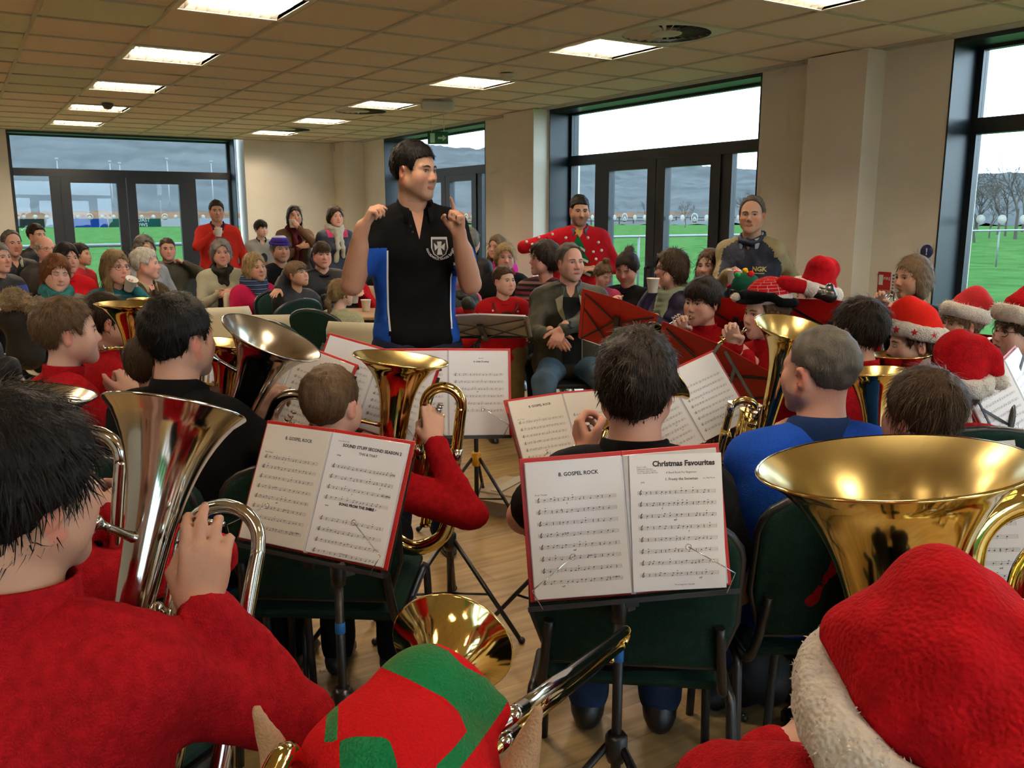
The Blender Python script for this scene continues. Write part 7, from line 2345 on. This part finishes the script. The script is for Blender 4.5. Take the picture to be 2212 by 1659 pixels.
def seam(poly):
    """signed distance (inside positive) of the felt to a panel seam measured on the back of the hat"""
    ins, dm = np.zeros(len(fx_), bool), np.full(len(fx_), 1e9)
    P_ = [(480+u/2.91, 1130+v/2.91) for u, v in poly]
    for (x0, y0), (x1, y1) in zip(P_, P_[1:]+P_[:1]):
        ins ^= ((y0 > fy_) != (y1 > fy_)) & (fx_ < (x1-x0)*(fy_-y0)/(y1-y0+1e-9)+x0)
        t_ = np.clip(((fx_-x0)*(x1-x0)+(fy_-y0)*(y1-y0))/((x1-x0)**2+(y1-y0)**2+1e-9), 0, 1)
        dm = np.minimum(dm, np.hypot(fx_-x0-t_*(x1-x0), fy_-y0-t_*(y1-y0)))
    return np.where(ins, dm, -dm)
sd1 = seam([(640, 1380), (660, 1150), (700, 900), (820, 740), (1200, 700), (1420, 800), (1520, 900), (1680, 980), (1800, 1120), (1620, 1380), (1480, 1560), (1310, 1560), (1450, 1420), (1540, 1310), (1490, 1190), (1400, 1100), (1180, 985), (1000, 905), (900, 870), (830, 872), (790, 890), (755, 940), (735, 1010), (722, 1370)])
sd2 = seam([(735, 1375), (780, 1352), (840, 1340), (1020, 1345), (1060, 1380), (1090, 1480), (1140, 1700), (745, 1700)])
away = ((V-A(0, -0.02, 0.04))@e['Rh'].T*hw_).sum(1)
gv = np.clip(0.5+np.maximum(sd1, sd2)/120.0, 0, 1)
gv = np.where(away > 0.06, 0.0, gv)
m_ = mat('red_and_green_felt', hexc('c0161a'), 0.95, bump=0.25, bscale=400, spec=0.1, sheen=0.3)
nt = m_.node_tree
va = nt.nodes.new('ShaderNodeVertexColor')
va.layer_name = 'Col'
cr_ = nt.nodes.new('ShaderNodeValToRGB')
cr_.color_ramp.interpolation = 'CONSTANT'
cr_.color_ramp.elements[0].color = hexc('c0161a')+(1,)
cr_.color_ramp.elements[1].position = 0.5
cr_.color_ramp.elements[1].color = hexc('0b6b3f')+(1,)
nt.links.new(va.outputs['Color'], cr_.inputs['Fac'])
nt.links.new(cr_.outputs['Color'], nt.nodes['Principled BSDF'].inputs['Base Color'])
mk('hat_body', V@e['Rh'].T*e['s']+e['H']-e['base'], F, m_, eh, True, np.repeat(gv[:, None], 3, 1))
for x in (-1, 1):
    Re = rotv((0, 0, 1), -x*20)@rotv((0, 1, 0), x*12)
    V, F = sdf_mesh([ell((x*0.104, -0.035, 0.05), (0.011, 0.028, 0.060), 0.02, Re), cone((x*0.108, -0.045, 0.09), (x*0.124, -0.060, 0.150), 0.014, 0.005, 0.02)], 0.0045, wob(5, 0.001, 60))
    hat_part(e, 'felt_ear', V, F, mat('beige_felt', hexc('b08a68'), 0.95, bump=0.3, bscale=400), eh)
chair_for(e, 'green', 'dark green chair under the child in the elf hat')
tbn = at(977, 1392, 1.42)
axs = unit(at(1345, 1362, 1.75)-at(1085, 1560, 1.05))
r = empty('trombone', tbn)
tag(r, 'brass trombone of the child in the elf hat', 'brass horn')
bax = unit(FW*0.93+UP*0.42+RT*0.20)
rtb = unit(RT-bax*(RT@bax))
Rt = np.stack([rtb, np.cross(bax, rtb), bax], 1)
t = np.linspace(0, 1, 32)
pr = 0.011+(0.094-0.011)*(np.exp(-6.0*t)*(1-t)**0.6)
prof = np.concatenate([[(0.0935, 0.0012), (0.0955, 0.0008), (0.0958, -0.0015), (0.094, -0.003)], np.stack([pr, -t*0.42], 1)[1:]])
MB().lathe(prof, (0, 0, 0), Rt, 72).build('bell', M_brass, r)
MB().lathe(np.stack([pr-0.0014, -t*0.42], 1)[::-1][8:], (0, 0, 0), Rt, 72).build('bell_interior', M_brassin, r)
q0 = -bax*0.42
s0, s1 = at(1068, 1572, 1.02)-tbn, at(1352, 1362, 1.72)-tbn
MB().tube(spline([q0+bax*0.02, q0-bax*0.10, at(640, 1660, 0.80)-tbn, at(560, 1720, 0.72)-tbn], 8), 0.0095, 16).build('bell_tube', M_brass, r)
sv = unit(np.cross(unit(s1-s0), UP))
off = unit(np.cross(sv, unit(s1-s0)))*0.030+sv*0.010
for k, o_ in enumerate((off*0.0, -off)):
    MB().tube([s0-unit(s1-s0)*0.25+o_, s1+o_], 0.0088, 16).build('slide_tube', M_brass if k else M_silver, r)
    MB().tube([s0+(s1-s0)*0.05+o_, s0+(s1-s0)*0.14+o_], 0.0098, 16).build('slide_sleeve', M_silver, r)
d_ = unit(s1-s0)
MB().tube(spline([s1, s1+d_*0.014-off*0.15, s1+d_*0.020-off*0.5, s1+d_*0.014-off*0.85, s1-off], 5), 0.0092, 14).build('slide_bow', M_brass, r)
MB().tube([s1-d_*0.02-off, s1-d_*0.05-off*1.5], 0.003, 8).sphere(s1-d_*0.05-off*1.55, 0.006, 8, 6).build('water_key', M_brass, r)
MB().tube([s0+(s1-s0)*0.3, s0+(s1-s0)*0.3-off], 0.005, 10).build('slide_brace', M_silver, r)
for k, aa in enumerate((-0.05, -0.16)):
    MB().tube([bax*aa+rtb*0.02, bax*aa+rtb*0.02+(s0+d_*(0.2-k*0.1)-(bax*aa))*0.2], 0.004, 8).build('bell_brace', M_brass, r)

e = person('b20', 'child in a large plush santa hat with a tuba, bottom right', (1985, 1530), 0.95, s=0.90, neck=0.55, wid=1.15, age='kid', face=-172, body=-178, pitch=-10, tilt=16, lod=0, hair=None, eyes=False, skin='pale', top=FL, collar=('fleece', RED_F), legs=('101014', 'plain'), lean=6,
           R=dict(px=(2236, 1430, 0.22), hand='grip', fd=(-0.4, 0.6, 0.6), pn=(-0.5, 0.6, 0)), L=dict(rel=(-0.16, 0.28, -0.15), hand='grip'))
santa_hat(e, 'large plush red santa hat with white trim, bottom right', [(-0.01, -0.01, 0.05, 0.092), (0.0, -0.01, 0.075, 0.078), (0.060, -0.06, 0.070, 0.060), (0.075, -0.115, 0.01, 0.060), (0.055, -0.145, -0.07, 0.058), (0.03, -0.150, -0.18, 0.050)], zb=0.000, slope=0.30, rb=0.018, rest=(0.100, 0.122, 0.104), nfur=2600, furlen=0.007, h=0.0048, seed=20, wrinkle=0.008)
MB().lathe([(0.062, -0.02), (0.066, 0.0), (0.060, 0.03), (0.054, 0.03), (0.056, -0.02)], e['N']-e['base']+A(0, 0, 0.012), np.eye(3), 28).build('shirt_collar', cloth('b8b4ac', 'plain'), e['root'])
chair_for(e, 'green', 'dark green chair under the child in the large santa hat')
horn('tuba', 'large brass tuba with wide bell, bottom right', (1924, 1002), 1.36, 0.182, (1945, 1330), 0.0, right=RT, mouth=None, Lb=0.52, arcs=((0.100, 0.270, -0.075), (0.155, 0.315, -0.125)), vx=0.19, vz=-0.34, throat=0.058, flare=4.6, rimw=0.006, nseg=96)
# ---------------------------------------------------------------- stands, folders, loose furniture
def page(title='', seed=1, texts=(), n=8, m=None, **kw):
    return dict(print=music_print(title, n, seed, texts), m=m or M_page, **kw)
XMAS = [('Christmas Favourites', 0.0165, 0.018, 0.122, 0.0007), ('Part C in Bb\nEuphonium, Baritone,\nTrombone, Bass Clarinet,\nTenor Saxophone, Bb Horn', 0.0042, -0.088, 0.1195, 0.0, 'LEFT'), ('A Band Book For Beginners', 0.0062, 0.012, 0.1055, 0.0), ('1. Frosty the Snowman', 0.0080, 0.012, 0.0905, 0.0001),
        ('Jolly', 0.005, -0.08, 0.086, 0.0, 'LEFT'), ('arr. Alan Fernie', 0.0042, 0.088, 0.092, 0, 'RIGHT'), ('This arrangement Copyright', 0.0040, 0.01, -0.138, 0)]
SOUND = [('SOUND STUFF SECOND SEASON 2', 0.0105, 0.012, 0.118, 0.0004), ('Lower Brass in Bb', 0.0042, -0.085, 0.130, 0, 'LEFT'), ('THIS & THAT', 0.0088, 0.005, 0.1035, 0.0001), ('swing', 0.005, -0.08, 0.094, 0.0001, 'LEFT'), ('Fine', 0.005, 0.088, 0.0665, 0.0001, 'RIGHT'), ('D.C. al Fine', 0.005, 0.088, 0.0135, 0.0001, 'RIGHT'),
         ('SONG FROM THE SHIRE', 0.0090, 0.005, -0.0245, 0.0005), ('slow', 0.005, -0.08, -0.032, 0.0001, 'LEFT'), ('© Copyright', 0.0045, 0, -0.139)]
def sound_print():
    ink, st = music_print('', 4, 61, SOUND, (), 0.228, 0.0262)
    i2, s2 = music_print('', 4, 62, (), (), 0.098, 0.0262)
    ink.add(i2.verts(), i2.F, False)
    st.add(s2.verts(), s2.F, False)
    return ink, st
def scaled(c, k):
    return CAM+(A(*c)-CAM)*k
# front left
R1 = fpose((0.558, -0.829, -0.022), (0.362, 0.22, 0.906))
c1 = scaled((0.709, 2.027, 0.847), 0.93)
folder(c1, R1, 'open red music folder at front left showing two titles', [page('8. GOSPEL ROCK', 5, GOSPEL, m=M_page2), dict(print=sound_print(), m=M_page)], 4, 0.93)
stand(c1, R1, 'black folding music stand with blue tape at front left', tape=0.53)
# front centre
R2 = fpose((0.878, -0.474, 0.065), (0.061, 0.247, 0.967))
c2 = scaled((1.189, 1.425, 0.856), 0.95)
folder(c2, R2, 'large open red music folder in the centre foreground', [page('8. GOSPEL ROCK', 5, GOSPEL), page('', 9, XMAS, loose=(0.004, 0, -0.004), off=(0, 0, 3.0))], 4, 0.95)
stand(c2, R2, 'black music stand with blue tape in the centre foreground', tape=0.56)
# second gospel rock folder
R3 = fpose((0.997, -0.075, 0.009), (0.031, 0.516, 0.856))
c3 = scaled((1.807, 2.483, 0.752), 0.95)
folder(c3, R3, 'open red music folder behind the dark-haired young man', [page('8. GOSPEL ROCK', 5, GOSPEL, m=M_page2), page('', 12, m=M_page2)], 5, 0.95)
stand(c3, R3, 'music stand beyond the dark-haired young man in the centre')
# folder beyond the gold baritone
c4, R4 = fview((968, 848), 3.10, 3, 16, 1)
folder(c4, R4, 'open music folder beyond the gold baritone', [page('', 14, n=7), page('', 15, [('4. Little Donkey', 0.0085, 0.01, 0.108, 0.0002), ('Baritone', 0.005, 0.01, 0.121)], n=6)], 3, 1.0)
stand(c4, R4, 'music stand beyond the gold baritone')
c4b, R4b = fview((798, 838), 2.95, -14, 22, 16)
folder(c4b, R4b, 'tilted music folder partly hidden by the cropped boy', [page('', 17), page('', 18)], 5, 0.9)
stand(c4b, R4b, 'music stand of the tilted folder left of the gold baritone')
# glossy folder at right of centre
c5, R5 = fview((1478, 880), 2.75, 10, 26, -27)
folder(c5, R5, 'glossy open music folder left of the man in blue', [page('', 20), page('', 21)], 8, 0.80)
stand(c5, R5, 'music stand of the glossy folder left of the man in blue')
# folders seen from behind
def back_folder(px, d, label, slabel, yaw=180, tilt=25, roll=0, k=1.0, open_=5, lat=True):
    c, R = fview(px, d, yaw, tilt, roll)
    folder(c, R, label, [page('', 31), page('', 32)], open_, k)
    stand(c, R, slabel, lat=lat)
back_folder((1542, 812), 3.25, 'red folder back in front of the brick hat boy', 'music stand of the boy in the brick hat', 150, 28, -24)
back_folder((1335, 702), 4.75, 'red folder back left of the dark-fringed boy', 'music stand left of the dark-fringed boy', 150, 20, -16)
back_folder((1592, 706), 4.35, 'red folder back below the child in the green hat', 'music stand of the child in the green hat', 165, 25, -3)
back_folder((1790, 716), 4.05, 'red folder back below the upright santa hat', 'music stand below the upright santa hat', 185, 25, -4)
back_folder((2080, 768), 4.15, 'red folder back below the snowflake hat', 'music stand below the snowflake hat', 170, 25, 2, 0.72)
# conductor's stand, nearly flat
c9, R9 = fview((1040, 702), 4.05, 176, 66, 3)
r = folder(c9, R9, 'open score lying nearly flat on the stand of the conductor', [page('', 41, m=M_page2), page('', 42, m=M_page2)], 3, 1.0)
for ch in r.children:
    if ch.name.startswith(('cover', 'spine')):
        ch.data.materials[0] = mat('score_cover_buff', (0.52, 0.47, 0.38), 0.7)
stand(c9, R9, 'music stand of the conductor with yellow leg collar', foot=onz(1030, 1130, 0.0)[:2]*1.0, collar=M_yellow)
# left folder beside the silver euphonium
c8, R8 = fview((618, 828), 3.0, -22, 24, 18)
folder(c8, R8, 'open music folder beyond the silver euphonium', [page('', 51, m=M_page2), page('', 52, m=M_page2)], 5, 0.9)
stand(c8, R8, 'music stand beyond the silver euphonium')
# right edge
c10, R10 = fview((2085, 1120), 2.0, -5, 12, -13)
ms = empty('sheet_music', c10)
tag(ms, 'pale loose music sheet on the stand behind the large tuba', 'sheet music')
MB().box(-R10[:, 1]*0.004, (0.21, 0.0012, 0.297), R10).build('page', M_page, ms)
ik, sf = music_print('', 8, 53)
for b_, nm_, m_ in ((ik, 'printed_notes', M_ink), (sf, 'printed_staves', M_staff)):
    mk(nm_, b_.verts()@R10.T-R10[:, 1]*0.0049, b_.F, m_, ms, False)
stand(c10, R10, 'music stand behind the large tuba')
c12, R12 = fview((2205, 862), 3.6, 62, 25, -14)
folder(c12, R12, 'open music folder seen edge on at the right edge', [page('', 55), page('', 56)], 14, 1.0)
stand(c12, R12, 'music stand at the right edge beside the drooping santa hat')

# chairs of the audience and empty chairs
for k, lab in (('a07', 'cream chair of the ginger-haired woman'), ('a08', 'cream chair of the woman in teal'), ('a09', 'cream chair of the elderly man in the blazer'), ('a13', 'cream chair of the grey-haired woman'), ('a14', 'cream chair of the blonde woman'),
               ('a05', 'cream chair of the woman in the pudding jumper'), ('a23', 'cream chair of the man in the red waterproof'), ('a25', 'cream chair of the blonde woman with glasses'), ('a27', 'cream chair of the woman in patterned knit'), ('a31', 'cream chair of the woman with a bun'),
               ('a32', 'cream chair of the woman in purple'), ('a33', 'cream chair of the girl in the spotted top'), ('a19', 'cream chair of the man in the navy jacket'), ('a15', 'cream chair of the man in the bobble hat'), ('a01', 'cream chair at the far left edge'),
               ('a02', 'cream chair of the man with cropped grey hair'), ('a03', 'cream chair of the man in the black coat'), ('a04', 'cream chair of the white-haired man'), ('a10', 'cream chair of the woman in pale grey'), ('a11', 'cream chair of the man in olive'), ('a06', 'cream chair of the child in red'),
               ('a00', 'cream chair of the person at the left edge'), ('a21', 'cream chair of the toddler'), ('a21b', 'cream chair of the person behind the conductor'), ('a24', 'cream chair of the turned-away person'), ('a24b', 'cream chair of the woman in pink')):
    chair_for(PEOPLE[k], 'cream', lab)
chair_for(PEOPLE['a28'], 'folding', 'chrome legged folding chair of the man in the olive jacket')
chair_for(PEOPLE['a20'], 'green', 'dark green chair of the fair-haired boy')
vw = lambda a: rotv((0, 0, 1), a)@unit(A(FW[0], FW[1], 0))
for px_, d_, a, lab in (((474, 700), 7.0, 28, 'empty cream chair behind the young man in black'), ((604, 720), 6.4, 6, 'empty cream chair behind the silver euphonium bell'), ((800, 760), 5.85, -14, 'empty cream chair left of the conductor')):
    p = at(px_[0], px_[1], d_)
    chair('cream', p, vw(a), lab)
chair_for(PEOPLE['a22'], 'green', 'dark green chair of the small girl with the ponytail')
for px_, d_, a, lab in (((700, 760), 5.55, -50, 'empty dark green chair in front of the small girl'), ((590, 690), 7.0, 55, 'dark green chair under the arm of the fair-haired boy')):
    chair('green', at(px_[0], px_[1], d_), vw(a), lab)
# table with cups
tp = at(806, 668, 7.35)
tb_ = empty('table', (tp[0], tp[1], 0))
tag(tb_, 'wood topped table beside the toddler', 'table')
zt = 0.73
Rz = np.array(Matrix.Rotation(-0.5, 3, 'Z'))
MB().rbox((0, 0, zt-0.0125), (1.2, 0.7, 0.025), 0.006, Rz).build('tabletop', mat('beech_laminate', (0.42, 0.25, 0.105), 0.3, var=0.12, vscale=6, stretch=(1, 12, 1)), tb_)
MB().box((0, 0, zt-0.05), (1.1, 0.6, 0.05), Rz).build('apron', M_black, tb_)
for sx in (-1, 1):
    for sy in (-1, 1):
        MB().tube([Rz@A(sx*0.54, sy*0.29, zt-0.03), Rz@A(sx*0.54, sy*0.29, 0)], 0.017, 10).build('leg', M_black, tb_)
for px_, lab in (((766, 655), 'taller white foam cup on the wood topped table'), ((791, 672), 'white foam cup at the table edge near the conductor')):
    p = onz(px_[0], px_[1], zt)
    cup((p[0], p[1], zt+0.0005), lab)
# things on the floor
p = onz(1098, 1095, 0)
bx = empty('cardboard_box', (p[0], p[1], 0))
tag(bx, 'small flat cardboard box on the floor behind the centre folder', 'box')
M_card = mat('cardboard', (0.42, 0.33, 0.22), 0.85, var=0.1)
Rz = np.array(Matrix.Rotation(0.5, 3, 'Z'))
MB().rbox((0, 0, 0.06), (0.30, 0.22, 0.12), 0.003, Rz).build('carton', M_card, bx)
MB().box(Rz@A(0.02, 0, 0.124), (0.30, 0.06, 0.003), Rz).build('packing_tape', mat('packing_tape', (0.60, 0.55, 0.45), 0.25), bx)
MB().box(Rz@A(-0.17, 0, 0.10), (0.06, 0.22, 0.003), Rz@rotv((0, 1, 0), -25)).build('flap', M_card, bx)
p = onz(1640, 1500, 0)
bg_ = empty('black_bag', (p[0], p[1], 0))
tag(bg_, 'black cloth bag under the chair of the man in the blue jumper', 'bag')
V, F = sdf_mesh([ell((0, 0, 0.10), (0.17, 0.12, 0.10), 0.03), ell((0.05, 0.03, 0.18), (0.10, 0.07, 0.08), 0.06), cone((-0.15, 0, 0.04), (-0.20, 0.02, 0.05), 0.05, 0.03, 0.04)], 0.012, wob(17, 0.014, 26), lambda X, Y, Z: (0.004-Z)+0*X+0*Y)
mk('bag_body', V, F, cloth('0b0b0d', 'coat'), bg_)
for s__ in (-1, 1):
    MB().tube(spline([(-0.12, s__*0.04, 0.17), (-0.16, s__*0.05, 0.24), (-0.12, s__*0.05, 0.28), (-0.05, s__*0.04, 0.22)], 6), 0.006, 6).build('strap', cloth('0b0b0d', 'coat'), bg_)
